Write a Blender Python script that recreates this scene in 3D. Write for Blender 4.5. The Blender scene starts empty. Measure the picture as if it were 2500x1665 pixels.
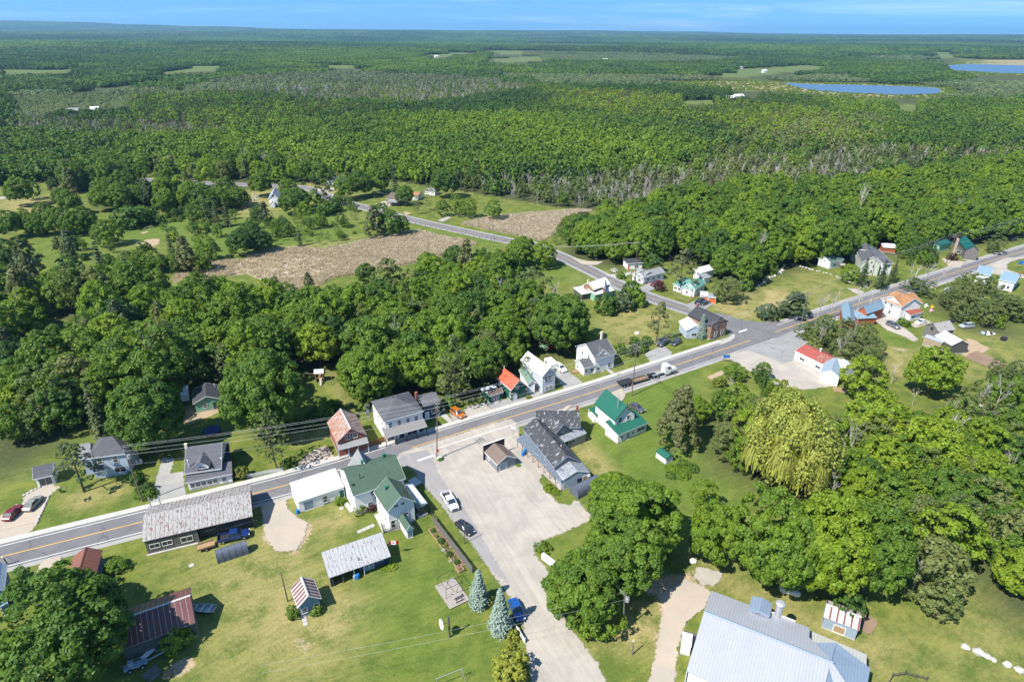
import bpy, math, random
import numpy as np
from mathutils import Matrix, Vector
from mathutils.geometry import tessellate_polygon
random.seed(7); np.random.seed(7)
RNG = np.random.default_rng(11)
sc = bpy.context.scene
# ---------------------------------------------------------------- camera
FPX, YH, CAM_H = 1540.0, 76.0, 88.0
PITCH = math.atan((832.5 - YH) / FPX); ROLL = math.radians(0.5)
fwd = np.array([0, math.cos(PITCH), -math.sin(PITCH)]); up0 = np.array([0, math.sin(PITCH), math.cos(PITCH)]); rt0 = np.array([1.0, 0, 0])
RT = rt0 * math.cos(ROLL) + up0 * math.sin(ROLL); UP = -rt0 * math.sin(ROLL) + up0 * math.cos(ROLL)
cam = bpy.data.cameras.new('camera'); cam.sensor_width = 36; cam.lens = FPX / 2500 * 36
cam.clip_start = 1; cam.clip_end = 80000
co = bpy.data.objects.new('camera', cam); sc.collection.objects.link(co)
co.matrix_world = Matrix(((RT[0], UP[0], -fwd[0], 0), (RT[1], UP[1], -fwd[1], 0), (RT[2], UP[2], -fwd[2], CAM_H), (0, 0, 0, 1)))
sc.camera = co
# ---------------------------------------------------------------- sun and sky
SUN_EL, SUN_AZ = math.radians(51), math.radians(219)   # light comes from SUN_AZ (measured from +X)
sv = Vector((math.cos(SUN_EL) * math.cos(SUN_AZ), math.cos(SUN_EL) * math.sin(SUN_AZ), math.sin(SUN_EL)))
sl = bpy.data.lights.new('sun', 'SUN'); sl.energy = 5.0; sl.angle = math.radians(0.5); sl.color = (1.0, 0.95, 0.87)
so = bpy.data.objects.new('sun', sl); sc.collection.objects.link(so)
so.rotation_euler = sv.to_track_quat('Z', 'Y').to_euler(); so.location = (0, 0, 300)
w = bpy.data.worlds.new('World'); sc.world = w; w.use_nodes = True
nt = w.node_tree; N = nt.nodes; K = nt.links
for n in list(N): N.remove(n)
def nd(t, **k):
    n = N.new(t)
    for a, b in k.items(): setattr(n, a, b)
    return n
tc = nd('ShaderNodeTexCoord'); va = nd('ShaderNodeVectorMath', operation='ADD'); va.inputs[1].default_value = (0, 0, 0.22)
sky = nd('ShaderNodeTexSky', sky_type='NISHITA', sun_disc=False); sky.sun_elevation = SUN_EL
sky.sun_rotation = math.radians(90) - SUN_AZ; sky.altitude = 300; sky.air_density = 1.0; sky.dust_density = 0.3; sky.ozone_density = 3.0
K.new(tc.outputs['Generated'], va.inputs[0]); K.new(va.outputs[0], sky.inputs['Vector'])
mp = nd('ShaderNodeMapping'); mp.inputs['Scale'].default_value = (2.2, 2.2, 42); mp.inputs['Rotation'].default_value = (0.0, 0.05, 0.5)
nz = nd('ShaderNodeTexNoise'); nz.inputs['Scale'].default_value = 1.3; nz.inputs['Detail'].default_value = 7; nz.inputs['Roughness'].default_value = 0.62
nz.inputs['Distortion'].default_value = 0.6
cr = nd('ShaderNodeValToRGB'); cr.color_ramp.elements[0].position = 0.5; cr.color_ramp.elements[1].position = 0.8
cr.color_ramp.elements[0].color = (0, 0, 0, 1); cr.color_ramp.elements[1].color = (0.3, 0.3, 0.3, 1)
mx = nd('ShaderNodeMixRGB'); mx.inputs['Color2'].default_value = (8.6, 9.0, 9.6, 1)
bc = nd('ShaderNodeMixRGB', blend_type='MULTIPLY'); bc.inputs['Fac'].default_value = 1; bc.inputs['Color2'].default_value = (0.70, 1.10, 1.22, 1)
bg = nd('ShaderNodeBackground'); bg.inputs['Strength'].default_value = 0.105; wo = nd('ShaderNodeOutputWorld')
K.new(tc.outputs['Generated'], mp.inputs[0]); K.new(mp.outputs[0], nz.inputs['Vector']); K.new(nz.outputs['Fac'], cr.inputs[0])
K.new(cr.outputs[0], mx.inputs['Fac']); K.new(sky.outputs[0], bc.inputs['Color1']); K.new(bc.outputs[0], mx.inputs['Color1']); K.new(mx.outputs[0], bg.inputs['Color']); K.new(bg.outputs[0], wo.inputs['Surface'])
sc.view_settings.view_transform = 'Standard'; sc.view_settings.look = 'None'; sc.view_settings.gamma = 1
sc.view_settings.exposure = 0.82; sc.view_settings.use_curve_mapping = False
sc.render.engine = 'CYCLES'; sc.cycles.volume_bounces = 0; sc.cycles.max_bounces = 6; sc.cycles.transparent_max_bounces = 16
sc.cycles.use_denoising = True
# ---------------------------------------------------------------- helpers
def at(x, y, z=0.0):
    d = fwd + RT * ((x - 1250) / FPX) + UP * ((832.5 - y) / FPX)
    t = (z - CAM_H) / d[2]
    return np.array([0, 0, CAM_H]) + d * t
def proj(P):
    v = np.asarray(P, float) - np.array([0, 0, CAM_H]); c = v @ fwd
    return 1250 + FPX * (v @ RT) / c, 832.5 - FPX * (v @ UP) / c
CR = {'a': (0, 880), 'b': (400, 880), 'c': (800, 850), 'd': (1050, 750), 'e': (0, 1232), 'g': (600, 1232), 'h': (1150, 1150), 'i': (1550, 1232),
      'j': (1850, 1232), 'k': (1850, 750), 'l': (1200, 500), 'm': (1850, 500), 'n': (600, 380, 3.336), 'o': (0, 380, 3.336), 'z': (0, 0, 1 / 1.0621),
      's': (0, 1180, 5.6), 't': (860, 1000, 5.6), 'u': (1680, 700, 5.6), 'w': (2180, 500, 7.36), 'q': (0, 0, 1.0)}
def px(c, x, y):
    r = CR[c]; s = r[2] if len(r) > 2 else 3.6223
    return r[0] + x / s, r[1] + y / s
def g(c, x, y, z=0.0): return at(*px(c, x, y), z)
def poly(c, pts, z=0.0): return np.array([g(c, *p, z)[:2] for p in pts])
COL = sc.collection
class MB:
    def __init__(s): s.v = []; s.f = []; s.m = []
    def add(s, vs, fs, mi=0):
        o = len(s.v); s.v += [tuple(map(float, p)) for p in vs]; s.f += [tuple(i + o for i in f) for f in fs]; s.m += [mi] * len(fs); return s
    def box(s, x0, y0, z0, x1, y1, z1, mi=0):
        return s.add([(x0, y0, z0), (x1, y0, z0), (x1, y1, z0), (x0, y1, z0), (x0, y0, z1), (x1, y0, z1), (x1, y1, z1), (x0, y1, z1)],
                     [(3, 2, 1, 0), (4, 5, 6, 7), (0, 1, 5, 4), (1, 2, 6, 5), (2, 3, 7, 6), (3, 0, 4, 7)], mi)
    def cbox(s, cx, cy, cz, a, b, c, rz=0, mi=0):
        ca, sa = math.cos(rz), math.sin(rz); vs = []
        for dz in (-c / 2, c / 2):
            for dx, dy in ((-a / 2, -b / 2), (a / 2, -b / 2), (a / 2, b / 2), (-a / 2, b / 2)): vs.append((cx + dx * ca - dy * sa, cy + dx * sa + dy * ca, cz + dz))
        return s.add(vs, [(3, 2, 1, 0), (4, 5, 6, 7), (0, 1, 5, 4), (1, 2, 6, 5), (2, 3, 7, 6), (3, 0, 4, 7)], mi)
    def slab(s, pts, th, mi=0):     # polygon (list of 3D points, ccw from outside) thickened inward along its normal
        p = [Vector(q) for q in pts]; n = Vector((0, 0, 0))
        for i in range(len(p)):
            a, b = p[i], p[(i + 1) % len(p)]; n += a.cross(b)
        n.normalize(); k = len(p)
        vs = [tuple(q) for q in p] + [tuple(q - n * th) for q in p]
        fs = [tuple(range(k)), tuple(range(2 * k - 1, k - 1, -1))] + [(i, i + k, (i + 1) % k + k, (i + 1) % k) for i in range(k)]
        return s.add(vs, fs, mi)
    def tube(s, pts, rs, n=6, mi=0, cap=True):
        pts = [Vector(p) for p in pts]
        if not hasattr(rs, '__len__'): rs = [rs] * len(pts)
        vs = []; 
        for i, p in enumerate(pts):
            t = (pts[min(i + 1, len(pts) - 1)] - pts[max(i - 1, 0)]); t.normalize()
            a = t.cross(Vector((0.31, 0.17, 0.93)) if abs(t.z) < 0.9 else Vector((1, 0, 0))); a.normalize(); b = t.cross(a)
            for k in range(n):
                q = 2 * math.pi * k / n; vs.append(p + (a * math.cos(q) + b * math.sin(q)) * rs[i])
        fs = []
        for i in range(len(pts) - 1):
            for k in range(n): fs.append((i * n + k, i * n + (k + 1) % n, (i + 1) * n + (k + 1) % n, (i + 1) * n + k))
        if cap: fs += [tuple(range(n - 1, -1, -1)), tuple((len(pts) - 1) * n + k for k in range(n))]
        return s.add(vs, fs, mi)
    def lathe(s, prof, n=12, c=(0, 0, 0), mi=0):
        vs = [(c[0] + r * math.cos(2 * math.pi * k / n), c[1] + r * math.sin(2 * math.pi * k / n), c[2] + z) for r, z in prof for k in range(n)]
        fs = [(i * n + k, i * n + (k + 1) % n, (i + 1) * n + (k + 1) % n, (i + 1) * n + k) for i in range(len(prof) - 1) for k in range(n)]
        fs += [tuple(range(n - 1, -1, -1)), tuple((len(prof) - 1) * n + k for k in range(n))]
        return s.add(vs, fs, mi)
    def mesh(s, name, mats):
        me = bpy.data.meshes.new(name); me.from_pydata(s.v, [], s.f)
        if not isinstance(mats, (list, tuple)): mats = [mats]
        for m in mats: me.materials.append(m)
        if len(mats) > 1: me.polygons.foreach_set('material_index', s.m)
        me.update(); return me
    def obj(s, name, mats, parent=None, mx=None, smooth=False):
        me = s.mesh(name, mats)
        if smooth: me.polygons.foreach_set('use_smooth', [True] * len(me.polygons))
        return inst(name, me, parent, mx)
def inst(name, me, parent=None, mx=None):
    o = bpy.data.objects.new(name, me); COL.objects.link(o)
    if parent: o.parent = parent
    if mx is not None: o.matrix_basis = mx
    return o
def empty(name, loc=(0, 0, 0), rz=0.0):
    o = bpy.data.objects.new(name, None); COL.objects.link(o); o.empty_display_size = .5
    o.location = (float(loc[0]), float(loc[1]), float(loc[2]) if len(loc) > 2 else 0.0); o.rotation_euler = (0, 0, rz); return o
def tag(o, label=None, cat=None, group=None, kind=None):
    if label: o['label'] = label
    if cat: o['category'] = cat
    if group: o['group'] = group
    if kind: o['kind'] = kind
    return o
def thing(name, label, cat, loc=(0, 0, 0), rz=0.0, group=None): return tag(empty(name, loc, rz), label, cat, group)
def T(x, y, z=0, rz=0.0): return Matrix.Translation((x, y, z)) @ Matrix.Rotation(rz, 4, 'Z')
def copy_tree(o, parent=None):
    c = o.copy(); COL.objects.link(c)
    if parent: c.parent = parent
    for ch in list(o.children): copy_tree(ch, c)
    return c
def npmesh(name, V, F, mats, attrs=None, quads=True):
    me = bpy.data.meshes.new(name); n = F.shape[1]
    me.vertices.add(len(V)); me.vertices.foreach_set('co', np.asarray(V, np.float32).ravel())
    me.loops.add(F.size); me.loops.foreach_set('vertex_index', F.astype(np.int32).ravel())
    me.polygons.add(len(F)); me.polygons.foreach_set('loop_start', np.arange(0, F.size, n, dtype=np.int32))
    me.update(calc_edges=True)
    for m in (mats if isinstance(mats, (list, tuple)) else [mats]): me.materials.append(m)
    for k, a in (attrs or {}).items():
        if a.ndim == 1: at_ = me.attributes.new(k, 'FLOAT', 'POINT'); at_.data.foreach_set('value', a.astype(np.float32))
        else: at_ = me.attributes.new(k, 'FLOAT_COLOR', 'POINT'); at_.data.foreach_set('color', a.astype(np.float32).ravel())
    return me
def sdist(P, Q):   # signed distance of points P (n,2) to polygon Q, positive inside
    d = np.full(len(P), 1e18); ins = np.zeros(len(P), bool)
    for i in range(len(Q)):
        a, b = Q[i], Q[(i + 1) % len(Q)]; e = b - a; wv = P - a
        t = np.clip((wv @ e) / max(e @ e, 1e-9), 0, 1); r = wv - t[:, None] * e
        d = np.minimum(d, (r * r).sum(1))
        c = ((a[1] > P[:, 1]) != (b[1] > P[:, 1])); 
        with np.errstate(divide='ignore', invalid='ignore'): xx = e[0] * (P[:, 1] - a[1]) / (e[1] if e[1] != 0 else 1e-12) + a[0]
        ins ^= c & (P[:, 0] < xx)
    return np.where(ins, 1, -1) * np.sqrt(d)
def ico(c, r, n=1):
    t = (1 + 5 ** .5) / 2; v = np.array([(-1, t, 0), (1, t, 0), (-1, -t, 0), (1, -t, 0), (0, -1, t), (0, 1, t), (0, -1, -t), (0, 1, -t), (t, 0, -1), (t, 0, 1), (-t, 0, -1), (-t, 0, 1)], float); v /= np.linalg.norm(v[0])
    f = [(0, 11, 5), (0, 5, 1), (0, 1, 7), (0, 7, 10), (0, 10, 11), (1, 5, 9), (5, 11, 4), (11, 10, 2), (10, 7, 6), (7, 1, 8), (3, 9, 4), (3, 4, 2), (3, 2, 6), (3, 6, 8), (3, 8, 9), (4, 9, 5), (2, 4, 11), (6, 2, 10), (8, 6, 7), (9, 8, 1)]
    return v * r + c, np.array([(a, b, c_, c_) for a, b, c_ in f])
# ---------------------------------------------------------------- materials
MATS = {}
def newmat(name):
    m = bpy.data.materials.new(name); m.use_nodes = True; nt = m.node_tree
    for n in list(nt.nodes): nt.nodes.remove(n)
    return m, nt
class G:
    def __init__(s, nt): s.nt = nt
    def n(s, t, ins=None, **k):
        n = s.nt.nodes.new(t)
        for a, b in k.items(): setattr(n, a, b)
        for a, b in (ins or {}).items():
            if isinstance(b, bpy.types.NodeSocket): s.nt.links.new(b, n.inputs[a])
            else: n.inputs[a].default_value = b
        return n
    def math(s, op, a, b=0.0, c=None, clamp=False):
        i = {0: a, 1: b}
        if c is not None: i[2] = c
        return s.n('ShaderNodeMath', i, operation=op, use_clamp=clamp).outputs[0]
    def mix(s, f, a, b, mode='MIX'): return s.n('ShaderNodeMixRGB', {'Fac': f, 'Color1': a, 'Color2': b}, blend_type=mode).outputs[0]
    def noise(s, vec, scale, detail=3, rough=.55, dist=0.0): return s.n('ShaderNodeTexNoise', {'Vector': vec, 'Scale': scale, 'Detail': detail, 'Roughness': rough, 'Distortion': dist}).outputs['Fac']
    def ramp(s, f, stops, interp='LINEAR'):
        r = s.n('ShaderNodeValToRGB', {0: f}); e = r.color_ramp; e.interpolation = interp
        while len(e.elements) < len(stops): e.elements.new(0.5)
        for el, (p, c) in zip(e.elements, stops):
            el.position = p; el.color = (*c, 1) if len(c) == 3 else c
        return r.outputs[0]
    def sstep(s, v, lo, hi): return s.n('ShaderNodeMapRange', {0: v, 1: lo, 2: hi, 3: 0.0, 4: 1.0}, interpolation_type='SMOOTHSTEP').outputs[0]
def c4(c): return (*c, 1.0) if len(c) == 3 else c
def mat(name, col, rough=.8, metal=0.0, var=.12, scale=1.2, col2=None, cov=.5, soft=.06, bump=0.0, bscale=20, ribs=None, laps=None, spec=.3, stretch=None, coat=0.0):
    """col with noise variation; col2 patches covering 'cov'; ribs=(axis, period, depth) raised ribs; laps=(period, depth) horizontal laps"""
    if name in MATS: return MATS[name]
    m, nt = newmat(name); q = G(nt)
    tc = q.n('ShaderNodeTexCoord').outputs['Object']; vec = tc
    if stretch: vec = q.n('ShaderNodeMapping', {0: tc, 'Scale': stretch}).outputs[0]
    nz = q.noise(vec, scale, 5); nf = q.noise(tc, 14, 3)
    k = q.math('ADD', q.math('MULTIPLY', q.math('SUBTRACT', nz, .5), 2.4 * var), q.math('MULTIPLY', q.math('SUBTRACT', nf, .5), 1.2 * var))
    k = q.math('ADD', k, 1.0)
    base = c4(col)
    if col2 is not None:
        n2 = q.noise(vec, scale * 1.7, 6, .65); f = q.sstep(n2, .72 - cov * .5 - soft, .72 - cov * .5 + soft)
        base = q.mix(f, c4(col), c4(col2))
    cc = q.n('ShaderNodeVectorMath', {0: base[:3] if isinstance(base, tuple) else base, 'Scale': k}, operation='SCALE').outputs[0]
    bs = q.n('ShaderNodeBsdfPrincipled', {'Base Color': cc, 'Roughness': rough, 'Metallic': metal, 'Specular IOR Level': spec, 'Coat Weight': coat})
    hgt = None
    if ribs or laps:
        sp = q.n('ShaderNodeSeparateXYZ', {0: tc})
        if ribs:
            wv = q.math('FRACT', q.math('DIVIDE', sp.outputs[ribs[0]], ribs[1])); hh = q.math('MULTIPLY', q.math('LESS_THAN', wv, .22), ribs[2])
            sl_ = q.math('MULTIPLY', q.math('PINGPONG', wv, .5), 0.0); hgt = q.n('ShaderNodeMath', {0: hh, 1: sl_}, operation='ADD').outputs[0]
        else:
            wv = q.math('FRACT', q.math('DIVIDE', sp.outputs[2], laps[0])); hgt = q.math('MULTIPLY', wv, -laps[1])
    if bump:
        hb = q.math('MULTIPLY', q.noise(tc, bscale, 3), bump); hgt = q.math('ADD', hgt, hb) if hgt is not None else hb
    if hgt is not None:
        bp = q.n('ShaderNodeBump', {'Height': hgt, 'Distance': 1.0, 'Strength': 1.0}); nt.links.new(bp.outputs[0], bs.inputs['Normal'])
    o = q.n('ShaderNodeOutputMaterial', {0: bs.outputs[0]}); MATS[name] = m; return m
SHG = lambda name, c, **k: mat(name, c, rough=.92, var=k.pop('var', .22), scale=k.pop('scale', .9), bump=.02, bscale=9, laps=(.16, .015), **k)
WHT = mat('white_paint', (.70, .70, .69), var=.05, laps=(.18, .02)); WHP = mat('white_plain', (.72, .72, .71), var=.04)
WHM = mat('white_metal_roof', (.62, .63, .64), rough=.5, var=.05); GLS = mat('dark_glass', (.03, .04, .05), rough=.08, var=.1, spec=.8)
GREYL = mat('pale_grey_siding', (.42, .45, .49), var=.06, laps=(.16, .02)); BLKG = mat('black_rubber', (.02, .02, .02), rough=.8)
SH_GR = SHG('charcoal_shingle', (.085, .09, .10)); SH_GG = SHG('green_shingle', (.065, .105, .075)); SH_BR = SHG('brown_shingle', (.13, .095, .075)); SH_BK = SHG('black_shingle', (.045, .047, .055))
SH_BRN = SHG('weathered_brown_shingle', (.16, .12, .10)); SH_LG = SHG('light_grey_shingle', (.22, .23, .23)); SH_OR = SHG('orange_shingle', (.30, .15, .075)); SH_RED = SHG('red_shingle', (.50, .095, .05), var=.1)
TINR = mat('rust_streaked_tin', (.33, .325, .31), rough=.5, col2=(.15, .08, .06), cov=.33, scale=.8, stretch=(5, .9, 1), ribs=(0, .5, .03), var=.15)
TINR2 = mat('rust_spotted_tin', (.36, .365, .37), rough=.5, col2=(.21, .12, .10), cov=.24, scale=.9, stretch=(3, .8, 1), ribs=(0, .45, .03), var=.12)
MAROON = mat('maroon_metal', (.125, .052, .048), rough=.42, var=.18, scale=.5); RUSTM = mat('rust_brown_metal', (.20, .082, .058), rough=.55, var=.16, scale=.6)
TINS = mat('tan_streaked_tin', (.42, .38, .36), rough=.5, col2=(.27, .12, .07), cov=.5, scale=1.3, stretch=(4, .3, .3), var=.12)
STR = mat('red_striped_tin', (.17, .062, .052), rough=.5, var=.2); STW = mat('bare_tin', (.5, .49, .49), rough=.45, var=.12)
GRNM = mat('green_metal_roof', (.02, .115, .08), rough=.4, var=.08, ribs=(0, .42, .05)); GRND = mat('dark_green_metal', (.012, .10, .09), rough=.45, var=.08, ribs=(0, .42, .05)); BLUM = mat('pale_blue_metal', (.19, .28, .35), rough=.4, var=.12, ribs=(0, .5, .05))
REDM = mat('faded_red_metal', (.30, .075, .06), rough=.5, var=.2, scale=.8); REDP = mat('patchy_red_metal', (.24, .065, .045), rough=.5, col2=(.42, .33, .29), cov=.3, scale=2.4, var=.2)
SILV = mat('silver_roof_metal', (.36, .37, .40), rough=.38, metal=.15, var=.08, scale=.35, ribs=(0, .45, .05)); SILB = mat('blue_silver_roof_metal', (.22, .28, .36), rough=.38, metal=.1, var=.06, ribs=(0, .45, .05))
WOODG = mat('weathered_grey_board', (.15, .14, .13), var=.45, scale=1.4, stretch=(3, 3, .5)); WOODB = mat('dark_barn_board', (.09, .082, .078), var=.5, scale=1.4, stretch=(3, 3, .5))
WOODN = mat('natural_wood', (.32, .21, .12), var=.2); DECK = mat('grey_deck_board', (.34, .30, .27), var=.15, scale=3); POLE = mat('utility_pole_wood', (.16, .12, .095), var=.25, scale=2)
BRICK = mat('red_brick', (.27, .10, .07), var=.25, scale=2.5); BRICKT = mat('tan_brown_brick', (.24, .15, .10), col2=(.45, .22, .12), cov=.2, var=.3, scale=1.2)
CONC = mat('concrete', (.38, .365, .34), var=.1, scale=.8, rough=.9); STONE = mat('pale_field_stone', (.42, .40, .37), var=.25, scale=1.5, rough=.9)
PATCHY = mat('patchy_weathered_roof', (.05, .052, .058), rough=.75, col2=(.30, .32, .34), cov=.24, soft=.035, scale=.8, stretch=(1.5, .6, .6), var=.2)
PATCHL = mat('frosted_grey_roof', (.27, .29, .32), rough=.6, col2=(.10, .11, .12), cov=.35, soft=.08, scale=1.1, stretch=(3, 1, 1), var=.15, ribs=(0, .5, .03))
PORCHR = mat('dark_slate_porch_roof', (.10, .12, .15), rough=.6, col2=(.30, .33, .37), cov=.2, soft=.05, scale=1.2, stretch=(2.5, 1, 1), ribs=(0, .9, .05))
TARP = mat('dark_blue_grey_tarp', (.095, .11, .145), rough=.55, var=.08); SLATE = mat('slate_blue_siding', (.055, .085, .12), var=.1, laps=(.18, .02)); STEELB = mat('steel_blue_siding', (.13, .20, .26), var=.1, ribs=(0, .35, .03))
PALEB = mat('pale_blue_siding', (.36, .42, .50), var=.06, laps=(.18, .02)); GREENW = mat('dark_green_siding', (.016, .085, .055), var=.1, laps=(.18, .02)); SAGE = mat('sage_green_siding', (.42, .45, .37), var=.06, laps=(.18, .02))
MINT = mat('mint_board', (.20, .42, .30), var=.15); ORANGED = mat('orange_door', (.55, .12, .03), var=.05); REDSHED = mat('red_brown_board', (.33, .09, .045), var=.2)
BEIGE = mat('beige_grey_board', (.30, .29, .25), var=.12, ribs=(0, .4, .02)); GREYB = mat('mid_grey_board', (.20, .21, .23), var=.1, ribs=(0, .3, .02)); BLUEG = mat('blue_grey_metal_wall', (.27, .33, .40), rough=.5, var=.08, ribs=(0, .35, .03))
BLUP = mat('blue_plastic', (.02, .16, .45), rough=.4); GALV = mat('galvanised_metal', (.42, .43, .44), rough=.4, metal=.4); SALMON = mat('salmon_brick_wall', (.42, .19, .14), var=.2, scale=2)
BLK = mat('black_metal', (.03, .03, .032), rough=.5); CREAM = mat('cream_wall', (.62, .55, .42), var=.06); SIGNB = mat('blue_sign_face', (.03, .17, .5), rough=.5, var=.05); SIGNR = mat('red_sign_face', (.55, .02, .02), rough=.5, var=.03)
REDP2 = mat('red_paint', (.45, .03, .025), rough=.5, var=.05); YELL = mat('yellow_paint', (.65, .42, .04), rough=.6, var=.05); SIGNG = mat('green_sign_face', (.01, .22, .11), rough=.5, var=.03)
# ---------------------------------------------------------------- terrain
def hz(x, y):
    x = np.asarray(x, float); y = np.asarray(y, float); d = np.hypot(x, y)
    k = np.clip((d - 2600) / 2500, 0, 1); k = k * k * (3 - 2 * k)
    n = np.sin(x / 610 + 1.3) * np.sin(y / 830 + .4) * 9 + np.sin(x / 1450 - y / 1900 + 2) * 14 + np.sin(y / 1250 + x / 5200) * 13
    far = np.clip((d - 6500) / 9000, 0, 1); far = far * far * (3 - 2 * far) * 52
    hills = 0
    for hx, hy, rx, ry, hh in ((-9300, 13000, 900, 1500, 120), (-8100, 13400, 700, 1500, 100), (-6900, 13200, 620, 1400, 82), (-10600, 13100, 900, 1500, 95), (-5800, 13700, 600, 1500, 62), (-4300, 14000, 900, 1500, 44), (-2300, 14300, 900, 1500, 42), (-200, 14300, 900, 1500, 44), (1500, 14300, 1000, 1400, 36), (-3200, 13900, 500, 1500, 30)):
        hills = hills + hh * .62 * np.exp(-((x - hx) / rx) ** 2 - ((y - hy) / ry) ** 2)
    return k * (n * .8 + 8) + far + hills
def axis(lo, hi, st, mx_, gr):
    a = list(np.arange(lo, hi, st)); s = st
    while a[-1] < mx_: s *= gr; a.append(a[-1] + s)
    s = st; b = [lo]
    while b[-1] > -mx_: s *= gr; b.append(b[-1] - s)
    return b[:0:-1] + a
XS = np.array(axis(-130, 262, 1.15, 17000, 1.05)); YS = np.array([-150, -100, -60, -30, 0, 20, 32] + axis(42, 320, 1.15, 21000, 1.045)[::1][:][next(i for i, v in enumerate(axis(42, 320, 1.15, 21000, 1.045)) if v >= 42):])
GX, GY = np.meshgrid(XS, YS); P2 = np.stack([GX.ravel(), GY.ravel()], 1)
ATT = {k: np.zeros(len(P2)) for k in ('dry', 'lush', 'dirt', 'floor', 'field')}
DG = np.hypot(P2[:, 0], P2[:, 1])
def paint(ch, c, pts, feather=3.0, amt=1.0, world=None):
    Q = poly(c, pts) if world is None else world
    lo, hi = Q.min(0) - feather, Q.max(0) + feather
    i = np.nonzero((P2[:, 0] > lo[0]) & (P2[:, 0] < hi[0]) & (P2[:, 1] > lo[1]) & (P2[:, 1] < hi[1]))[0]
    if len(i) == 0: return
    s = np.clip(sdist(P2[i], Q) / feather * .5 + .5, 0, 1); a = ATT[ch]; a[i] = np.maximum(a[i], s * amt) if amt > 0 else a[i] * (1 - s * -amt)
# forest polygons (canopy outline, taken at crown height)
FOREST = []
def forest(c, pts, kind, z=6.0, sp=7.5, r=4.7): Q = poly(c, pts, z); FOREST.append((Q, kind, sp, r)); return Q
forest('z', [(60, 850), (160, 775), (190, 720), (110, 690), (160, 645), (330, 648), (470, 665), (560, 682), (640, 675), (780, 682), (870, 645), (970, 630), (1100, 598), (1180, 600), (1190, 640), (1230, 660), (1330, 700), (1345, 745), (1300, 790), (1215, 775), (1195, 850), (1100, 870), (1020, 870), (900, 880), (830, 870), (780, 800), (700, 820), (640, 870), (650, 930), (610, 960), (560, 930), (505, 870), (430, 860), (400, 930), (380, 980), (300, 990), (260, 920), (170, 940), (60, 1010), (0, 1040), (-80, 1050), (-80, 830)], 'mix')
forest('z', [(-60, 640), (60, 640), (110, 690), (60, 850), (-60, 860)], 'dark')
forest('z', [(1290, 560), (1300, 530), (1360, 500), (1500, 480), (1700, 430), (1900, 440), (2354, 370), (2500, 370), (2500, 500), (2330, 530), (2200, 540), (2080, 560), (1950, 580), (1880, 580), (1780, 610), (1700, 650), (1660, 620), (1600, 590), (1560, 560), (1440, 590), (1380, 580)], 'maple', sp=7.6, r=5)
forest('z', [(1620, 890), (1650, 905), (1690, 880), (1720, 920), (1840, 905), (1860, 930), (2000, 960), (2110, 930), (2200, 900), (2260, 880), (2354, 900), (2500, 900), (2500, 1400), (2354, 1370), (2290, 1320), (2250, 1240), (2180, 1230), (2150, 1290), (2090, 1180), (1960, 1130), (1880, 1110), (1790, 1110), (1730, 1060), (1650, 1030)], 'sage', sp=5.0, r=3.1)
forest('z', [(1850, 770), (1880, 745), (1960, 740), (2030, 790), (2020, 830), (1970, 835)], 'bare', sp=4.5, r=2.4)
forest('z', [(2140, 660), (2200, 640), (2354, 690), (2354, 740), (2230, 720)], 'scrub', sp=4.5, r=2.4)
forest('z', [(130, 405), (300, 388), (600, 374), (730, 392), (700, 410), (560, 414), (300, 404), (140, 428)], 'mix')
forest('z', [(210, 428), (560, 438), (600, 452), (520, 474), (380, 462), (220, 455)], 'mix', sp=8.2, r=4.2)
# clearings inside everything beyond the near area
CLEAR = []
def clear(c, pts, z=0.0): Q = poly(c, pts, z); CLEAR.append(Q); return Q
clear('z', [(0, 470), (60, 455), (130, 440), (140, 480), (100, 490), (40, 530), (0, 540)])
clear('z', [(0, 545), (130, 535), (330, 520), (410, 500), (560, 440), (600, 430), (640, 470), (620, 500), (720, 500), (860, 520), (1200, 560), (1270, 640), (1230, 655), (1180, 600), (1100, 565), (860, 605), (780, 652), (460, 660), (330, 640), (100, 640), (0, 650)])
clear('z', [(700, 425), (760, 420), (800, 440), (900, 440), (960, 450), (1050, 520), (1180, 520), (1330, 485), (1450, 480), (1460, 492), (1300, 530), (1290, 570), (1230, 560), (900, 520), (700, 450)])
clear('z', [(690, 405), (760, 395), (980, 450), (1040, 500), (1040, 520), (700, 460)])
clear('z', [(330, 405), (530, 365), (535, 376), (450, 392), (345, 418)]); clear('z', [(0, 455), (50, 452), (150, 452), (150, 462), (0, 475)])
LAKE1 = poly('z', [(1800, 191), (1880, 195), (1960, 196), (2060, 199), (2150, 203), (2160, 209), (2150, 216), (2060, 219), (1950, 214), (1860, 207)])
LAKE2 = poly('z', [(2165, 152), (2230, 148), (2330, 147), (2600, 150), (2600, 168), (2420, 172), (2300, 169), (2200, 163)])
MARSHF = [poly('z', p) for p in ([(1540, 190), (1620, 186), (1720, 184), (1880, 190), (2100, 195), (2200, 202), (2200, 217), (2120, 229), (1960, 224), (1860, 216), (1700, 208), (1590, 202)], [(2150, 150), (2230, 141), (2600, 139), (2600, 179), (2420, 178), (2230, 172)])]
for Q in MARSHF + [LAKE1, LAKE2]: CLEAR.append(Q)
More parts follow.
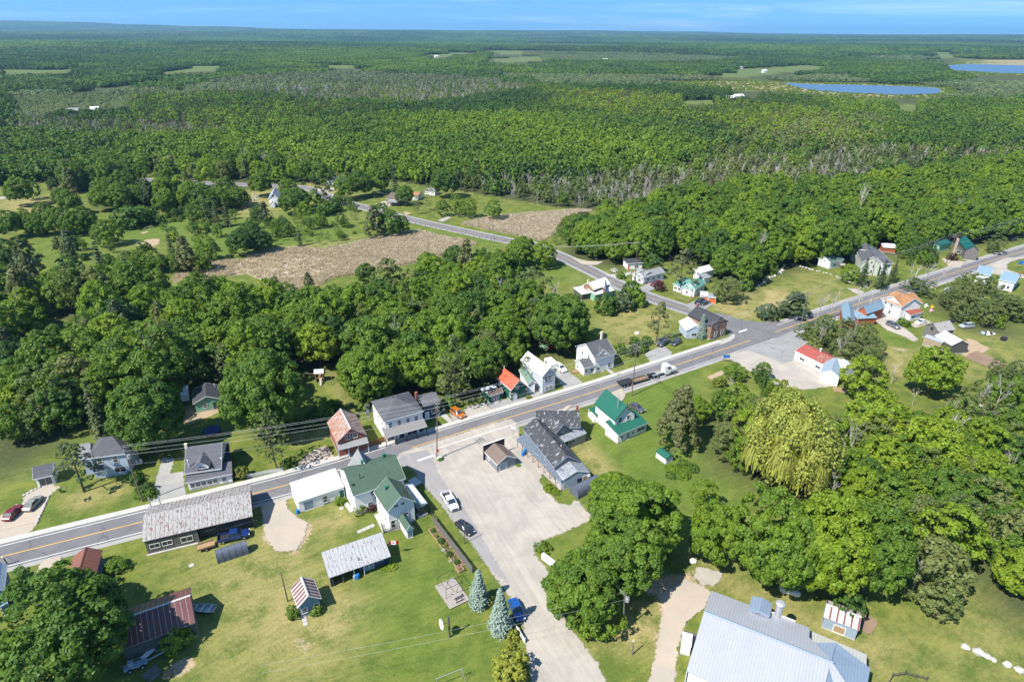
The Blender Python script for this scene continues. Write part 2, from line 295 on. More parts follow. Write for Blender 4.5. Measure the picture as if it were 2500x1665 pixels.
FIELDS = [poly('z', p) for p in ([(180, 190), (330, 183), (440, 155), (520, 150), (500, 160), (360, 172), (310, 184), (200, 197)], [(0, 163), (90, 163), (200, 160), (150, 168), (0, 170)], [(1130, 118), (1190, 118), (1215, 128), (1160, 126)], [(1140, 136), (1240, 130), (1250, 140), (1150, 146)], [(980, 128), (1060, 122), (1080, 128), (990, 134)], [(1625, 175), (1700, 160), (1850, 150), (1930, 158), (1800, 166), (1700, 178)], [(0, 272), (40, 270), (40, 292), (0, 292)], [(2040, 247), (2110, 243), (2120, 252), (2060, 256)], [(1560, 232), (1640, 230), (1660, 236), (1570, 240)], [(380, 163), (520, 157), (500, 163), (390, 168)], [(2120, 127), (2200, 128), (2250, 140), (2150, 136)], [(740, 152), (800, 150), (860, 154), (760, 158)])]
CLEAR += FIELDS
def fwdclear(p):
    q_ = [proj((x, y, 0)) for x, y in p]; my = sum(v[1] for v in q_) / len(q_); return np.array([at(x, y + (.15 * (y - 76) if y > my else 0))[:2] for x, y in q_])
FCLEAR = [fwdclear(Q) for Q in FIELDS + MARSHF]
for Q in FIELDS: paint('field', None, None, 12, 1, Q)
for Q in MARSHF: paint('dirt', None, None, 30, .55, Q)
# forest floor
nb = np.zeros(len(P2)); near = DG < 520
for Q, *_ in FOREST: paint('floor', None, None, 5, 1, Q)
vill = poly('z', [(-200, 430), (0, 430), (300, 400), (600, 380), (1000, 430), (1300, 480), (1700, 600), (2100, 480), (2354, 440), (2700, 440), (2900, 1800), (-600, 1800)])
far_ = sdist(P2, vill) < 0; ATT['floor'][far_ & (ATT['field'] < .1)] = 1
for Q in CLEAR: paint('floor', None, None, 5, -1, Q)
# tone patches of the lawns
for c, p, f, a in [('g', [(-500, 500), (400, 200), (700, 500), (1000, 900), (900, 1300), (400, 1600), (-300, 1600)], 9, .55), ('g', [(-300, 640), (300, 500), (500, 420), (470, 560), (-200, 760)], 2.2, .8), ('g', [(700, 750), (1050, 800), (1020, 1000), (800, 1200), (400, 1250), (420, 1100), (700, 950)], 3, .85), ('e', [(1900, 700), (2354, 560), (2354, 700), (1900, 800)], 2, .7),
                   ('a', [(500, 1200), (900, 1100), (1150, 1060), (1100, 1200), (600, 1350)], 2, .6), ('b', [(1250, 1450), (1500, 1280), (1700, 1330), (1680, 1480), (1400, 1568)], 2, .6), ('b', [(1120, 660), (1440, 590), (1450, 680), (1130, 760)], 1.5, .8), ('b', [(1480, 60), (1620, 250), (1700, 480), (1560, 380), (1450, 180)], 3, .45),
                   ('d', [(1230, 1210), (1400, 1180), (1560, 1330), (1680, 1480), (1560, 1568), (1400, 1400)], 2.5, .9), ('l', [(880, 1040), (1200, 900), (1700, 960), (1600, 1000), (1400, 1230), (1050, 1190)], 4, .6), ('l', [(1920, 900), (2354, 700), (2354, 1040), (2060, 980)], 3, .7), ('m', [(0, 740), (260, 740), (300, 880), (190, 900), (0, 940)], 3, 1), ('m', [(250, 560), (700, 650), (860, 780), (500, 900), (250, 720)], 8, .35),
                   ('k', [(0, 590), (160, 620), (120, 700), (20, 650)], 2, .6), ('h', [(1100, 1568), (1200, 1300), (1500, 1150), (1700, 1250), (1700, 1568)], 3, .9), ('i', [(700, 700), (1200, 750), (1600, 1000), (2354, 1250), (2100, 1568), (1500, 1100)], 5, .75), ('i', [(430, 470), (700, 560), (1250, 800), (1100, 900), (700, 700)], 3, .6), ('j', [(1800, 800), (2354, 800), (2354, 1568), (1100, 1568), (1050, 1250), (1500, 1250)], 10, .4), ('k', [(1100, 350), (1420, 380), (1350, 620), (1080, 600)], 5, .7), ('m', [(1500, 1050), (2354, 1100), (2354, 1568), (1900, 1500), (1750, 1200)], 8, .3),
                   ('o', [(0, 350), (420, 330), (420, 470), (120, 500), (0, 560)], 8, .9), ('o', [(1860, 330), (2250, 270), (2250, 450), (1900, 500)], 8, .8), ('n', [(0, 300), (260, 290), (250, 520), (0, 500)], 8, .7), ('n', [(430, 210), (560, 200), (700, 280), (1050, 360), (830, 350), (560, 280)], 3, .8), ('n', [(750, 690), (1000, 640), (700, 740), (300, 760), (0, 800), (0, 770), (400, 730)], 3, .8), ('e', [(1250, 900), (1700, 1300), (1500, 1568), (2354, 1568), (2354, 900), (1900, 1000)], 6, .35), ('l', [(700, 780), (850, 640), (700, 600), (660, 640)], 2, .4)]:
    paint('dry', c, p, f, a)
for c, p, f, a in [('a', [(260, 1510), (430, 1190), (560, 1130), (500, 1300), (420, 1440), (900, 1390), (1280, 1250), (1290, 1300)], 2, .8), ('a', [(620, 480), (1050, 440), (1030, 600), (700, 720)], 3, .9), ('d', [(1640, 800), (2354, 520), (2354, 1568), (1750, 1568), (1500, 1250), (1400, 1100)], 4, .9), ('h', [(1600, 0), (2354, 0), (2354, 400), (1900, 400), (1600, 200)], 5, .9), ('l', [(280, 560), (600, 500), (850, 630), (800, 700), (300, 690)], 4, .8), ('l', [(880, 1030), (1000, 1060), (1040, 1200), (880, 1150)], 3, .6), ('o', [(900, 520), (1860, 480), (2354, 600), (2354, 760), (1850, 860), (1300, 680), (900, 760)], 8, .8), ('o', [(200, 660), (1000, 640), (1000, 900), (620, 980), (300, 850)], 8, .6), ('n', [(0, 500), (700, 440), (1000, 640), (700, 730), (0, 740)], 8, .8), ('n', [(1300, 540), (2100, 700), (2000, 760), (1500, 600)], 4, .6),
                   ('m', [(1450, 850), (1900, 950), (2354, 1060), (2354, 1140), (1700, 1040), (1500, 1000)], 6, .6), ('m', [(1080, 1100), (1380, 1240), (1300, 1290), (1100, 1190)], 2.5, 1), ('g', [(1050, 650), (1650, 500), (1900, 650), (1700, 900), (1500, 1150), (1900, 1250), (2300, 1100), (2100, 1500), (1200, 1500), (1100, 1000)], 5, .75), ('k', [(0, 650), (180, 720), (400, 760), (400, 820), (0, 800)], 3, .9), ('h', [(980, 360), (1080, 380), (900, 700), (760, 800), (720, 620)], 2, .5)]:
    paint('lush', c, p, f, a)
for c, p, f, a in [('g', [(150, 180), (260, 100), (420, 110), (600, 180), (560, 300), (440, 450), (300, 400), (160, 330)], 2.2, .9), ('g', [(400, 1150), (560, 1130), (640, 1230), (520, 1330), (410, 1260)], 2, .75), ('e', [(1500, 1400), (1700, 1340), (1730, 1440), (1540, 1540)], 1.2, 1), ('h', [(1400, 1000), (2000, 830), (2060, 1220), (1900, 1330), (1800, 1568), (1600, 1568), (1640, 1150)], 2.5, .8), ('a', [(1600, 400), (1950, 380), (1980, 450), (1700, 560), (1620, 660)], 2, .9), ('a', [(820, 240), (990, 230), (980, 290), (850, 290)], 1.5, 1), ('u', [(265, 1230), (450, 1140), (490, 1150), (480, 1200), (320, 1280)], 1, 1), ('u', [(1440, 630), (1560, 700), (1900, 900), (2180, 1010), (1850, 840), (1500, 600)], 1.5, .8), ('u', [(1450, 1010), (1820, 1200), (2020, 1370), (1800, 1340), (1450, 1050)], 1.5, .8), ('o', [(1140, 640), (1200, 560), (1235, 560), (1190, 630)], 1.5, 1), ('o', [(1100, 700), (1300, 670), (1300, 720), (1210, 750), (1120, 740)], 1.5, 1), ('o', [(0, 500), (100, 520), (170, 640), (80, 700), (60, 600)], 3, .7), ('m', [(1700, 1270), (1880, 1180), (2060, 1270), (2000, 1310), (1850, 1350)], 2, 1), ('m', [(1120, 1240), (1400, 1290), (1300, 1310), (1150, 1270)], 2, .7), ('l', [(350, 1280), (500, 1200), (620, 1230), (480, 1290)], 2, .8), ('n', [(600, 290), (480, 270), (640, 270)], 2, .5), ('n', [(1280, 450), (1350, 470), (1300, 490)], 2, 1), ('t', [(1100, 640), (1270, 620), (1270, 720), (1120, 730)], .5, .7)]:
    paint('dirt', c, p, f, a)
V = np.stack([P2[:, 0], P2[:, 1], hz(P2[:, 0], P2[:, 1])], 1)
nx, ny = len(XS), len(YS); I = np.arange(nx * ny).reshape(ny, nx)
F = np.stack([I[:-1, :-1].ravel(), I[:-1, 1:].ravel(), I[1:, 1:].ravel(), I[1:, :-1].ravel()], 1)
gm, nt = newmat('ground_cover'); q = G(nt)
geo = q.n('ShaderNodeNewGeometry').outputs['Position']
A_ = lambda n: q.n('ShaderNodeAttribute', attribute_name=n).outputs['Fac']
nA = q.noise(geo, .035, 5, .6); nB = q.noise(geo, .22, 5, .65); nC = q.noise(geo, 2.2, 4, .7); nD = q.noise(q.n('ShaderNodeMapping', {0: q.n('ShaderNodeMapping', {0: geo, 'Rotation': (0, 0, -.6)}).outputs[0], 'Scale': (.2, 1.6, 1)}).outputs[0], .8, 3, .6)
base = q.mix(q.sstep(nB, .35, .68), (.080, .118, .020, 1), (.158, .172, .036, 1))
dryf = q.math('MULTIPLY', A_('dry'), q.sstep(q.math('ADD', q.math('MULTIPLY', nB, .7), q.math('MULTIPLY', nC, .3)), .32, .56))
dryf = q.math('ADD', dryf, q.math('MULTIPLY', q.sstep(nA, .52, .75), .35), clamp=True)
base = q.mix(dryf, base, (.31, .25, .11, 1))
lf = q.math('MULTIPLY', A_('lush'), q.sstep(nB, .25, .6)); base = q.mix(q.math('MULTIPLY', lf, .75), base, (.085, .148, .022, 1))
base = q.mix(q.math('MULTIPLY', A_('field'), .9), base, (.10, .14, .045, 1))
df = q.math('MULTIPLY', A_('dirt'), 1.0); dd = q.sstep(q.math('ADD', df, q.math('MULTIPLY', q.math('SUBTRACT', q.math('ADD', q.math('MULTIPLY', nB, .5), q.math('MULTIPLY', nC, .5)), .5), 1.1)), .42, .62)
base = q.mix(dd, base, (.36, .27, .18, 1))
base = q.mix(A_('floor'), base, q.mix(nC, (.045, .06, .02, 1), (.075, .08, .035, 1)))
nE = q.noise(geo, .9, 4, .75); nF = q.noise(geo, 9.0, 2, .6)
base = q.mix(q.math('MULTIPLY', q.sstep(nE, .56, .70), .45), base, (.19, .185, .06, 1)); base = q.mix(q.math('MULTIPLY', q.sstep(nE, .44, .30), .4), base, (.05, .085, .016, 1))
sp_ = q.n('ShaderNodeSeparateXYZ', {0: geo}); mow = q.math('SINE', q.math('MULTIPLY', q.math('ADD', q.math('ADD', sp_.outputs[0], q.math('MULTIPLY', sp_.outputs[1], -1.7)), q.math('MULTIPLY', nA, 26.0)), 2.6))
k = q.math('ADD', q.math('ADD', q.math('ADD', q.math('MULTIPLY', nC, .7), q.math('MULTIPLY', nF, .4)), q.math('MULTIPLY', nD, .35)), q.math('ADD', .27, q.math('MULTIPLY', mow, .045)))
cc = q.n('ShaderNodeVectorMath', {0: base, 'Scale': k}, operation='SCALE').outputs[0]
bp = q.n('ShaderNodeBump', {'Height': q.noise(geo, 3.5, 3), 'Distance': .12, 'Strength': .8})
bs = q.n('ShaderNodeBsdfPrincipled', {'Base Color': cc, 'Roughness': .95, 'Specular IOR Level': .15, 'Normal': bp.outputs[0]}); q.n('ShaderNodeOutputMaterial', {0: bs.outputs[0]})
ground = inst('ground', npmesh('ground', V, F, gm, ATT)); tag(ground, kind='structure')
# ---------------------------------------------------------------- flat sheets with ragged edges
def sheetmat(name, c1, c2, rag=.5, tracks=False, wheel=False, r=.9, cracks=False):
    m, nt = newmat(name); q = G(nt); geo = q.n('ShaderNodeNewGeometry').outputs['Position']
    a = q.n('ShaderNodeAttribute', attribute_name='edge').outputs['Fac']
    n1 = q.noise(geo, 1.1, 5, .7); n2 = q.noise(geo, .13, 6, .65, .8); n3 = q.noise(geo, 7, 3, .75)
    f = q.sstep(q.math('ADD', q.math('MULTIPLY', n2, .7), q.math('MULTIPLY', n1, .3)), .38, .62)
    c = q.mix(f, c4(c1), c4(c2)); k = q.math('ADD', q.math('MULTIPLY', n3, .5), q.math('ADD', q.math('MULTIPLY', n1, .3), .6))
    if tracks:
        rt_ = q.n('ShaderNodeMapping', {0: geo, 'Rotation': (0, 0, 1.13)}).outputs[0]; n4 = q.noise(q.n('ShaderNodeMapping', {0: rt_, 'Scale': (.05, .9, 1)}).outputs[0], 1.0, 4, .65, .9); k = q.math('MULTIPLY', k, q.math('ADD', .78, q.math('MULTIPLY', n4, .44))); st_ = q.noise(geo, .45, 4, .8); k = q.math('MULTIPLY', k, q.math('SUBTRACT', 1.0, q.math('MULTIPLY', q.sstep(st_, .62, .70), .22)))
    if cracks:
        vo = q.n('ShaderNodeTexVoronoi', {'Vector': q.n('ShaderNodeVectorMath', {0: geo, 1: q.n('ShaderNodeTexNoise', {'Vector': geo, 'Scale': .5}).outputs['Color']}, operation='ADD').outputs[0], 'Scale': .11}, feature='DISTANCE_TO_EDGE').outputs[0]
        k = q.math('MULTIPLY', k, q.math('ADD', .72, q.math('MULTIPLY', q.sstep(vo, .002, .012), .28)))
    cc = q.n('ShaderNodeVectorMath', {0: c, 'Scale': k}, operation='SCALE').outputs[0]
    bs = q.n('ShaderNodeBsdfPrincipled', {'Base Color': cc, 'Roughness': r, 'Specular IOR Level': .2})
    if rag > 0:
        al = q.math('GREATER_THAN', q.math('ADD', a, q.math('MULTIPLY', q.math('SUBTRACT', q.math('ADD', q.math('MULTIPLY', n1, .6), q.math('MULTIPLY', n3, .4)), .5), rag * 3)), 0.0)
        tr = q.n('ShaderNodeBsdfTransparent'); mxs = q.n('ShaderNodeMixShader', {0: al, 1: tr.outputs[0], 2: bs.outputs[0]}); q.n('ShaderNodeOutputMaterial', {0: mxs.outputs[0]})
    else: q.n('ShaderNodeOutputMaterial', {0: bs.outputs[0]})
    return m
GRAV = sheetmat('pale_gravel', (.385, .345, .295), (.30, .275, .24), 1.1, tracks=True); GRAVT = sheetmat('tan_gravel', (.40, .33, .26), (.34, .30, .25), .9); GRAVG = sheetmat('grey_gravel', (.31, .30, .285), (.24, .235, .225), .6); GRAVS = sheetmat('asphalt_pad', (.27, .268, .26), (.225, .225, .22), .25, cracks=True)
ASPH = sheetmat('road_asphalt', (.165, .16, .165), (.135, .132, .138), 0, tracks=False, cracks=True); CONCS = sheetmat('path_concrete', (.38, .365, .335), (.33, .32, .295), .15)
SOIL = sheetmat('tilled_soil', (.25, .17, .115), (.20, .14, .10), .4); MARSHM = sheetmat('marsh_bed', (.38, .32, .26), (.28, .25, .17), 1.5); SHLD = sheetmat('road_shoulder', (.36, .345, .325), (.27, .265, .25), .35)
ZL = [0.03]
def sheet(name, m, c, pts, step=.8, pad=1.2, world=None, z=None, parent=None):
    Q = poly(c, pts) if world is None else world
    lo, hi = Q.min(0) - pad, Q.max(0) + pad
    if z is None: ZL[0] += .004; z = ZL[0]
    xs = np.arange(lo[0], hi[0] + step, step); ys = np.arange(lo[1], hi[1] + step, step); X, Y = np.meshgrid(xs, ys)
    P = np.stack([X.ravel(), Y.ravel()], 1); s = sdist(P, Q); I = np.arange(len(P)).reshape(len(ys), len(xs))
    F = np.stack([I[:-1, :-1].ravel(), I[:-1, 1:].ravel(), I[1:, 1:].ravel(), I[1:, :-1].ravel()], 1)
    F = F[s[F].max(1) > -pad]; us, inv = np.unique(F, return_inverse=True)
    o = inst(name, npmesh(name, np.column_stack([P[us], np.full(len(us), z)]), inv.reshape(-1, 4), m, {'edge': s[us]}), parent)
    if parent is None: tag(o, kind='structure')
    return o
def smooth(P, n=8):
    P = np.asarray(P, float); out = []
    for i in range(len(P) - 1):
        a = P[max(i - 1, 0)]; b = P[i]; c = P[i + 1]; d = P[min(i + 2, len(P) - 1)]
        for k in range(n):
            t = k / n; out.append(.5 * ((2 * b) + (-a + c) * t + (2 * a - 5 * b + 4 * c - d) * t * t + (-a + 3 * b - 3 * c + d) * t ** 3))
    out.append(P[-1]); return np.array(out)
def offs(P, o):
    t = np.gradient(P, axis=0); t /= np.linalg.norm(t, axis=1)[:, None]; return P + np.stack([-t[:, 1], t[:, 0]], 1) * o
def ribbon(name, m, P, o0, o1, z, h=0.0, parent=None, seg=None):
    A, B = offs(P, o0), offs(P, o1); n = len(P); b = MB()
    if seg: i0, i1 = seg; A, B = A[i0:i1], B[i0:i1]; n = len(A)
    top = [(*p, z + h) for p in A] + [(*p, z + h) for p in B]; fs = [(i, i + 1, n + i + 1, n + i) for i in range(n - 1)]
    if o1 > o0: fs = [f if True else f for f in fs]
    b.add(top, fs)
    if h > 0:
        for Q in (A, B): b.add([(*p, z) for p in Q] + [(*p, z + h) for p in Q], [(i, i + 1, n + i + 1, n + i) for i in range(n - 1)])
    o = b.obj(name, m, parent)
    if parent is None: tag(o, kind='structure')
    return o
MAIN0 = [g('s', 0, 1005), g('s', 1000, 757), g('s', 2200, 460), g('b', 1100, 1102), g('b', 1700, 930), g('c', 820, 858), g('c', 1400, 668), g('c', 2354, 395), g('l', 1620, 1420), g('l', 2270, 1205), g('m', 170, 1120), g('m', 1100, 805), g('w', 1650, 1040), g('w', 2355, 830)]
MAIN0 = np.array([p[:2] for p in MAIN0])
d0 = MAIN0[0] - MAIN0[1]; d0 /= np.linalg.norm(d0); d1 = MAIN0[-1] - MAIN0[-2]; d1 /= np.linalg.norm(d1)
MAIN0 = np.vstack([MAIN0[0] + d0 * 120, MAIN0[0] + d0 * 50, MAIN0, MAIN0[-1] + d1 * 60, MAIN0[-1] + d1 * 200])
# straighten small reading errors
for _ in range(2):
    M2 = MAIN0.copy(); M2[1:-1] = .5 * MAIN0[1:-1] + .25 * (MAIN0[:-2] + MAIN0[2:]); MAIN0[1:-1] = .5 * MAIN0[1:-1] + .5 * M2[1:-1]
MAIN = smooth(MAIN0, 6)
BR0 = np.array([p[:2] for p in [g('z', 300, 412), g('z', 560, 425), g('z', 700, 432), g('n', 690, 345), g('n', 850, 392), g('n', 1000, 432), g('n', 1280, 505), g('n', 1500, 558), g('n', 1800, 622), g('n', 2120, 690), g('l', 330, 345), g('l', 600, 450), g('l', 850, 570), g('l', 1020, 655), g('l', 1200, 740), g('l', 1400, 820), g('l', 1620, 892), g('l', 1800, 950), g('u', 560, 520), g('u', 760, 605)]])
BRN = smooth(BR0, 6)
ribbon('road_shoulder', sheetmat('shoulder_gravel', (.33, .32, .30), (.27, .26, .245), 0), MAIN, -4.9, 5.3, .012)
ribbon('branch_road_shoulder', MATS.get('x') or bpy.data.materials['shoulder_gravel'], BRN, -4.3, 4.3, .008)
sheet('junction', ASPH, 'u', [(400, 385), (520, 415), (650, 462), (800, 492), (1000, 508), (1300, 496), (1400, 600), (900, 760), (640, 770), (600, 740), (637, 690), (630, 620), (590, 575), (540, 550), (420, 480)], z=.016)
ribbon('branch_road', ASPH, BRN, -3.4, 3.4, .020); ribbon('main_road', ASPH, MAIN, -3.75, 3.75, .024)
LINEW = mat('road_line_white', (.70, .70, .68), var=.12, rough=.8); LINEY = mat('road_line_yellow', (.62, .36, .06), var=.15, rough=.8)
def near_i(P, p): return int(np.argmin(np.linalg.norm(P - np.asarray(p)[:2], axis=1)))
iA, iB = near_i(MAIN, g('b', 1990, 840)), near_i(MAIN, g('c', 700, 900)); iC, iD = near_i(MAIN, g('u', 830, 735)), near_i(MAIN, g('u', 1215, 610))
YL = lambda o, P, a, b, i0, i1: ribbon(o, LINEY, P, a, b, .030, seg=(i0, i1))
YL('centre_line', MAIN, -.1, .1, 0, iA + 1); YL('centre_line', MAIN, -.1, .1, iB, iC + 1); YL('centre_line', MAIN, -.1, .1, iD, len(MAIN)); YL('centre_line', BRN, -.08, .08, 0, len(BRN) - 10)
jW = near_i(MAIN, g('u', 600, 735)); jE = near_i(MAIN, g('u', 1300, 505)); sW = near_i(MAIN, g('b', 1980, 900)); sE = near_i(MAIN, g('c', 975, 865))
for a, b, s in ((3.14, 3.28, (0, jW)), (3.14, 3.28, (jE, len(MAIN))), (-3.28, -3.14, (0, sW)), (-3.28, -3.14, (sE, len(MAIN)))): ribbon('edge_line', LINEW, MAIN, a, b, .030, seg=s)
for o_ in (-3.0, 2.9): ribbon('edge_line', LINEW, BRN, o_, o_ + .12, .030, seg=(0, len(BRN) - 9))
SWM = mat('sidewalk_concrete', (.43, .41, .375), var=.10, scale=.5, rough=.9)
side = ribbon('sidewalk', SWM, MAIN, 3.72, 5.2, .02, .13, seg=(0, jW))
sheet('sidewalk_corner', CONCS, 'u', [(430, 770), (500, 735), (560, 690), (600, 655), (625, 650), (642, 668), (640, 695), (615, 722), (560, 752), (440, 800)], step=.25, pad=.3, z=.10)
# joints across the sidewalk
jt = MB(); A, B = offs(MAIN, 3.64), offs(MAIN, 5.23)
cum = np.concatenate([[0], np.cumsum(np.linalg.norm(np.diff(MAIN, axis=0), axis=1))]); tot = cum[jW - 1]
for dd_ in np.arange(2, tot, 1.8):
    i = int(np.searchsorted(cum, dd_)) - 1; t = (dd_ - cum[i]) / (cum[i + 1] - cum[i]); a = A[i] * (1 - t) + A[i + 1] * t; b = B[i] * (1 - t) + B[i + 1] * t
    jt.add([(a[0] - .02, a[1], .1535), (a[0] + .02, a[1], .1535), (b[0] + .02, b[1], .1535), (b[0] - .02, b[1], .1535)], [(0, 1, 2, 3)])
tag(jt.obj('sidewalk_joints', mat('joint_dark', (.25, .24, .22)), side), kind='stuff')
# stop bars
for c, p in (('t', [(885, 690), (1115, 615), (1130, 632), (905, 706)]), ('u', [(684, 618), (795, 580), (812, 592), (700, 630)])):
    tag(MB().add([(*v, .036) for v in poly(c, p)], [(0, 1, 2, 3)]).obj('stop_line', LINEW), kind='structure')
# gravel lots, drives, paths
sheet('gravel_lot', GRAV, 'c', [(600, 990), (640, 925), (900, 845), (1300, 715), (1620, 620), (1690, 690), (1700, 800), (1780, 940), (1900, 1100), (1870, 1180), (1960, 1290), (2040, 1370), (2140, 1390), (2200, 1330), (2270, 1420), (2330, 1470), (2310, 1530), (2200, 1580), (2050, 1640), (1900, 1700), (1830, 1770), (1830, 1830), (1930, 1940), (1990, 2200), (2120, 2430), (2400, 2800), (2700, 3500), (1900, 3500), (1760, 2680), (1720, 2400), (1590, 2170), (1470, 2010), (1360, 1850), (1270, 1720), (1180, 1640), (1130, 1560), (1010, 1390), (830, 1190), (760, 1080), (650, 1030)], z=.026)
SIDEA = sheetmat('worn_side_street', (.27, .255, .25), (.235, .225, .215), 1.2, tracks=True)
sheet('side_street', SIDEA, 'c', [(600, 1010), (640, 960), (880, 895), (930, 960), (980, 1100), (1070, 1230), (1200, 1400), (1330, 1600), (1440, 1800), (1600, 2080), (1500, 2030), (1360, 1850), (1270, 1720), (1180, 1640), (1130, 1560), (1010, 1390), (830, 1190), (760, 1080)], z=.0285)
for nm, m, c, p in [
    ('driveway', GRAVT, 'a', [(-300, 1700), (-300, 1400), (0, 1370), (190, 1290), (225, 1170), (430, 1085), (530, 1120), (430, 1200), (330, 1450), (262, 1515), (180, 1555)]),
    ('driveway', GRAVG, 'a', [(1440, 850), (1545, 870), (1505, 1000), (1620, 980), (1640, 1180), (1640, 1225), (1310, 1290), (1380, 1050)]),
    ('driveway', GRAVT, 'b', [(1330, 790), (1430, 755), (1510, 850), (1500, 885), (1180, 970), (1190, 900)]),
    ('driveway', GRAV, 'c', [(1220, 520), (1390, 475), (1465, 560), (1250, 620), (1210, 590)]), ('driveway', GRAVG, 'c', [(1080, 580), (1130, 530), (1225, 630), (1110, 665)]),
    ('footpath', CONCS, 'c', [(990, 590), (1035, 570), (1105, 645), (1070, 660)]), ('stone_bed', GRAVG, 'c', [(1400, 480), (1500, 465), (1680, 440), (1860, 370), (1925, 400), (1460, 550)]),
    ('driveway', GRAVG, 'd', [(1110, 560), (1210, 560), (1350, 665), (1330, 690), (1200, 735), (1120, 640)]), ('driveway', GRAVG, 'd', [(1890, 410), (2060, 340), (2140, 400), (2120, 445), (1960, 500)]),
    ('gravel_lot', GRAV, 'u', [(430, 975), (540, 925), (910, 850), (1300, 1045), (1450, 1000), (1800, 1180), (2010, 1360), (1650, 1405), (1400, 1400), (1230, 1370), (1080, 1240), (760, 1130), (700, 1040)]),
    ('asphalt_pad', GRAVS, 'u', [(820, 870), (1440, 600), (1470, 650), (1640, 760), (1460, 900), (1450, 1000), (1300, 1048)]),
    ('driveway', GRAV, 'm', [(950, 950), (1040, 920), (1250, 1050), (1420, 1190), (1380, 1215), (1290, 1165), (1140, 1110)]), ('footpath', CONCS, 'm', [(1095, 955), (1240, 1030), (1230, 1045), (1100, 985)]), ('driveway', GRAVT, 'm', [(1340, 1060), (1500, 1020), (1540, 1040), (1400, 1090)]),
    ('garden_bed', SOIL, 'm', [(1870, 1320), (1940, 1290), (2190, 1410), (2100, 1465), (1830, 1350)]), ('driveway', GRAV, 'm', [(780, 735), (860, 745), (950, 775), (900, 805)]),
    ('driveway', GRAVT, 'm', [(1620, 475), (1830, 505), (1790, 560), (1690, 550)]), ('driveway', GRAV, 'm', [(2400, 470), (2260, 490), (2200, 530), (2210, 575), (2354, 625), (2400, 660), (1980, 600), (1960, 560), (2200, 470)]),
    ('driveway', GRAVT, 'l', [(700, 465), (850, 500), (990, 505), (930, 535), (800, 530)]), ('driveway', CONCS, 'l', [(1000, 620), (1165, 610), (1240, 590), (1230, 615), (1150, 650), (1080, 650)]), ('driveway', GRAVS, 'l', [(1300, 740), (1400, 690), (1540, 640), (1450, 740), (1380, 775)]), ('driveway', GRAVS, 'l', [(1700, 890), (1800, 855), (1970, 870), (1900, 925), (1800, 950)]),
    ('dirt_track', GRAVT, 'h', [(1640, 1568), (1700, 1200), (1640, 1110), (1900, 960), (2000, 1000), (2130, 1060), (2060, 1220), (1900, 1330), (1830, 1568), (1800, 1900), (1560, 1900)]), ('broken_slab', GRAV, 'h', [(2000, 840), (2220, 900), (2210, 970), (2150, 1015), (2050, 1010), (1975, 940)]),
    ('dirt_track', GRAVT, 'e', [(370, 500), (560, 450), (430, 650), (330, 780), (230, 800)]), ('driveway', GRAVT, 'b', [(860, 1300), (940, 1250), (1080, 1230), (1100, 1320), (1200, 1400), (1280, 1430), (1240, 1568), (1180, 1680), (1000, 1700), (900, 1568)]),
    ('driveway', GRAV, 'n', [(1050, 400), (1130, 370), (1240, 395), (1150, 425), (1040, 420)]), ('driveway', GRAV, 'n', [(1560, 530), (1640, 500), (1680, 505), (1600, 545)]), ('driveway', GRAV, 'n', [(510, 285), (600, 270), (760, 262), (700, 290), (640, 300)]), ('footpath', CONCS, 'd', [(1545, 545), (1570, 540), (1640, 590), (1600, 595)]),
    ('farm_lane', GRAV, 'z', [(455, 371), (510, 369), (512, 373), (456, 376)]), ('farm_lane', GRAV, 'z', [(-40, 456), (30, 452), (30, 456), (-40, 464)]), ('garden_bed', SOIL, 'j', [(925, 960), (1040, 1010), (1060, 1060), (990, 1160), (920, 1120)]),
    ('driveway', GRAVT, 'd', [(1590, 760), (1700, 720), (1730, 790), (1690, 850)]), ('driveway', GRAVT, 'c', [(2060, 560), (2120, 510), (2180, 500), (2090, 570)])]:
    sheet(nm, m, c, p, step=.6 if m is not GRAV else .8)
for Q in FOREST: pass
MARSH1 = poly('n', [(0, 850), (0, 800), (200, 770), (420, 750), (620, 765), (800, 735), (1000, 680), (1200, 640), (1400, 610), (1600, 660), (1860, 705), (1880, 730), (1700, 760), (1560, 830), (1350, 880), (1250, 900), (1000, 950), (700, 1000), (560, 1090), (200, 1090), (120, 1010), (0, 960), (-250, 1000), (-550, 1080), (-600, 1010), (-560, 940), (-350, 880), (-200, 860)])
MARSH2 = poly('n', [(1750, 560), (1900, 520), (2100, 490), (2334, 470), (2700, 440), (2830, 450), (2700, 500), (2580, 560), (2500, 640), (2440, 700), (2250, 660), (2000, 610)])
sheet('marsh', MARSHM, None, None, step=1.5, pad=3, world=MARSH1, z=.010); sheet('marsh', MARSHM, None, None, step=1.5, pad=3, world=MARSH2, z=.010)
wm, nt = newmat('lake_water'); q = G(nt); geo = q.n('ShaderNodeNewGeometry').outputs['Position']
bp = q.n('ShaderNodeBump', {'Height': q.noise(geo, .35, 4), 'Distance': .25, 'Strength': .5}); bs = q.n('ShaderNodeBsdfPrincipled', {'Base Color': (.07, .14, .24, 1), 'Roughness': .42, 'Normal': bp.outputs[0]}); q.n('ShaderNodeOutputMaterial', {0: bs.outputs[0]})
for Q in (LAKE1, LAKE2):
    n = len(Q); Qs = smooth(np.vstack([Q, Q[:1]]), 5)[:-1]; tag(MB().add([(*p, .4) for p in Qs], [tuple(range(len(Qs)))[::-1]]).obj('lake', wm), kind='structure')
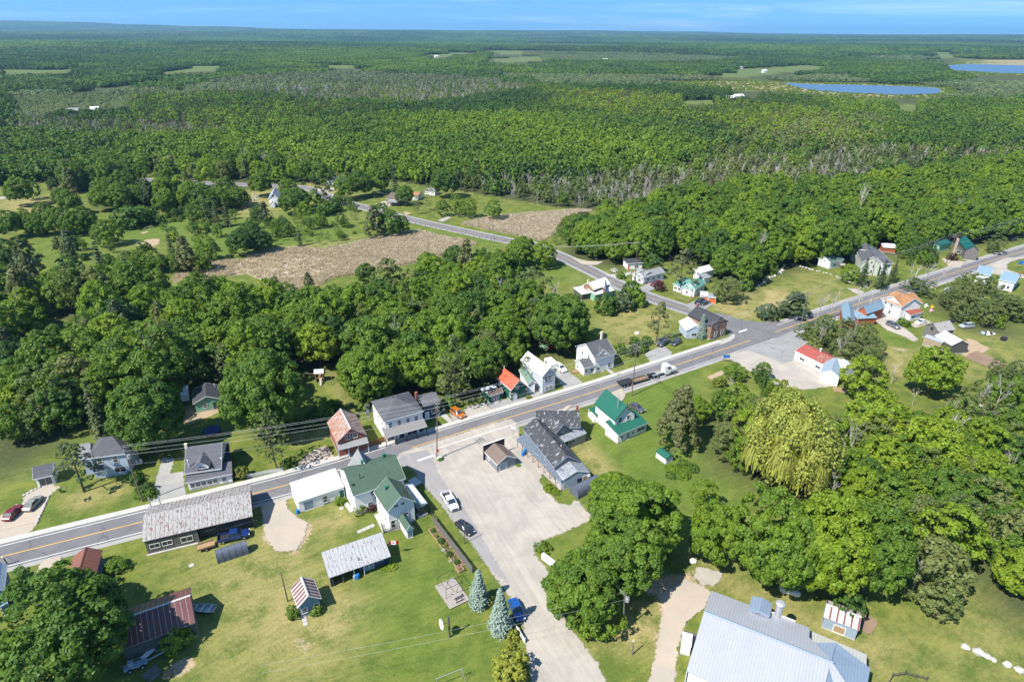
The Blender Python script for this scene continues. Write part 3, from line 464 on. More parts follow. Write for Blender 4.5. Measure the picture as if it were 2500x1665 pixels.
# ---------------------------------------------------------------- buildings
PANE = {}
def winmesh(w, h, kind):
    k = (round(w, 2), round(h, 2), kind)
    if k in PANE: return PANE[k]
    fr, gl = {'w': (WHP, GLS), 'd': (BLK, GLS), 'D': (WHP, WHP), 'G': (WHP, GRNM), 'g': (WHP, WHP), 'O': (WHP, ORANGED), 'B': (WOODB, WOODB), 'L': (WHP, WOODN), 'P': (WHP, BLUEG)}[kind]
    t = .09; b = MB(); x = w / 2
    b.box(-x - t, -.05, -t, -x, .0, h + t); b.box(x, -.05, -t, x + t, 0, h + t); b.box(-x, -.05, h, x, 0, h + t); b.box(-x - .04, -.08, -t, x + .04, -.002, 0)
    f = b.mesh('window', fr); p = MB().box(-x, -.025, 0, x, -.004, h)
    if kind in 'w':
        p2 = MB().box(-.03, -.045, 0, .03, -.026, h) if w > h * 1.0 else MB().box(-x, -.045, h * .5 - .03, x, -.026, h * .5 + .03)
        mu = p2.mesh('muntin', fr)
    else: mu = None
    PANE[k] = (f, p.mesh('pane', gl), mu); return PANE[k]
def add_open(parent, mx, w, h, kind):
    nm = 'window' if kind in 'wd' else 'door'
    f, p, mu = winmesh(w, h, kind)
    o = inst(nm, f, parent, mx); inst('pane' if nm == 'window' else 'door_leaf', p, o)
    if mu: inst('muntin', mu, o)
    return o
class House:
    def __init__(s, name, label, cat, group=None): s.name, s.label, s.cat, s.group, s.root = name, label, cat, group, None
    def wing(s, c, P, H=2.6, rise=1.5, roof='gable', wall=None, rm=None, oe=.35, og=.3, base=0.0, hip=1.0, wins=(), npan=0, trim=None, ridgecap=None, wallsides='FKNO', post=0, slope=0.0, pmat=None, chim=(), thick=.14, rf=.5, wtop=None):
        pts = [g(c, P[2 * i], P[2 * i + 1], H) for i in range(3)]
        A, B, C = [p[:2] for p in pts]; ux = B - A; L = np.linalg.norm(ux); ux = ux / L; uy = np.array([-ux[1], ux[0]]); W = (C - B) @ uy; sw = W < 0; W = abs(W)
        if sw: O, ang = B, math.atan2(-ux[1], -ux[0])
        else: O, ang = A, math.atan2(ux[1], ux[0])
        fx = (lambda u: L - u) if sw else (lambda u: u)
        wm = T(float(O[0]), float(O[1]), 0, ang)
        if s.root is None:
            s.root = tag(empty(s.name, (float(O[0]), float(O[1]), 0), ang), s.label, s.cat, s.group); s.W = wm
        rel = s.W.inverted() @ wm; R = s.root; s.last = dict(L=L, W=W, rel=rel, fx=fx, sw=sw, H=H, rise=rise, wm=wm)
        x0, x1, y0, y1 = og, L - og, oe, W - oe; Hw = H + (rise * oe / (W * rf) if roof == 'gable' else 0) - .02
        tz = thick
        # walls
        if wall is not None:
            b = MB()
            Ht = Hw if wtop is None else wtop
            if roof == 'gable':
                pr = [(y0, base), (y1, base), (y1, Hw), (W * rf, H + rise - .02), (y0, Hw)]
                b.add([(x0, y, z) for y, z in pr] + [(x1, y, z) for y, z in pr], [(4, 3, 2, 1, 0), (5, 6, 7, 8, 9), (0, 1, 6, 5), (1, 2, 7, 6), (4, 0, 5, 9)])
            elif roof in ('hip', 'flat', 'none'): b.box(x0, y0, base, x1, y1, H - .01)
            elif roof == 'shed':
                z = lambda y: H + rise * y / W - .03
                pr = [(y0, base), (y1, base), (y1, z(y1)), (y0, z(y0))]
                b.add([(x0, y, q_) for y, q_ in pr] + [(x1, y, q_) for y, q_ in pr], [(3, 2, 1, 0), (4, 5, 6, 7), (0, 1, 5, 4), (1, 2, 6, 5), (3, 0, 4, 7)])
            if b.v: b.obj('wall', wall, R, rel); MB().box(x0 - .03, y0 - .03, base, x1 + .03, y1 + .03, base + .28).obj('foundation', CONC, R, rel)
        if post:
            b = MB()
            for i in range(post):
                u = x0 + (x1 - x0) * i / (post - 1); yy = y0 + .1; b = MB().box(fx(u) - .07, yy, base, fx(u) + .07, yy + .14, H - .02); b.obj('post', pmat or WHP, R, rel)
        # roof
        rmat = rm or SH_GR; rb = MB()
        e = .0
        if roof == 'gable':
            yr = W * rf; zr = H + rise
            S1 = [(0, 0, H), (L, 0, H), (L, yr, zr), (0, yr, zr)]; S2 = [(L, W, H), (0, W, H), (0, yr, zr), (L, yr, zr)]
            if npan:
                rt = MB().slab([(p[0], p[1], p[2] - .05) for p in S1], .08).slab([(p[0], p[1], p[2] - .05) for p in S2], .08).obj('roof', ridgecap or rmat, R, rel)
                MB().add([(0, yr - .18, zr - .05), (L, yr - .18, zr - .05), (L, yr, zr + .05), (0, yr, zr + .05), (L, yr + .18, zr - .05), (0, yr + .18, zr - .05)], [(0, 1, 2, 3), (3, 2, 4, 5)]).obj('ridge_cap', ridgecap or STW, rt)
                for S_ in (S1, S2):
                    for i in range(npan):
                        t0, t1 = i / npan, (i + 1) / npan; lerp = lambda a, b_, t: tuple(a[k] + (b_[k] - a[k]) * t for k in range(3)); gp = .035 / L
                        q4 = [lerp(S_[0], S_[1], t0 + gp), lerp(S_[0], S_[1], t1 - gp), lerp(S_[3], S_[2], t1 - gp), lerp(S_[3], S_[2], t0 + gp)]
                        mm = rmat if not isinstance(rmat, (list, tuple)) else rmat[i % len(rmat)]
                        MB().slab(q4, .04).obj('roof_panel', mm, rt)
            else:
                rt = MB().slab(S1, tz).slab(S2, tz).obj('roof', rmat, R, rel)
                MB().add([(0, yr - .14, zr - .02), (L, yr - .14, zr - .02), (L, yr, zr + .04), (0, yr, zr + .04), (L, yr + .14, zr - .02), (0, yr + .14, zr - .02)], [(0, 1, 2, 3), (3, 2, 4, 5)]).obj('ridge_cap', ridgecap or rmat, rt)
        elif roof == 'hip':
            h = min(hip * W / 2, L / 2 - .05); zr = H + rise; r0, r1 = (h, W / 2, zr), (L - h, W / 2, zr)
            rb.slab([(0, 0, H), (L, 0, H), r1, r0], tz).slab([(L, W, H), (0, W, H), r0, r1], tz).slab([(L, 0, H), (L, W, H), r1], tz).slab([(0, W, H), (0, 0, H), r0], tz); rt = rb.obj('roof', rmat, R, rel)
        elif roof == 'shed':
            S_ = [(0, 0, H), (L, 0, H), (L, W, H + rise), (0, W, H + rise)]
            if npan:
                rt = MB().slab([(p[0], p[1], p[2] - .05) for p in S_], .08).obj('roof', ridgecap or STW, R, rel)
                for i in range(npan):
                    a_, b_ = L * i / npan + .03, L * (i + 1) / npan - .03; mm = rmat if not isinstance(rmat, (list, tuple)) else rmat[i % len(rmat)]
                    MB().slab([(a_, 0, H), (b_, 0, H), (b_, W, H + rise), (a_, W, H + rise)], .04).obj('roof_panel', mm, rt)
            else: rt = MB().slab(S_, tz).obj('roof', rmat, R, rel)
        elif roof == 'flat': rt = MB().box(0, 0, H - .02, L, W, H + tz).obj('roof', rmat, R, rel)
        elif roof == 'tunnel':
            n = 12; vs = []
            for i in range(n + 1):
                a_ = math.pi * i / n; yy = W / 2 - math.cos(a_) * W / 2; zz = (math.sin(a_) ** .7) * (H + rise)
                vs += [(0, yy, zz), (L, yy, zz)]
            fs = [(2 * i, 2 * i + 1, 2 * i + 3, 2 * i + 2) for i in range(n)] + [tuple(range(0, 2 * n + 2, 2))[::-1], tuple(range(1, 2 * n + 2, 2))]
            rt = MB().add(vs, fs).obj('cover', rmat, R, rel)
            for k in range(6):
                xx = L * k / 5; b = MB(); 
                b.tube([(min(max(xx, .03), L - .03), W / 2 - math.cos(math.pi * i / n) * (W / 2 + .02), (math.sin(math.pi * i / n) ** .7) * (H + rise + .03)) for i in range(n + 1)], .035, 4); b.obj('hoop', rmat, R, rel)
        else: rt = R
        s.rt = rt
        if trim is not None and roof in ('gable', 'shed', 'hip', 'flat'):
            b = MB()
            zf = H - tz - .06
            b.box(-.02, -.025, zf, L + .02, .004, H - .01)
            if roof != 'shed': b.box(-.02, W - .004, zf, L + .02, W + .025, H - .01)
            for xx in (-.03, L + .002):
                if roof == 'gable':
                    for a_, bq in (((0, H), (W * rf, H + rise)), ((W, H), (W * rf, H + rise))): b.add([(xx, a_[0], a_[1] - tz - .08), (xx + .028, a_[0], a_[1] - tz - .08), (xx + .028, bq[0], bq[1] - tz - .08), (xx, bq[0], bq[1] - tz - .08), (xx, a_[0], a_[1] + .02), (xx + .028, a_[0], a_[1] + .02), (xx + .028, bq[0], bq[1] + .02), (xx, bq[0], bq[1] + .02)], [(0, 1, 2, 3), (7, 6, 5, 4), (0, 4, 5, 1), (3, 2, 6, 7), (0, 3, 7, 4), (1, 5, 6, 2)])
            b.obj('fascia', trim, R, rel)
        def side(sd, u, z, off=0.003):
            # u measured in metres along the side, from P0 for F/K, from F side for N/O
            if sd == 'F': return T(fx(u), y0 - off, z, 0)
            if sd == 'K': return T(fx(u), y1 + off, z, math.pi)
            xe = (x1 if not sw else x0) if sd == 'N' else (x0 if not sw else x1)
            plus = xe > L / 2
            return T(xe + (off if plus else -off), u, z, math.pi / 2 if plus else -math.pi / 2)
        s.side = side
        for wdef in wins:
            sd, u, z, ww, hh = wdef[:5]; kind = wdef[5] if len(wdef) > 5 else 'w'
            span = L if sd in 'FK' else W
            add_open(R, rel @ side(sd, u * span, base + z), ww, hh, kind)
        for (u, v, w_, h_, cm) in chim:
            cx, cy = fx(u * L), v * W; zb = H - .3 if roof != 'gable' else H + rise * (1 - abs(v - rf) / max(rf, .001) if v < rf else 1 - (v - rf) / (1 - rf)) - .5
            b = MB().box(cx - w_ / 2, cy - w_ / 2, zb, cx + w_ / 2, cy + w_ / 2, H + rise + h_); b.obj('chimney', cm, rt)
        return s
    def pipe(s, u, v, h=.6, r=.07, m=None, z=None, cap=True):
        d = s.last; x, y = d['fx'](u * d['L']), v * d['W']; zz = d['H'] + d['rise'] * (1 - abs(v - .5) * 2) if z is None else z
        b = MB().tube([(x, y, zz - .15), (x, y, zz + h)], r, 8)
        if cap: b.lathe([(r * 1.7, zz + h), (r * 1.7, zz + h + .06), (.02, zz + h + .14)], 8, (x, y, 0))
        b.obj('vent_pipe', m or BLK, s.root, d['rel'])
    def dish(s, sd, u, z):
        d = s.last; mx = d['rel'] @ s.side(sd, u, z, .1); b = MB().lathe([(.02, 0), (.25, .04), (.36, .13)], 12); b.tube([(0, 0, 0), (.25, .1, -.3)], .025, 4)
        b.obj('satellite_dish', WHP, s.root, mx @ Matrix.Rotation(math.radians(75), 4, 'X'))
def row(sd, us, z, w, h, k='w'): return [(sd, u, z, w, h, k) for u in us]
# --- south side of the main road, left to right
b = House('steel_blue_house', 'steel blue house with a white metal roof cut off by the left edge', 'house')
b.wing('e', (64, 527, 36, 755, -150, 760), 3.6, 1.6, wall=STEELB, rm=WHM, trim=WHP, wins=row('F', (.25, .7), 1.1, .9, 1.3))
b.wing('e', (84, 862, 0, 905, -20, 800), 2.5, .6, 'shed', wall=STEELB, rm=BLUM, oe=.1, og=.1)
b = House('rust_roofed_garage', 'small garage with rust brown ribbed roof, half under a big maple', 'garage')
b.wing('s', (1404, 905, 1300, 1300, 915, 1265), 2.7, 1.5, wall=STEELB, rm=RUSTM, npan=9, ridgecap=RUSTM)
b = House('long_weathered_barn', 'long weathered board barn with a patchy rust and grey tin roof along the road', 'barn')
b.wing('e', (1258, 328, 2235, 100, 2222, -180), 3.4, 1.9, wall=None, rm=TINR, oe=.2, og=.2, npan=26, ridgecap=TINR)
d = b.last; L_, W_ = d['L'], d['W']; R = b.root
bb = MB(); n = 44
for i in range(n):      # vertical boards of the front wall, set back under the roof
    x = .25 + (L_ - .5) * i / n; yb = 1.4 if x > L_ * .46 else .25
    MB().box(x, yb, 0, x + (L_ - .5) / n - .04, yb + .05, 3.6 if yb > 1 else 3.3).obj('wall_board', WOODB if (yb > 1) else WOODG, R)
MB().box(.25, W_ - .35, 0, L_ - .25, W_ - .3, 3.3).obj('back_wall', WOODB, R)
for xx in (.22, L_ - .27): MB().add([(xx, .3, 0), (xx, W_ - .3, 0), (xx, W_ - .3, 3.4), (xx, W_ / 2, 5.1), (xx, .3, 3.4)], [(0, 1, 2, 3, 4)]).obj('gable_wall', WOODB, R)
for u in (.05, .16): add_open(R, T(L_ * u + .7, .24, 1.2), 1.6, .9, 'w')
add_open(R, T(L_ * .37, .24, .9), 1.9, 1.1, 'w')
for i, (u, l_) in enumerate(((.72, 3.2), (.80, 4.4), (.52, 2.2))):
    MB().tube([(L_ * u, 1.1, 1.0 + .25 * i), (L_ * u + l_, 1.05, 1.15 + .25 * i)], .05, 5).obj('ladder_rail', GALV, R)
for u in (.03, .12): MB().tube([(L_ * u, W_ - .5, 3.3), (L_ * u, W_ - .5, 5.9)], .12, 7).obj('flue', GALV, R)
MB().box(0, -.15, 0, L_ * .46, .2, .16).obj('stone_sill', STONE, R)
b = House('striped_roof_shed', 'little blue shed with a red and silver striped tin roof', 'shed')
b.wing('g', (603, 660, 669, 825, 455, 905), 2.9, 1.7, wall=STEELB, rm=[STR, STR, STW], npan=18, ridgecap=STW, trim=WHP, wins=[('N', .24, .9, .8, 1.0), ('N', .74, .9, .8, 1.0)])
b = House('low_tin_roofed_shed', 'long low open fronted shed with a rust spotted tin roof and small flag', 'shed')
b.wing('g', (735, 648, 1285, 455, 1228, 282), 2.5, 1.3, 'shed', wall=None, rm=TINR2, npan=16, ridgecap=TINR2)
d = b.last; L_, W_ = d['L'], d['W']; R = b.root; z2 = lambda y: 2.5 + 1.3 * y / W_ - .12
for xx, m_ in ((.25, WOODG), (L_ - .3, SLATE)): MB().slab([(xx, .2, 0), (xx, W_ - .2, 0), (xx, W_ - .2, z2(W_ - .2)), (xx, .2, z2(.2))], .08).obj('end_wall', m_, R)
MB().box(.25, W_ - .3, 0, L_ - .25, W_ - .2, 3.5).obj('back_wall', WOODG, R); MB().box(L_ * .52, 1.2, 0, L_ - .35, 1.3, 2.6).obj('front_wall', SLATE, R); MB().box(L_ * .5, 1.3, 0, L_ * .52, W_ - .4, 3.0).obj('partition_wall', WOODG, R)
for u in (.02, .18, .36, .52): MB().box(L_ * u + .3, .2, 0, L_ * u + .42, .32, 2.42).obj('post', WHP if u > .3 else WOODG, R)
for u, k in ((.62, 'P'), (.69, 'P'), (.84, 'w')): add_open(R, T(L_ * u, 1.19, .1 if k == 'P' else 1.2), .85 if k == 'P' else 1.2, 2.0 if k == 'P' else .6, k)
b = House('maroon_metal_barn', 'maroon metal roofed barn with pale seams in the shade of the big left maple', 'barn')
b.wing('e', (1065, 1285, 1728, 1040, 1655, 735), 3.3, 2.1, wall=WOODB, rm=MAROON, npan=13, ridgecap=STW, og=.2, wins=[('F', .2, .4, 1.8, 2.2, 'B'), ('F', .6, 1.2, 1.0, .8)])
b = House('tarp_shelter', 'dark grey fabric tunnel shelter in front of the weathered barn', 'shelter', 'fabric tunnel shelters')
b.wing('e', (1928, 524, 2203, 434, 2180, 372), 0.0, 2.3, 'tunnel', rm=TARP)
b = House('tarp_shelter', 'dark blue grey fabric tunnel shelter behind the store with the patchy roof', 'shelter', 'fabric tunnel shelters')
b.wing('c', (2215, 1338, 2425, 1232, 2360, 1170), 0.0, 2.4, 'tunnel', rm=TARP)
b = House('white_green_roofed_house', 'large white house with green shingle roofs and a flat white wing at the street corner', 'house')
b.wing('c', (225, 1308, 690, 1150, 616, 905), 5.3, 2.9, wall=WHT, rm=SH_GG, trim=WHP, chim=((-.03, .42, .7, -1.2, CREAM),), wins=[('F', .38, 3.9, .9, .7, 'd'), ('F', .3, 1, 1, 1.1), ('O', .3, 3.6, .8, 1.2), ('O', .3, 1, .8, 1.2), ('O', .65, 3.6, .8, 1.2), ('N', .3, 3.4, .8, 1.2), ('K', .3, 3.4, .9, 1.2), ('K', .7, 3.4, .9, 1.2), ('K', .3, 1, .9, 1.2), ('K', .7, 1, .9, 1.2), ('N', .7, 1, .8, 1.2)])
d = b.last
for u, v in ((.38, .6), (.80, .6)):
    x, y = d['fx'](u * d['L']), v * d['W']; MB().box(x - .3, y - .3, 7.4, x + .3, y + .3, 8.5).obj('roof_vent', mat('vent_green', (.01, .12, .08)), b.root, d['rel'])
b.pipe(.22, .27, 1.2, z=6.8); b.pipe(.06, .2, .35, z=6.2, r=.2)
# steep gablet on the road side
x = d['fx'](.4 * d['L']); MB().add([(x - 2.6, d['W'] - .2, 5.5), (x + 2.6, d['W'] - .2, 5.5), (x, d['W'] - .3, 9.2), (x, d['W'] * .5, 8.3)], [(0, 1, 2), (1, 3, 2), (3, 0, 2)]).obj('gablet', SH_LG, b.root, d['rel'])
b.wing('c', (405, 1270, 525, 1452, 790, 1365), 5.0, 2.6, wall=WHT, rm=SH_GG, trim=WHP, wins=[('N', .33, 5.2, .75, .6), ('N', .56, 5.2, .75, .6), ('N', .18, .6, .8, 1.7), ('N', .36, 1.6, .7, .6), ('N', .66, 2.3, .7, .6), ('F', .3, 3.0, .8, 1.0), ('F', .7, 1.0, .8, 1.1)])
d = b.last; MB().box(d['fx'](.35 * d['L']) - .3, .62 * d['W'] - 2.1, 6.5, d['fx'](.35 * d['L']) + .3, .62 * d['W'] - 1.5, 7.3).obj('roof_vent', mat('vent_green', (.01, .12, .08)), b.root, d['rel'])
b.pipe(.72, .75, 1.0, z=6.0); b.pipe(.93, .75, 3.0, z=5.8, r=.05)
b.wing('c', (880, 1368, 742, 1190, 672, 1200), 3.0, .5, 'shed', wall=WHT, rm=WHM, trim=WHP, oe=.3, og=.2, wins=[('O', .4, .3, 2.2, 2.0, 'd')])
b.wing('b', (1182, 1252, 1596, 1112, 1535, 968), 3.0, .7, 'shed', wall=WHT, rm=WHM, trim=WHP, oe=.15, og=.1, wins=[('F', .22, .1, 1.9, 2.2, 'P'), ('F', .42, .1, 1.9, 2.2, 'g'), ('F', .56, .6, 1.0, 1.4), ('F', .93, .2, .9, 2.0, 'G')])
b.wing('c', (708, 1175, 770, 1225, 850, 1200), .5, 0, 'flat', rm=GALV, oe=0, og=0)
b = House('green_roofed_garden_shed', 'tiny white shed with green shingle roof behind the big white house', 'shed')
b.wing('b', (2072, 1400, 2142, 1510, 2212, 1482), 2.2, 1.2, wall=WHT, rm=SH_GG, trim=WHP, oe=.2, og=.2, wins=[('N', .5, .1, .8, 1.7, 'P')])
b = House('lot_garage', 'small grey garage with a brown shingle roof standing in the gravel lot', 'garage')
b.wing('c', (1387, 918, 1497, 1031, 1668, 965), 2.3, 1.5, wall=GREYB, rm=SH_BRN, trim=WHP, oe=.15, og=.2, wins=[('N', .33, .05, 1.9, 1.9, 'P'), ('F', .3, 1.1, .6, .6)])
d = b.last; xo = d['fx'](0); dx = -.18 if xo < 1 else .02
MB().box(xo + dx, -.25, 0, xo + dx + .16, d['W'] + .25, 4.1).obj('false_front', BLK, b.root, d['rel'])
MB().box(xo + dx - .03, -.28, 4.1, xo + dx + .19, d['W'] + .28, 4.2).obj('false_front_cap', WHP, b.root, d['rel'])
b = House('patchy_roofed_store', 'rambling store with a patchy black and silver roof and long porch', 'building')
b.wing('c', (1722, 708, 2002, 1056, 2212, 975), 3.9, 2.1, wall=GREYB, rm=PATCHY, trim=BLUEG, wins=[('O', .3, 1.2, 1.0, 1.2), ('O', .6, 1.2, 1.0, 1.2), ('O', .5, 4.0, .8, .8)])
b.pipe(.1, .6, .8); b.pipe(.75, .6, .35, m=WHP)
b.wing('c', (2062, 1182, 1665, 808, 1722, 778), 2.5, 1.0, 'shed', wall=None, rm=PORCHR, oe=.15, og=.1, post=9, pmat=WOODN)
d = b.last; MB().box(.1, .1, 0, d['L'] - .1, d['W'] + .9, .22).obj('porch_floor', DECK, b.root, d['rel']); MB().box(.6, d['W'] + .3, .23, d['L'] - .6, d['W'] + .38, 3.0).obj('porch_wall', BEIGE, b.root, d['rel'])
for u in (.55, .72, .86): add_open(b.root, d['rel'] @ T(d['fx'](u * d['L']), d['W'] + .29, .3), .9 if u > .8 else 1.3, 2.0, 'w')
b.wing('c', (2006, 1062, 2085, 1160, 2308, 1078), 3.0, 1.3, wall=BLUEG, rm=PATCHL, trim=WHP, oe=.15, og=.1, wins=[('N', .62, 1.1, .9, .8, 'd'), ('N', .83, .2, 1.0, 2.0, 'L')]); b.dish('N', b.last['W'] * .95, 2.2)
b.wing('c', (1842, 700, 2236, 700, 2166, 560), 4.2, 2.4, wall=GREYB, rm=PATCHY, trim=BLUEG, wins=[('N', .3, 1, 1, 1.2)], chim=((.95, .55, .55, 1.3, BRICK),))
b.wing('c', (1880, 655, 2010, 768, 2145, 705), 4.2, 2.2, wall=GREYB, rm=PATCHY, trim=BLUEG, wins=[('N', .5, 4.1, .6, .7)])
b.wing('c', (2075, 835, 2290, 748, 2238, 700), 2.7, .8, 'shed', wall=BEIGE, rm=PATCHL, trim=WHP, oe=.2, og=.15, wins=[('F', .42, 1.2, 2.0, .9), ('F', .18, .1, .9, 2.0, 'B')])
b.wing('c', (1878, 632, 1945, 612, 2010, 598), 4.6, 0.01, 'none', wall=None)
d = b.last
b = House('green_metal_roofed_house', 'white two storey house with a bright green metal roof and lean-to annex', 'house')
b.wing('d', (1450, 852, 1632, 1003, 1812, 932), 4.9, 3.3, wall=WHT, rm=GRNM, trim=GRNM, wins=[('N', .3, 3.6, .9, 1.4), ('N', .66, 3.8, .9, 1.2), ('F', .15, 1.4, .8, 1.1), ('F', .78, 1.2, .8, 1.1), ('K', .3, 1, .9, 1.2), ('O', .5, 3.4, .9, 1.2)])
b.pipe(.9, .62, .7); d = b.last
MB().tube([(d['fx'](d['L'] * .78), d['W'] * .3, 6.5), (d['fx'](d['L'] * .78), d['W'] * .3, 11.5)], .05, 4).tube([(d['fx'](d['L'] * .78) + .3, d['W'] * .3, 6.5), (d['fx'](d['L'] * .78) + .3, d['W'] * .3, 10.5)], .05, 4).obj('antenna_mast', GALV, b.root, d['rel'])
b.wing('d', (1665, 1130, 1925, 1022, 1858, 920), 2.7, 1.2, 'shed', wall=WHT, rm=GRNM, trim=WHP, oe=.2, og=.15, wins=[('F', .15, 1.1, .8, .6), ('F', .36, .1, 1.0, 1.9, 'P'), ('F', .52, 1.2, .6, .6), ('F', .8, 1.1, 2.4, .9)])
b.wing('d', (1400, 890, 1452, 950, 1500, 930), 2.4, .3, 'flat', wall=None, rm=GRNM, oe=0.05, og=.05, post=3)
d = b.last; MB().box(0, 0, 0, d['L'], d['W'], 1.0).obj('porch_wall', WHT, b.root, d['rel'])
b = House('green_roofed_tool_shed', 'little white tool shed with a green metal roof alone on the right lawn', 'shed')
b.wing('d', (1996, 1273, 2088, 1340, 2151, 1307), 1.7, .55, wall=WHT, rm=GRNM, oe=.1, og=.1, trim=GRNM)
b = House('silver_roofed_hall', 'huge low hall with ribbed silver metal roofs at the lower right edge', 'building')
b.wing('i', (615, 940, 1758, 1390, 1760, 1392), 6.4, .01, 'none', wall=None)
b.root['label'] = b.label
def raw(b, c, P, wall=None, rm=None, name='roof', th=.12, base=None):     # explicit roof polygon: (x, y, z) image corners with heights
    Q = [b.W.inverted() @ Vector([float(v) for v in g(c, x, y, z)]) for x, y, z in P]
    return MB().slab(Q, th).obj(name, rm, b.root)
def fillwall(b, c, P, m, name='wall', th=.1): return raw(b, c, P, rm=m, name=name, th=th)
A0, A1 = (435, 1460, 3.6), (1500, 1900, 3.6); R0_, R1_ = (612, 940, 6.4), (1757, 1392, 6.4); N0, N1 = (706, 768, 4.6), (1548, 1085, 4.6)
# roofs as real planes: ridge line R0-R1, south eave, north eave
r0, r1 = g('i', *R0_[:2], 6.4), g('i', *R1_[:2], 6.4); ux = (r1 - r0)[:2]; LL = np.linalg.norm(ux); ux /= LL; uy = np.array([-ux[1], ux[0]])
fr = T(float(r0[0]), float(r0[1]), 0, math.atan2(ux[1], ux[0])); rel = b.W.inverted() @ fr; loc2 = lambda c, x, y, z: fr.inverted() @ Vector([float(v) for v in g(c, x, y, z)])
s0 = loc2('i', 435, 1460, 3.4); n0 = loc2('i', 706, 768, 4.9); n1 = loc2('i', 1548, 1085, 4.9); lob = loc2('i', 1545, 1195, 5.3)
Ls, Wn = s0.y, n0.y
rt = MB().slab([(0, Ls, 3.4), (LL + 9, Ls, 3.4), (LL - .2, 0, 6.4), (0, 0, 6.4)], .12).slab([(n1.x, 0.0, 6.4), (n1.x, Wn, 4.9), (0, Wn, 4.9), (0, 0, 6.4)][::-1][::-1], .12).slab([(LL, 0, 6.4), (n1.x, Wn * .62, 5.45), (n1.x, 0, 6.4)], .12).obj('roof', SILV, b.root, rel)
MB().add([(0, -.25, 6.38), (LL, -.25, 6.38), (LL, 0, 6.52), (0, 0, 6.52), (LL, .25, 6.38), (0, .25, 6.38)], [(0, 1, 2, 3), (3, 2, 4, 5)]).obj('ridge_cap', SILB, rt)
MB().slab([(0.1, -.1, 6.2), (0.1, Ls + .3, 3.1), (.1, Ls + .3, 0), (.1, Wn - .3, 0), (.1, Wn - .3, 4.6)], .1).obj('end_wall', WHT, b.root, rel)
MB().box(.3, Ls + .3, 0, LL + 8, Ls + .45, 3.2).obj('wall', WHT, b.root, rel); MB().box(.3, Wn - .4, 0, n1.x - .2, Wn - .3, 4.7).obj('wall', WHT, b.root, rel); MB().box(n1.x - .25, .5, 0, n1.x - .15, Wn - .4, 4.8).obj('wall', SLATE, b.root, rel)
# lower wing to the right with its own ridge and a flat grey skirt roof
w0, w1 = loc2('i', 1782, 1222, 5.6), loc2('i', 1765, 1620, 5.6); e1 = loc2('i', 2045, 1480, 3.6)
MB().slab([(w0.x, w0.y, 5.6), (LL - .3, -.2, 6.3), (n1.x + .8, Wn * .55, 5.0)], .1).obj('roof_hip', SILB, b.root, rel)
MB().slab([(w0.x, w0.y, 5.6), (e1.x + .5, e1.y + 1, 3.7), (e1.x - .6, e1.y - 11, 3.7), (LL - 1.5, -11, 5.9), (LL - .3, -.2, 6.2)][::-1], .12).obj('roof_wing', SILB, b.root, rel)
sk = [loc2('i', x, y, 3.2) for x, y in ((1552, 1112), (2050, 1322), (2046, 1480), (1960, 1460), (1640, 1230), (1555, 1200))]
MB().slab([(v.x, v.y, 3.2) for v in sk][::-1], .12).obj('skirt_roof', mat('grey_skirt_metal', (.33, .33, .31), var=.06, ribs=(0, .5, .03)), b.root, rel)
MB().slab([(v.x, v.y, 3.0) for v in sk][::-1], 2.95).obj('lower_wall', WHT, b.root, rel)
ch = loc2('i', 1262, 975, 5.0); MB().tube([(ch.x, ch.y, 4.6), (ch.x, ch.y, 7.4)], .55, 12).lathe([(.75, 7.4), (.75, 7.7), (.5, 7.9)], 12, (ch.x, ch.y, 0)).obj('chimney_flue', GALV, b.root, rel)
dm = loc2('i', 1110, 905, 5.0); MB().slab([(dm.x - 1.6, dm.y - 2, 5.9), (dm.x, dm.y - 2, 6.3), (dm.x, dm.y + 1.2, 6.0), (dm.x - 1.6, dm.y + 1.2, 5.5)], .6).slab([(dm.x, dm.y - 2, 6.3), (dm.x + 1.6, dm.y - 2, 5.9), (dm.x + 1.6, dm.y + 1.2, 5.5), (dm.x, dm.y + 1.2, 6.0)], .6).obj('dormer', SILB, b.root, rel)
MB().box(ch.x - 2.6, Wn - .05, 5.0, ch.x + 2.6, Wn + .1, 5.2).obj('snow_guard', WHP, b.root, rel)
b = House('white_lean_to', 'little white flat roofed lean-to against the end of the silver roofed hall', 'shed')
b.wing('i', (412, 1225, 500, 1250, 530, 1160), 2.4, .3, 'shed', wall=WHT, rm=WHM, oe=.05, og=.05, trim=WHP); d = b.last
MB().box(.2, d['W'] + .05, 0, 2.4, d['W'] + 1.6, 1.2).obj('landing', WOODB, b.root, d['rel'])
b = House('streaked_tin_shed', 'small grey shed with rust streaked tin roof under the great maples', 'shed')
b.wing('i', (1670, 990, 1985, 1110, 2045, 965), 2.6, 1.0, 'gable', wall=BLUEG, rm=[STW, STW, STR], npan=15, ridgecap=STW, oe=.15, og=.15, wins=[('F', .5, .3, 1.6, 1.4, 'L')])
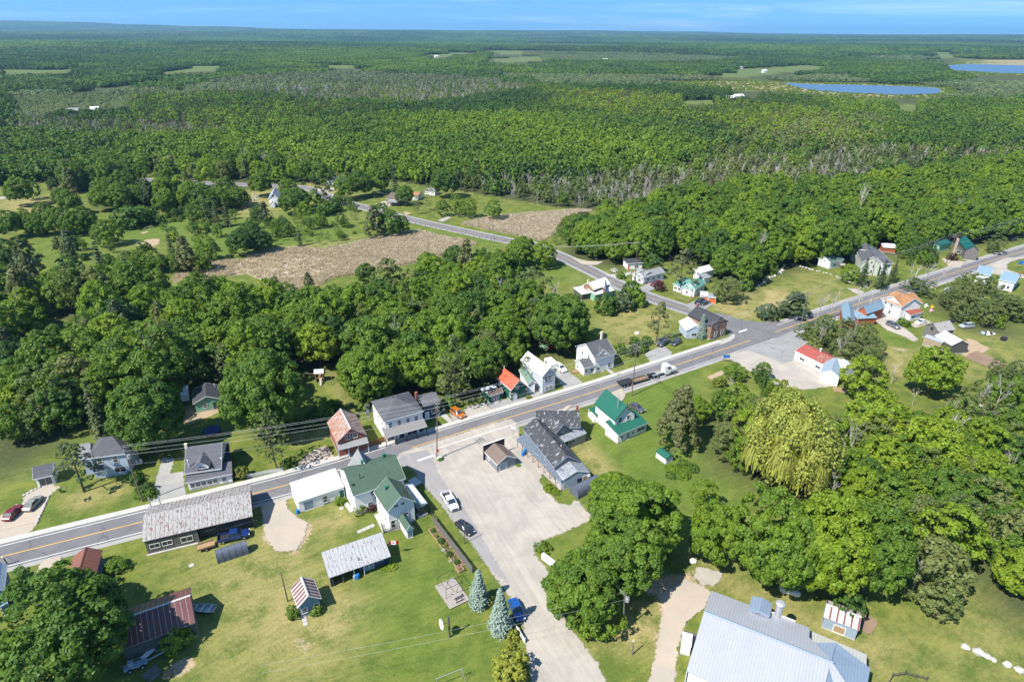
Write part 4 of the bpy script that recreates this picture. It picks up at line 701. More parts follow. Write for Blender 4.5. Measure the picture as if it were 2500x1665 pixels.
# --- north side of the main road, left to right
b = House('small_white_garage', 'small white garage with a grey roof in tree shade at the far left', 'garage')
b.wing('a', (290, 1052, 475, 1010, 455, 915), 2.5, 1.6, wall=WHT, rm=SH_GR, trim=WHP, wins=[('F', .5, .1, 2.2, 1.9, 'w')])
b = House('pale_blue_hip_roofed_house', 'pale blue two storey house with a grey hipped roof behind the leaning pole at left', 'house')
b.wing('a', (765, 868, 1112, 822, 1062, 672), 5.6, 2.6, 'hip', wall=PALEB, rm=SH_GR, trim=WHP, hip=.8, wins=[('F', .28, 3.6, .9, 1.3), ('F', .68, 3.6, .9, 1.3), ('F', .72, .9, 2.1, 1.3), ('F', .3, .1, 1.0, 2.0, 'D'), ('N', .5, 3.5, .9, 1.2), ('N', .3, 1, .9, 1.2)])
b.wing('a', (700, 875, 800, 855, 770, 745), 4.6, 2.0, 'gable', wall=PALEB, rm=SH_LG, trim=WHP); d = b.last
b.wing('a', (825, 990, 925, 965, 912, 935), 2.6, .8, 'gable', wall=None, rm=SH_GR, trim=WHP, post=2)
b = House('grey_dormer_house', 'grey shingled house with one small white dormer and a windowed front porch', 'house')
b.wing('b', (182, 1002, 510, 955, 495, 730), 3.7, 3.3, wall=WHT, rm=SHG('slate_purple_shingle', (.10, .10, .115)), trim=WHP, rf=.98 if False else .5, chim=((.02, .5, .55, .9, CREAM),))
b.pipe(.12, .12, 1.6, z=4.6, m=WHP, r=.09); b.pipe(.98, .2, .5, z=4.5, m=WHP, r=.12)
b.wing('b', (190, 1082, 605, 1000, 598, 930), 2.5, 1.15, 'shed', wall=WHT, rm=SHG('slate_purple_shingle', (.10, .10, .115)), trim=WHP, wins=row('F', (.12, .24, .36, .49, .61, .80), .7, .85, 1.0) )
b.wing('b', (512, 925, 596, 905, 578, 715), 3.0, .4, 'flat', wall=GREYB, rm=SH_BK, trim=BLK)
b.wing('b', (272, 935, 290, 905, 400, 890), 5.0, .01, 'none', wall=None)
dpos = g('b', 338, 945, 4.6); lc = b.W.inverted() @ Vector([float(v) for v in dpos]); yd = .0
MB().add([(lc.x - 1.25, lc.y, 4.2), (lc.x + 1.25, lc.y, 4.2), (lc.x + 1.25, lc.y, 5.0), (lc.x, lc.y, 6.0), (lc.x - 1.25, lc.y, 5.0), (lc.x - 1.25, lc.y + 2.4, 5.0), (lc.x + 1.25, lc.y + 2.4, 5.0), (lc.x, lc.y + 3, 6.0)], [(0, 1, 2, 3, 4), (1, 6, 2), (0, 4, 5)]).obj('dormer', WHP, b.root)
dr = MB().slab([(lc.x - 1.6, lc.y - .3, 4.75), (lc.x, lc.y - .3, 6.15), (lc.x, lc.y + 3.4, 6.15), (lc.x - 1.6, lc.y + 2.2, 4.75)][::-1], .1).slab([(lc.x + 1.6, lc.y - .3, 4.75), (lc.x, lc.y - .3, 6.15), (lc.x, lc.y + 3.4, 6.15), (lc.x + 1.6, lc.y + 2.2, 4.75)], .1).obj('dormer_roof', SHG('slate_purple_shingle', (.10, .10, .115)), b.root)
add_open(b.root, T(lc.x, lc.y - .01, 4.35), 1.1, .6, 'w')
b = House('back_garden_cottage', 'dark shingled cottage with a pale green gable in the trees behind the dormer house', 'cottage')
b.wing('a', (1708, 262, 1705, 385, 1957, 330), 2.9, 1.5, wall=MINT, rm=SH_BK, trim=WHP, wins=[('N', .4, 1, 1, 1), ('N', .75, .1, .9, 1.9, 'd')]); b.pipe(.2, .8, .8, m=WHP)
b = House('tin_roofed_brick_shop', 'old red brick shop with a rust streaked tin gable roof facing the road', 'shop')
b.wing('b', (1700, 480, 1797, 655, 1525, 722), 4.4, 2.8, wall=BRICK, rm=TINS, npan=14, ridgecap=STW, og=.35, wins=[('N', .38, 4.3, 1.0, .9), ('N', .62, 4.3, 1.0, .9), ('F', .4, 1, .9, 1.1)])
b.wing('b', (1540, 790, 1810, 722, 1798, 662), 3.0, 1.2, 'shed', wall=None, rm=SH_LG, trim=WHP, post=4, oe=.1, og=.1)
d = b.last; MB().box(.2, d['W'] - .2, 0, d['L'] - .2, d['W'], 3.8).obj('shop_front', BRICK, b.root, d['rel']); add_open(b.root, d['rel'] @ T(d['L'] * .5, d['W'] - .21, .1), 1.0, 2.1, 'd')
for u in (.25, .75): add_open(b.root, d['rel'] @ T(d['L'] * u, d['W'] - .21, .7), 1.7, 1.4, 'w')
b = House('white_hip_roofed_store', 'white two storey store with a dark hipped roof and long grey awning over the sidewalk', 'store')
b.wing('c', (495, 650, 850, 555, 712, 385), 6.2, 2.3, 'hip', wall=WHT, rm=SH_GR, trim=WHP, hip=.95, oe=.3, og=.3, wins=row('F', (.16, .38, .6, .81), 3.9, .75, 1.3, 'w') + [('O', .2, 4, .7, 1.2), ('O', .5, 4, .7, 1.2), ('O', .8, 4, .7, 1.2), ('F', .14, .2, 1.6, 2.0), ('F', .42, .1, 1.0, 2.2, 'd'), ('F', .68, .4, 2.2, 1.8), ('F', .92, .4, 1.2, 1.8)])
b.pipe(.45, .6, 1.0, z=8.0); b.pipe(.3, .7, .5, z=7.6); b.pipe(.58, .62, .5, z=8.1)
b.wing('c', (512, 790, 880, 688, 857, 635), 3.0, 1.2, 'shed', wall=None, rm=mat('awning_grey', (.20, .19, .185), var=.08), trim=WHP, post=5, pmat=BLK, oe=.1, og=.1)
b.wing('c', (845, 518, 1000, 474, 942, 380), 4.4, 1.4, 'gable', wall=SLATE, rm=SHG('mid_grey_shingle', (.12, .12, .13)), trim=BLK, wins=[('F', .6, 1.5, 1.0, 1.3), ('F', .22, .4, 1.0, 1.9, 'D'), ('N', .5, 1.4, .9, 1.2)], chim=((-.12, .5, .6, 1.5, BRICK),))
b.wing('c', (325, 518, 372, 512, 360, 500), 3.4, .2, 'flat', wall=GREYB, rm=SH_GR)
b = House('red_roofed_green_house', 'dark green house with a bright orange red shingle roof and small glazed porch', 'house')
b.wing('d', (583, 622, 716, 735, 868, 700), 3.7, 2.3, wall=GREENW, rm=SH_RED, trim=WHP, og=.25, wins=[('N', .42, 3.4, .8, .9), ('F', .2, 1.8, .8, .9), ('F', .88, 1.0, .5, 1.3), ('N', .3, .1, .9, 1.9, 'D')])
b.pipe(.35, .25, .5); b.pipe(.02, .5, .6, m=WHP)
b.wing('d', (722, 765, 862, 712, 852, 695), 2.5, .5, 'shed', wall=GLS, rm=SH_BR, trim=WHP, oe=.1, og=.1, wins=row('F', (.2, .45, .7, .9), .3, 1.1, 1.8))
b.wing('d', (525, 788, 648, 750, 625, 712), 2.3, .9, 'gable', wall=GREENW, rm=SH_BR, trim=WHP, oe=.15, og=.15, wins=[('F', .3, .8, .8, .9), ('F', .6, .8, .8, .9)])
b.wing('d', (462, 742, 590, 710, 570, 690), 2.3, .2, 'flat', wall=GREENW, rm=WHM, oe=.1, og=.1)
b.wing('d', (860, 545, 942, 672, 870, 695), 3.2, 1.1, 'gable', wall=WHT, rm=mat('sage_metal_roof', (.14, .22, .17), rough=.5, var=.1, ribs=(0, .5, .04)), trim=WHP)
b.pipe(.1, .7, 1.5); b.pipe(.3, .7, 1.5); b.pipe(.55, .75, .5)
b = House('tall_white_tin_roofed_house', 'tall narrow white house with a pale weathered metal roof beside the green house', 'house')
b.wing('d', (925, 432, 1122, 578, 982, 608), 5.4, 2.2, wall=GREYL, rm=mat('pale_worn_metal_roof', (.55, .54, .53), rough=.5, var=.15, ribs=(0, .6, .03)), trim=WHP, og=.25, wins=[('N', .45, 3.7, .9, 1.2), ('N', .7, 3.7, .9, 1.2), ('N', .35, .7, 1.0, 1.1), ('N', .62, .7, 1.0, 1.1), ('K', .5, 3, .9, 1.1)])
b = House('white_cross_gabled_house', 'white house with a charcoal cross gable roof and tall pale chimney', 'house')
b.wing('d', (1460, 460, 1647, 406, 1585, 262), 5.0, 2.8, wall=WHT, rm=SH_GR, trim=WHP, og=.3, wins=[('F', .2, .9, 1.2, .9), ('F', .72, .9, 1.2, 1.2), ('F', .44, .1, .9, 2.1, 'D'), ('O', .35, 3.6, .6, 1.1), ('O', .65, 3.6, .6, 1.1), ('N', .5, 3.4, .9, 1.2)])
b.wing('d', (1522, 355, 1592, 422, 1482, 452), 5.0, 2.2, wall=WHT, rm=SH_GR, trim=WHP, oe=.25, og=.25, wins=[('N', .5, 3.0, .7, 1.2)])
cp = b.W.inverted() @ Vector([float(v) for v in g('d', 1514, 300, 6.5)]); MB().box(cp.x - .3, cp.y - .3, 4.5, cp.x + .3, cp.y + .3, 9.6).obj('chimney', CREAM, b.root)
b.wing('d', (1362, 541, 1475, 513, 1410, 440), 2.7, 1.3, wall=WHT, rm=SH_GR, trim=WHP, wins=[('F', .2, .9, .8, .9), ('F', .7, .9, 1.0, .9), ('O', .7, .9, .7, .9)]); b.pipe(.3, .6, .7, m=BLK)
b = House('brick_corner_building', 'brown brick building with a black shingle roof at the road junction', 'building')
b.wing('l', (1735, 972, 1948, 1076, 2096, 1032), 5.0, 2.4, wall=BRICKT, rm=SH_BK, trim=BLK, og=.25, wins=[('N', .3, 3.6, .8, 1.1), ('N', .35, .9, 1.1, 1.5), ('N', .72, .9, 1.1, 1.5), ('F', .8, 1, .9, 1.3)], chim=((.02, .5, .6, .8, BRICK),))
b.wing('l', (1722, 1112, 1655, 1032, 1770, 985), 3.0, 1.6, 'gable', wall=PALEB, rm=WHM, trim=WHP, og=.2, wins=[('O', .5, .8, 1.6, 1.1)])
# --- along the branch road
b = House('silver_roofed_farmhouse', 'brick house with pale silver metal roofs beside the branch road', 'house')
b.wing('l', (905, 752, 1055, 700, 1022, 640), 4.2, 1.9, wall=BRICKT, rm=mat('light_silver_metal', (.58, .60, .63), rough=.45, var=.05, ribs=(0, .6, .04)), trim=WHP, chim=((.05, .6, .5, .9, CREAM),), wins=[('O', .5, 2.5, .8, 1.0)])
b.wing('l', (985, 680, 985, 742, 1010, 735), 4.4, 1.5, wall=BRICKT, rm=WHM, oe=.1, og=.1)
b.wing('l', (915, 797, 1090, 755, 1060, 715), 2.7, .8, 'shed', wall=MINT, rm=mat('light_silver_metal', (.58, .60, .63)), trim=WHP, wins=[('F', .3, .8, 1.5, 1.0)])
b.wing('l', (800, 795, 908, 772, 862, 720), 2.6, .7, 'shed', wall=WOODB, rm=mat('pale_worn_metal_roof', (.5, .5, .5)), trim=None)
b = House('grey_roofed_bungalow', 'wide white bungalow with pale grey shingled roofs near the branch road', 'bungalow')
b.wing('l', (1345, 645, 1535, 597, 1510, 545), 3.0, 1.5, wall=WHT, rm=SH_LG, trim=WHP, wins=row('F', (.25, .5, .75), 1, 1.0, 1.0))
b.wing('l', (1240, 610, 1330, 645, 1400, 590), 2.9, 1.5, wall=WHT, rm=SH_LG, trim=WHP, wins=[('F', .3, .9, 1.2, 1.1), ('F', .75, .9, 1.2, 1.1)])
b = House('small_hip_roofed_bungalow', 'small bungalow with white and orange walls under the trees by the branch road', 'bungalow')
b.wing('l', (1202, 520, 1345, 512, 1340, 470), 2.9, 1.1, 'hip', wall=WHT, rm=SH_BK, trim=WHP, wins=[('F', .6, .8, 1.6, 1.0), ('F', .12, .0, .8, 2.1, 'O')])
b = House('green_shingled_cottage', 'white cottage with a faded green roof behind a vegetable patch', 'cottage')
b.wing('l', (1802, 750, 1898, 692, 1835, 640), 3.2, 1.8, wall=WHT, rm=mat('faded_green_roof', (.10, .24, .19), var=.12, ribs=(0, .5, .03)), trim=WHP, wins=[('F', .3, .8, 1.0, 1.1), ('F', .7, .8, 1.0, 1.1)])
b.wing('l', (1682, 725, 1776, 748, 1850, 690), 3.2, 1.7, wall=WHT, rm=mat('faded_green_roof', (.1, .24, .19)), trim=WHP, wins=[('F', .5, 1, .8, 1.0), ('O', .5, 1, .9, 1.0)])
b.wing('l', (1602, 698, 1685, 725, 1745, 668), 2.8, .8, 'shed', wall=WHT, rm=mat('faded_green_roof', (.1, .24, .19)), trim=WHP, wins=[('F', .3, .9, 1.2, .9), ('F', .7, .9, 1.2, .9)])
b = House('white_cottage_in_woods', 'plain white cottage with a pale roof at the edge of the woods', 'cottage')
b.wing('l', (1862, 602, 1978, 570, 1950, 528), 3.6, 1.5, wall=WHT, rm=WHM, trim=WHP, wins=[('O', .5, 2, .8, 1.0)]); b.wing('l', (1882, 652, 1945, 635, 1915, 598), 2.6, .7, 'shed', wall=WHT, rm=SH_LG, trim=WHP)
b = House('orange_door_garage', 'low garage with bright orange doors beside the green shingled cottage', 'garage')
b.wing('l', (1915, 815, 1985, 822, 2000, 785), 2.5, .8, 'gable', wall=WHT, rm=SH_LG, trim=WHP, wins=[('F', .6, .1, 2.3, 1.9, 'O')])
b.wing('l', (1845, 802, 1912, 808, 1940, 775), 2.4, .9, 'gable', wall=WHT, rm=WHM, wins=[('F', .6, .1, 2.3, 1.6, 'O')])
b = House('white_church', 'small white wooden church with a dark roof beside its graveyard', 'church')
b.wing('n', (204, 300, 182, 352, 262, 360), 4.4, 2.6, wall=WHT, rm=mat('grey_tin_church_roof', (.25, .28, .33), var=.1), trim=WHP, wins=[('N', .5, 5.2, .9, 1.6), ('N', .3, .2, 1.1, 2.2, 'D'), ('F', .3, 1.5, .8, 2.0), ('F', .7, 1.5, .8, 2.0), ('K', .5, 1.5, .8, 2.0)])
b.wing('n', (194, 376, 193, 392, 236, 394), 2.6, 1.0, wall=WHT, rm=WHM, oe=.1, og=.1)
b = House('brick_chimney_cottage', 'grey roofed white cottage with a brick chimney far up the branch road', 'cottage')
b.wing('n', (655, 200, 732, 208, 735, 165), 3.0, 2.2, wall=WHT, rm=SH_GR, trim=WHP, chim=((.5, .5, .8, 1.2, BRICK),), wins=[('F', .5, 1, 1, 1.0)])
b = House('verandah_bungalow', 'brown roofed bungalow with a dark verandah beside the branch road', 'bungalow')
b.wing('n', (1140, 355, 1250, 362, 1262, 300), 3.0, 1.8, wall=BRICKT, rm=SH_BR, trim=WHP, wins=row('F', (.3, .6), 1, 1, 1)); b.wing('n', (1145, 378, 1232, 384, 1238, 355), 2.4, .6, 'shed', wall=None, rm=SH_LG, post=4, pmat=BLK)
b = House('white_trailer_home', 'white trailer home under the trees behind the verandah bungalow', 'trailer')
b.wing('n', (1450, 282, 1540, 292, 1545, 268), 2.8, .5, wall=WHT, rm=SH_LG)
b = House('orange_roofed_outbuilding', 'outbuilding with an orange roof half hidden by a round tree on the branch road', 'outbuilding')
b.wing('n', (1340, 325, 1400, 330, 1405, 300), 2.8, 1.2, wall=WHT, rm=SH_OR)
# --- right hand end of the main road
b = House('white_green_roofed_cottage', 'little white cottage with a dark green roof above the stone walled meadow', 'cottage')
b.wing('m', (645, 512, 766, 485, 735, 430), 3.1, 1.6, wall=WHT, rm=mat('dark_green_shingle', (.07, .12, .10), var=.15), trim=WHP, wins=[('F', .4, .8, 1.2, 1.1), ('O', .5, 2.5, .6, .8)]); b.wing('m', (745, 545, 800, 545, 770, 505), 1.2, .1, 'flat', rm=DECK)
b = House('sage_gabled_house', 'large white and sage green house with grey cross gabled roofs behind young spruces', 'house')
b.wing('m', (1018, 395, 1092, 530, 900, 470), 5.0, 3.0, wall=SAGE, rm=SH_GR, trim=WHP, wins=[('N', .5, 5.0, .8, 1.0), ('N', .35, 3.4, .8, 1.1), ('N', .65, 1.0, .8, 1.2), ('N', .4, 1, .8, 1.2)])
b.wing('m', (1110, 525, 1205, 520, 1155, 375), 5.0, 2.6, wall=WHT, rm=SH_GR, trim=WHP, wins=[('F', .5, 3.4, 2.8, .9)])
b.wing('m', (890, 408, 960, 425, 1020, 375), 5.0, 1.6, wall=WHT, rm=SH_GR, trim=WHP, wins=[('O', .5, 3.5, .9, 1.0), ('F', .3, 3.5, .9, 1.0)])
b = House('woodland_shed', 'low red brown shed with a pale roof in the woods behind the sage gabled house', 'shed')
b.wing('m', (1110, 378, 1235, 385, 1240, 345), 2.4, .8, wall=REDSHED, rm=mat('pale_worn_metal_roof', (.5, .5, .5)))
b = House('log_cabin', 'weathered grey log cabin with a dark green metal roof and stone chimney', 'cabin')
b.wing('m', (1765, 310, 1838, 398, 1922, 362), 4.6, 2.2, wall=WOODG, rm=GRND, wins=[('F', .3, 1, .9, 1.0)])
b.wing('m', (1840, 400, 1840, 400, 1922, 362), 4.5, .01, 'none', wall=None) if False else None
b.wing('m', (1615, 362, 1725, 335, 1735, 300), 3.4, .8, 'shed', wall=MINT, rm=GRND)
cp = b.W.inverted() @ Vector([float(v) for v in g('m', 1722, 445, 0)]); MB().box(cp.x - .6, cp.y - .4, 0, cp.x + .6, cp.y + .5, 7.6).obj('chimney', mat('stone_chimney', (.36, .28, .24), var=.25, scale=2), b.root)
add_open(b.root, b.W.inverted() @ T(*[float(v) for v in g('m', 1765, 452, 0)[:2]], 1.2, math.atan2(-.3, .9)), 1.6, 1.3, 'w')
b = House('blue_roofed_house', 'long white house with pale blue metal roofs at the right edge', 'house')
b.wing('m', (2130, 660, 2280, 692, 2345, 632), 4.0, 2.0, wall=WHT, rm=BLUM, trim=WHP, wins=[('F', .45, 1.0, .8, 1.2), ('F', .68, 1.0, .8, 1.2), ('N', .5, 1, 1.4, 1.8, 'd')], chim=((.95, .5, .6, .9, BRICK),))
b.wing('m', (1935, 605, 2060, 628, 2120, 575), 4.0, 1.9, wall=WHT, rm=BLUM, trim=WHP, wins=[('F', .3, 1, .8, 1.1)])
b = House('orange_roofed_house', 'cream white house with an orange shingle roof and a rusty lean-to', 'house')
b.wing('m', (1110, 838, 1275, 908, 1385, 845), 5.0, 2.6, wall=WHT, rm=SH_OR, trim=WHP, wins=[])
b.W; d = b.last
b.wing('m', (1280, 905, 1462, 868, 1400, 765), 5.0, 2.3, wall=WHT, rm=SH_OR, trim=WHP, wins=[])
for x, y, z in ((1168, 858, 3.6), (1222, 880, 3.6), (1150, 915, 1.0), (1208, 940, 1.0)):
    p = g('m', x, y, z + .6); i = d['wm'].inverted() @ Vector([float(v) for v in p]); add_open(b.root, b.W.inverted() @ d['wm'] @ T(i.x, .34, z), .8, 1.2, 'w')
b.wing('m', (1358, 972, 1468, 948, 1408, 890), 2.8, 1.0, 'shed', wall=WHT, rm=mat('rust_red_metal', (.25, .075, .05), var=.25, scale=1.2), trim=WHP, wins=[('F', .3, 1, 1.2, .8), ('O', .5, 1, .8, 1.0)])
b = House('red_blue_roofed_house', 'red sided house with a pale blue metal roof behind bare trees', 'house')
b.wing('m', (1040, 880, 880, 935, 905, 990), 4.2, 2.2, wall=REDSHED, rm=BLUM, wins=[]); b.wing('m', (880, 1010, 1060, 1000, 1050, 960), 3.0, .9, 'shed', wall=REDSHED, rm=BLUM)
b = House('red_gable_shed', 'narrow red brown gabled shed beside the main road behind bare trees', 'shed')
b.wing('m', (840, 900, 870, 1060, 750, 1000), 4.0, 1.8, wall=REDSHED, rm=BLUM, wins=[('O', .5, 3.2, .8, .9, 'd')])
b = House('red_metal_roofed_garage', 'white workshop with a faded red metal roof and grey annex on the gravel forecourt', 'workshop')
b.wing('u', (1462, 875, 1880, 1080, 2020, 960), 3.0, 1.3, wall=WHT, rm=[REDM, REDM, REDM, REDM, REDM, REDM, REDM, REDP, REDP, REDP, REDP, REDP], npan=12, ridgecap=REDM, trim=WHP, oe=.15, og=.1, wins=[('F', .27, 1.0, 1.6, .8), ('F', .78, 1.0, 1.6, .8), ('F', .1, .1, .9, 1.9, 'D')])
b.pipe(.5, .55, .9, m=WHP, r=.2)
b.wing('u', (1886, 1078, 2080, 1165, 2230, 1030), 3.0, 1.3, wall=WHT, rm=WHM, trim=WHP, oe=.15, og=.1)
b.wing('u', (2135, 1060, 2075, 1240, 1825, 1125), 3.2, 1.5, wall=WHT, rm=BLUEG, trim=WHP, oe=.15, og=.15, wins=[('F', .3, .1, 2.2, 2.2, 'd')])
b = House('weathered_grey_barn', 'leaning grey board barn with a patched rusty roof near the garden plot', 'barn')
b.wing('m', (1603, 1128, 1752, 1105, 1700, 1030), 4.0, 2.0, wall=WOODG, rm=TINR, wins=[('O', .5, 3.6, .8, .8, 'd')])
b = House('white_roofed_board_shed', 'dark board shed with a bright white roof leaning against the weathered barn', 'shed')
b.wing('m', (1562, 1158, 1715, 1245, 1790, 1185), 3.2, 1.6, wall=WOODB, rm=WHM, oe=.2, og=.2)
b = House('tan_lean_to_shed', 'small tan lean-to with a grey metal roof below the weathered barn', 'shed')
b.wing('m', (1632, 1225, 1470, 1170, 1485, 1158), 2.7, .6, 'shed', wall=mat('tan_board', (.30, .23, .17), var=.2), rm=GALV, oe=.1, og=.1)
# far scattered farms
FARM = [('z', 168, 186, 9, 6, WHT, SH_LG, 'white farmhouse beside the distant red barn', 'farmhouse'), ('z', 236, 178, 15, 9, REDSHED, WHM, 'distant red barn with a white roof', 'barn'), ('z', 252, 184, 8, 6, WHT, WHM, 'small white shed next to the distant red barn', 'shed'),
        ('z', 152, 266, 12, 8, WHT, SH_LG, 'low grey roofed house in the woods at the left', 'house'), ('z', 210, 262, 8, 6, WHT, WHM, 'little white gabled house in the woods at the left', 'house'), ('z', 788, 139, 14, 9, WHT, WHM, 'white farm building on a clearing left of centre near the skyline', 'building'),
        ('z', 495, 142, 12, 8, WHT, SH_LG, 'tiny white house above the left hayfields', 'house'), ('z', 1672, 234, 14, 9, REDSHED, WHM, 'pale roofed farmhouse alone before the lake', 'farmhouse'), ('z', 1690, 230, 15, 8, WHT, WHM, 'white roofed barn joined beside the farmhouse before the lake', 'barn'),
        ('z', 1642, 155, 16, 10, WHT, WHM, 'white house on the far fields above the marsh', 'house'), ('z', 1755, 168, 10, 7, WHT, WHM, 'white shed by the far fields above the marsh', 'shed'), ('z', 1000, 133, 12, 8, WHT, WHM, 'white house on the far central clearing', 'house'), ('z', 1385, 141, 20, 9, WHT, WHM, 'pair of pale barns right of the far central clearing', 'barn'), ('z', 1700, 160, 11, 8, WHT, SH_LG, 'grey roofed house on the far fields', 'house')]
for c, x, y, l_, w_, wm_, rm_, lb, ct in FARM:
    p = g(c, x, y); bb = MB(); r = thing('distant_' + ct, lb, ct, (p[0], p[1], float(hz(p[0], p[1]))), .4)
    sc_ = 1.05; l_, w_, hh = l_ * sc_, w_ * sc_, 4.6; MB().add([(0, 0, 0), (l_, 0, 0), (l_, w_, 0), (0, w_, 0), (0, 0, hh), (l_, 0, hh), (l_, w_, hh), (0, w_, hh), (0, w_ / 2, hh + 2.5), (l_, w_ / 2, hh + 2.5)], [(0, 1, 5, 4), (1, 2, 6, 9, 5), (2, 3, 7, 6), (3, 0, 4, 8, 7)]).obj('wall', wm_, r)
    MB().slab([(-.4, -.5, hh), (l_ + .4, -.5, hh), (l_ + .4, w_ / 2, hh + 2.8), (-.4, w_ / 2, hh + 2.8)], .15).slab([(l_ + .4, w_ + .5, hh), (-.4, w_ + .5, hh), (-.4, w_ / 2, hh + 2.8), (l_ + .4, w_ / 2, hh + 2.8)], .15).obj('roof', rm_, r)
HOUSES = [o for o in COL.objects if o.parent is None and o.get('label')]
# ---------------------------------------------------------------- vehicles
def cpaint(name, c, r=.25): return mat(name, c, rough=r, var=.04, coat=.6, spec=.5)
def hd(c, x0, y0, x1, y1):    # centre and heading from rear and front marks in the image
    a, b = g(c, x0, y0, .5), g(c, x1, y1, .5); return (a + b)[:2] / 2, math.atan2(b[1] - a[1], b[0] - a[0])
def wheels(root, L, Wd, xs, r=.34, wd=.24, tyre='wheel'):
    for x in xs:
        for s in (-1, 1):
            w_ = MB().lathe([(r * .6, -wd / 2), (r, -wd / 2 + .03), (r, wd / 2 - .03), (r * .6, wd / 2)], 14).obj(tyre, BLKG, root, T(x, s * (Wd / 2 - wd / 2 + .02), r) @ Matrix.Rotation(math.pi / 2, 4, 'X'))
            MB().lathe([(r * .58, -wd / 2 - .012), (r * .5, wd / 2 + .012)], 10).obj('rim', GALV, w_)
def body(root, st, paint, Wd, name='body'):
    b = MB(); rings = []
    for x, z0, z1, k in st:
        h = Wd / 2 * k; rings.append([(x, -h * .94, z0), (x, -h, z0 + (z1 - z0) * .35), (x, -h * .985, z1 - .1), (x, -h * .88, z1), (x, h * .88, z1), (x, h * .985, z1 - .1), (x, h, z0 + (z1 - z0) * .35), (x, h * .94, z0)])
    vs = [p for r in rings for p in r]; n = 8; fs = [(i * n + k, (i + 1) * n + k, (i + 1) * n + (k + 1) % n, i * n + (k + 1) % n) for i in range(len(rings) - 1) for k in range(n)]
    fs += [tuple(range(n)), tuple((len(rings) - 1) * n + k for k in range(n - 1, -1, -1))]
    return b.add(vs, fs).obj(name, paint, root, smooth=False)
def cabin(root, x0, x1, x2, x3, zb, zt, Wd, paint):
    hb2, ht = Wd / 2 * .9, Wd / 2 * .72
    P = [(x0, -hb2, zb), (x3, -hb2, zb), (x3, hb2, zb), (x0, hb2, zb), (x1, -ht, zt), (x2, -ht, zt), (x2, ht, zt), (x1, ht, zt)]
    MB().add(P, [(0, 1, 5, 4), (1, 2, 6, 5), (2, 3, 7, 6), (3, 0, 4, 7)]).obj('glazing', GLS, root)
    MB().slab([(x1 - .05, -ht - .03, zt + .03), (x2 + .05, -ht - .03, zt + .03), (x2 + .05, ht + .03, zt + .03), (x1 - .05, ht + .03, zt + .03)], .06).obj('roof', paint, root)
    b = MB()
    for s in (-1, 1):
        for xa, xb in ((x0, x1), ((x0 * .45 + x3 * .55), (x1 * .45 + x2 * .55)), (x3, x2)): b.tube([(xa, s * (hb2 + .01), zb), (xb, s * (ht + .01), zt)], .045, 4)
    b.obj('pillars', paint, root)
def lights(root, xf, xr, Wd, z):
    for s in (-1, 1):
        MB().box(xf - .12, s * Wd * .36 - .17, z - .08, xf + .015, s * Wd * .36 + .17, z + .08).obj('headlight', mat('lamp_glass', (.6, .62, .65), rough=.15), root); MB().box(xr - .015, s * Wd * .38 - .14, z - .02, xr + .1, s * Wd * .38 + .14, z + .14).obj('tail_light', REDP2, root)
def car(label, c, x0, y0, x1, y1, paint, kind='sedan', cat='car'):
    (X, Y), a = hd(c, x0, y0, x1, y1); r = thing({'sedan': 'parked_car', 'suv': 'parked_suv', 'pickup': 'pickup_truck'}[kind], label, cat, (X, Y, .03), a)
    if kind == 'sedan':
        W_ = 1.8; body(r, [(-2.32, .35, .82, .86), (-2.1, .22, .98, .97), (-1.2, .2, 1.0, 1), (.7, .2, .98, 1), (1.75, .22, .88, .97), (2.25, .3, .7, .82)], paint, W_); cabin(r, -1.75, -1.1, .1, .95, .96, 1.42, W_, paint); wheels(r, 4.6, W_, (-1.4, 1.4), .32); lights(r, 2.24, -2.31, W_, .68)
    elif kind == 'suv':
        W_ = 1.9; body(r, [(-2.32, .4, 1.0, .9), (-2.2, .28, 1.12, .98), (-1.2, .26, 1.12, 1), (.8, .26, 1.1, 1), (1.8, .28, 1.02, .97), (2.3, .36, .82, .86)], paint, W_); cabin(r, -2.2, -1.9, .25, 1.05, 1.1, 1.68, W_, paint); wheels(r, 4.6, W_, (-1.4, 1.42), .37); lights(r, 2.29, -2.31, W_, .85)
        b = MB()
        for s in (-1, 1): b.tube([(-1.7, s * .6, 1.76), (.1, s * .6, 1.76)], .025, 4)
        b.obj('roof_rack', BLK, r)
    else:
        W_ = 2.0; body(r, [(-.75, .4, 1.15, 1), (-.2, .38, 1.18, 1), (1.1, .38, 1.16, 1), (2.4, .4, 1.12, .98), (2.85, .48, .92, .9)], paint, W_); cabin(r, -.75, -.6, .75, 1.45, 1.15, 1.85, W_, paint)
        bed = MB(); bed.box(-2.9, -1.0, .55, -.76, 1.0, .65).box(-2.9, -1.0, .65, -.76, -.9, 1.15).box(-2.9, .9, .65, -.76, 1.0, 1.15).box(-2.9, -.9, .65, -2.8, .9, 1.13).obj('cargo_bed', paint, r); MB().box(-2.79, -.89, .651, -.77, .89, .67).obj('bed_liner', BLK, r)
        wheels(r, 5.8, W_, (-1.9, 1.85), .4, .27); lights(r, 2.84, -2.9, W_, .9); MB().box(2.8, -.55, .62, 2.87, .55, .95).obj('grille', BLK, r)
        for s in (-1, 1): MB().box(1.2, s * 1.0 - .12, 1.12, 1.35, s * 1.0 + .12, 1.3).obj('mirror', BLK, r)
    return r
WC = cpaint('white_car_paint', (.78, .78, .78)); BC = cpaint('black_car_paint', (.02, .021, .025)); SC = cpaint('silver_car_paint', (.35, .36, .38)); GC = cpaint('dark_grey_car_paint', (.07, .075, .085))
car('dark red saloon car parked on the far left gravel drive', 'a', 78, 1385, 155, 1305, cpaint('dark_red_car_paint', (.16, .01, .015)))
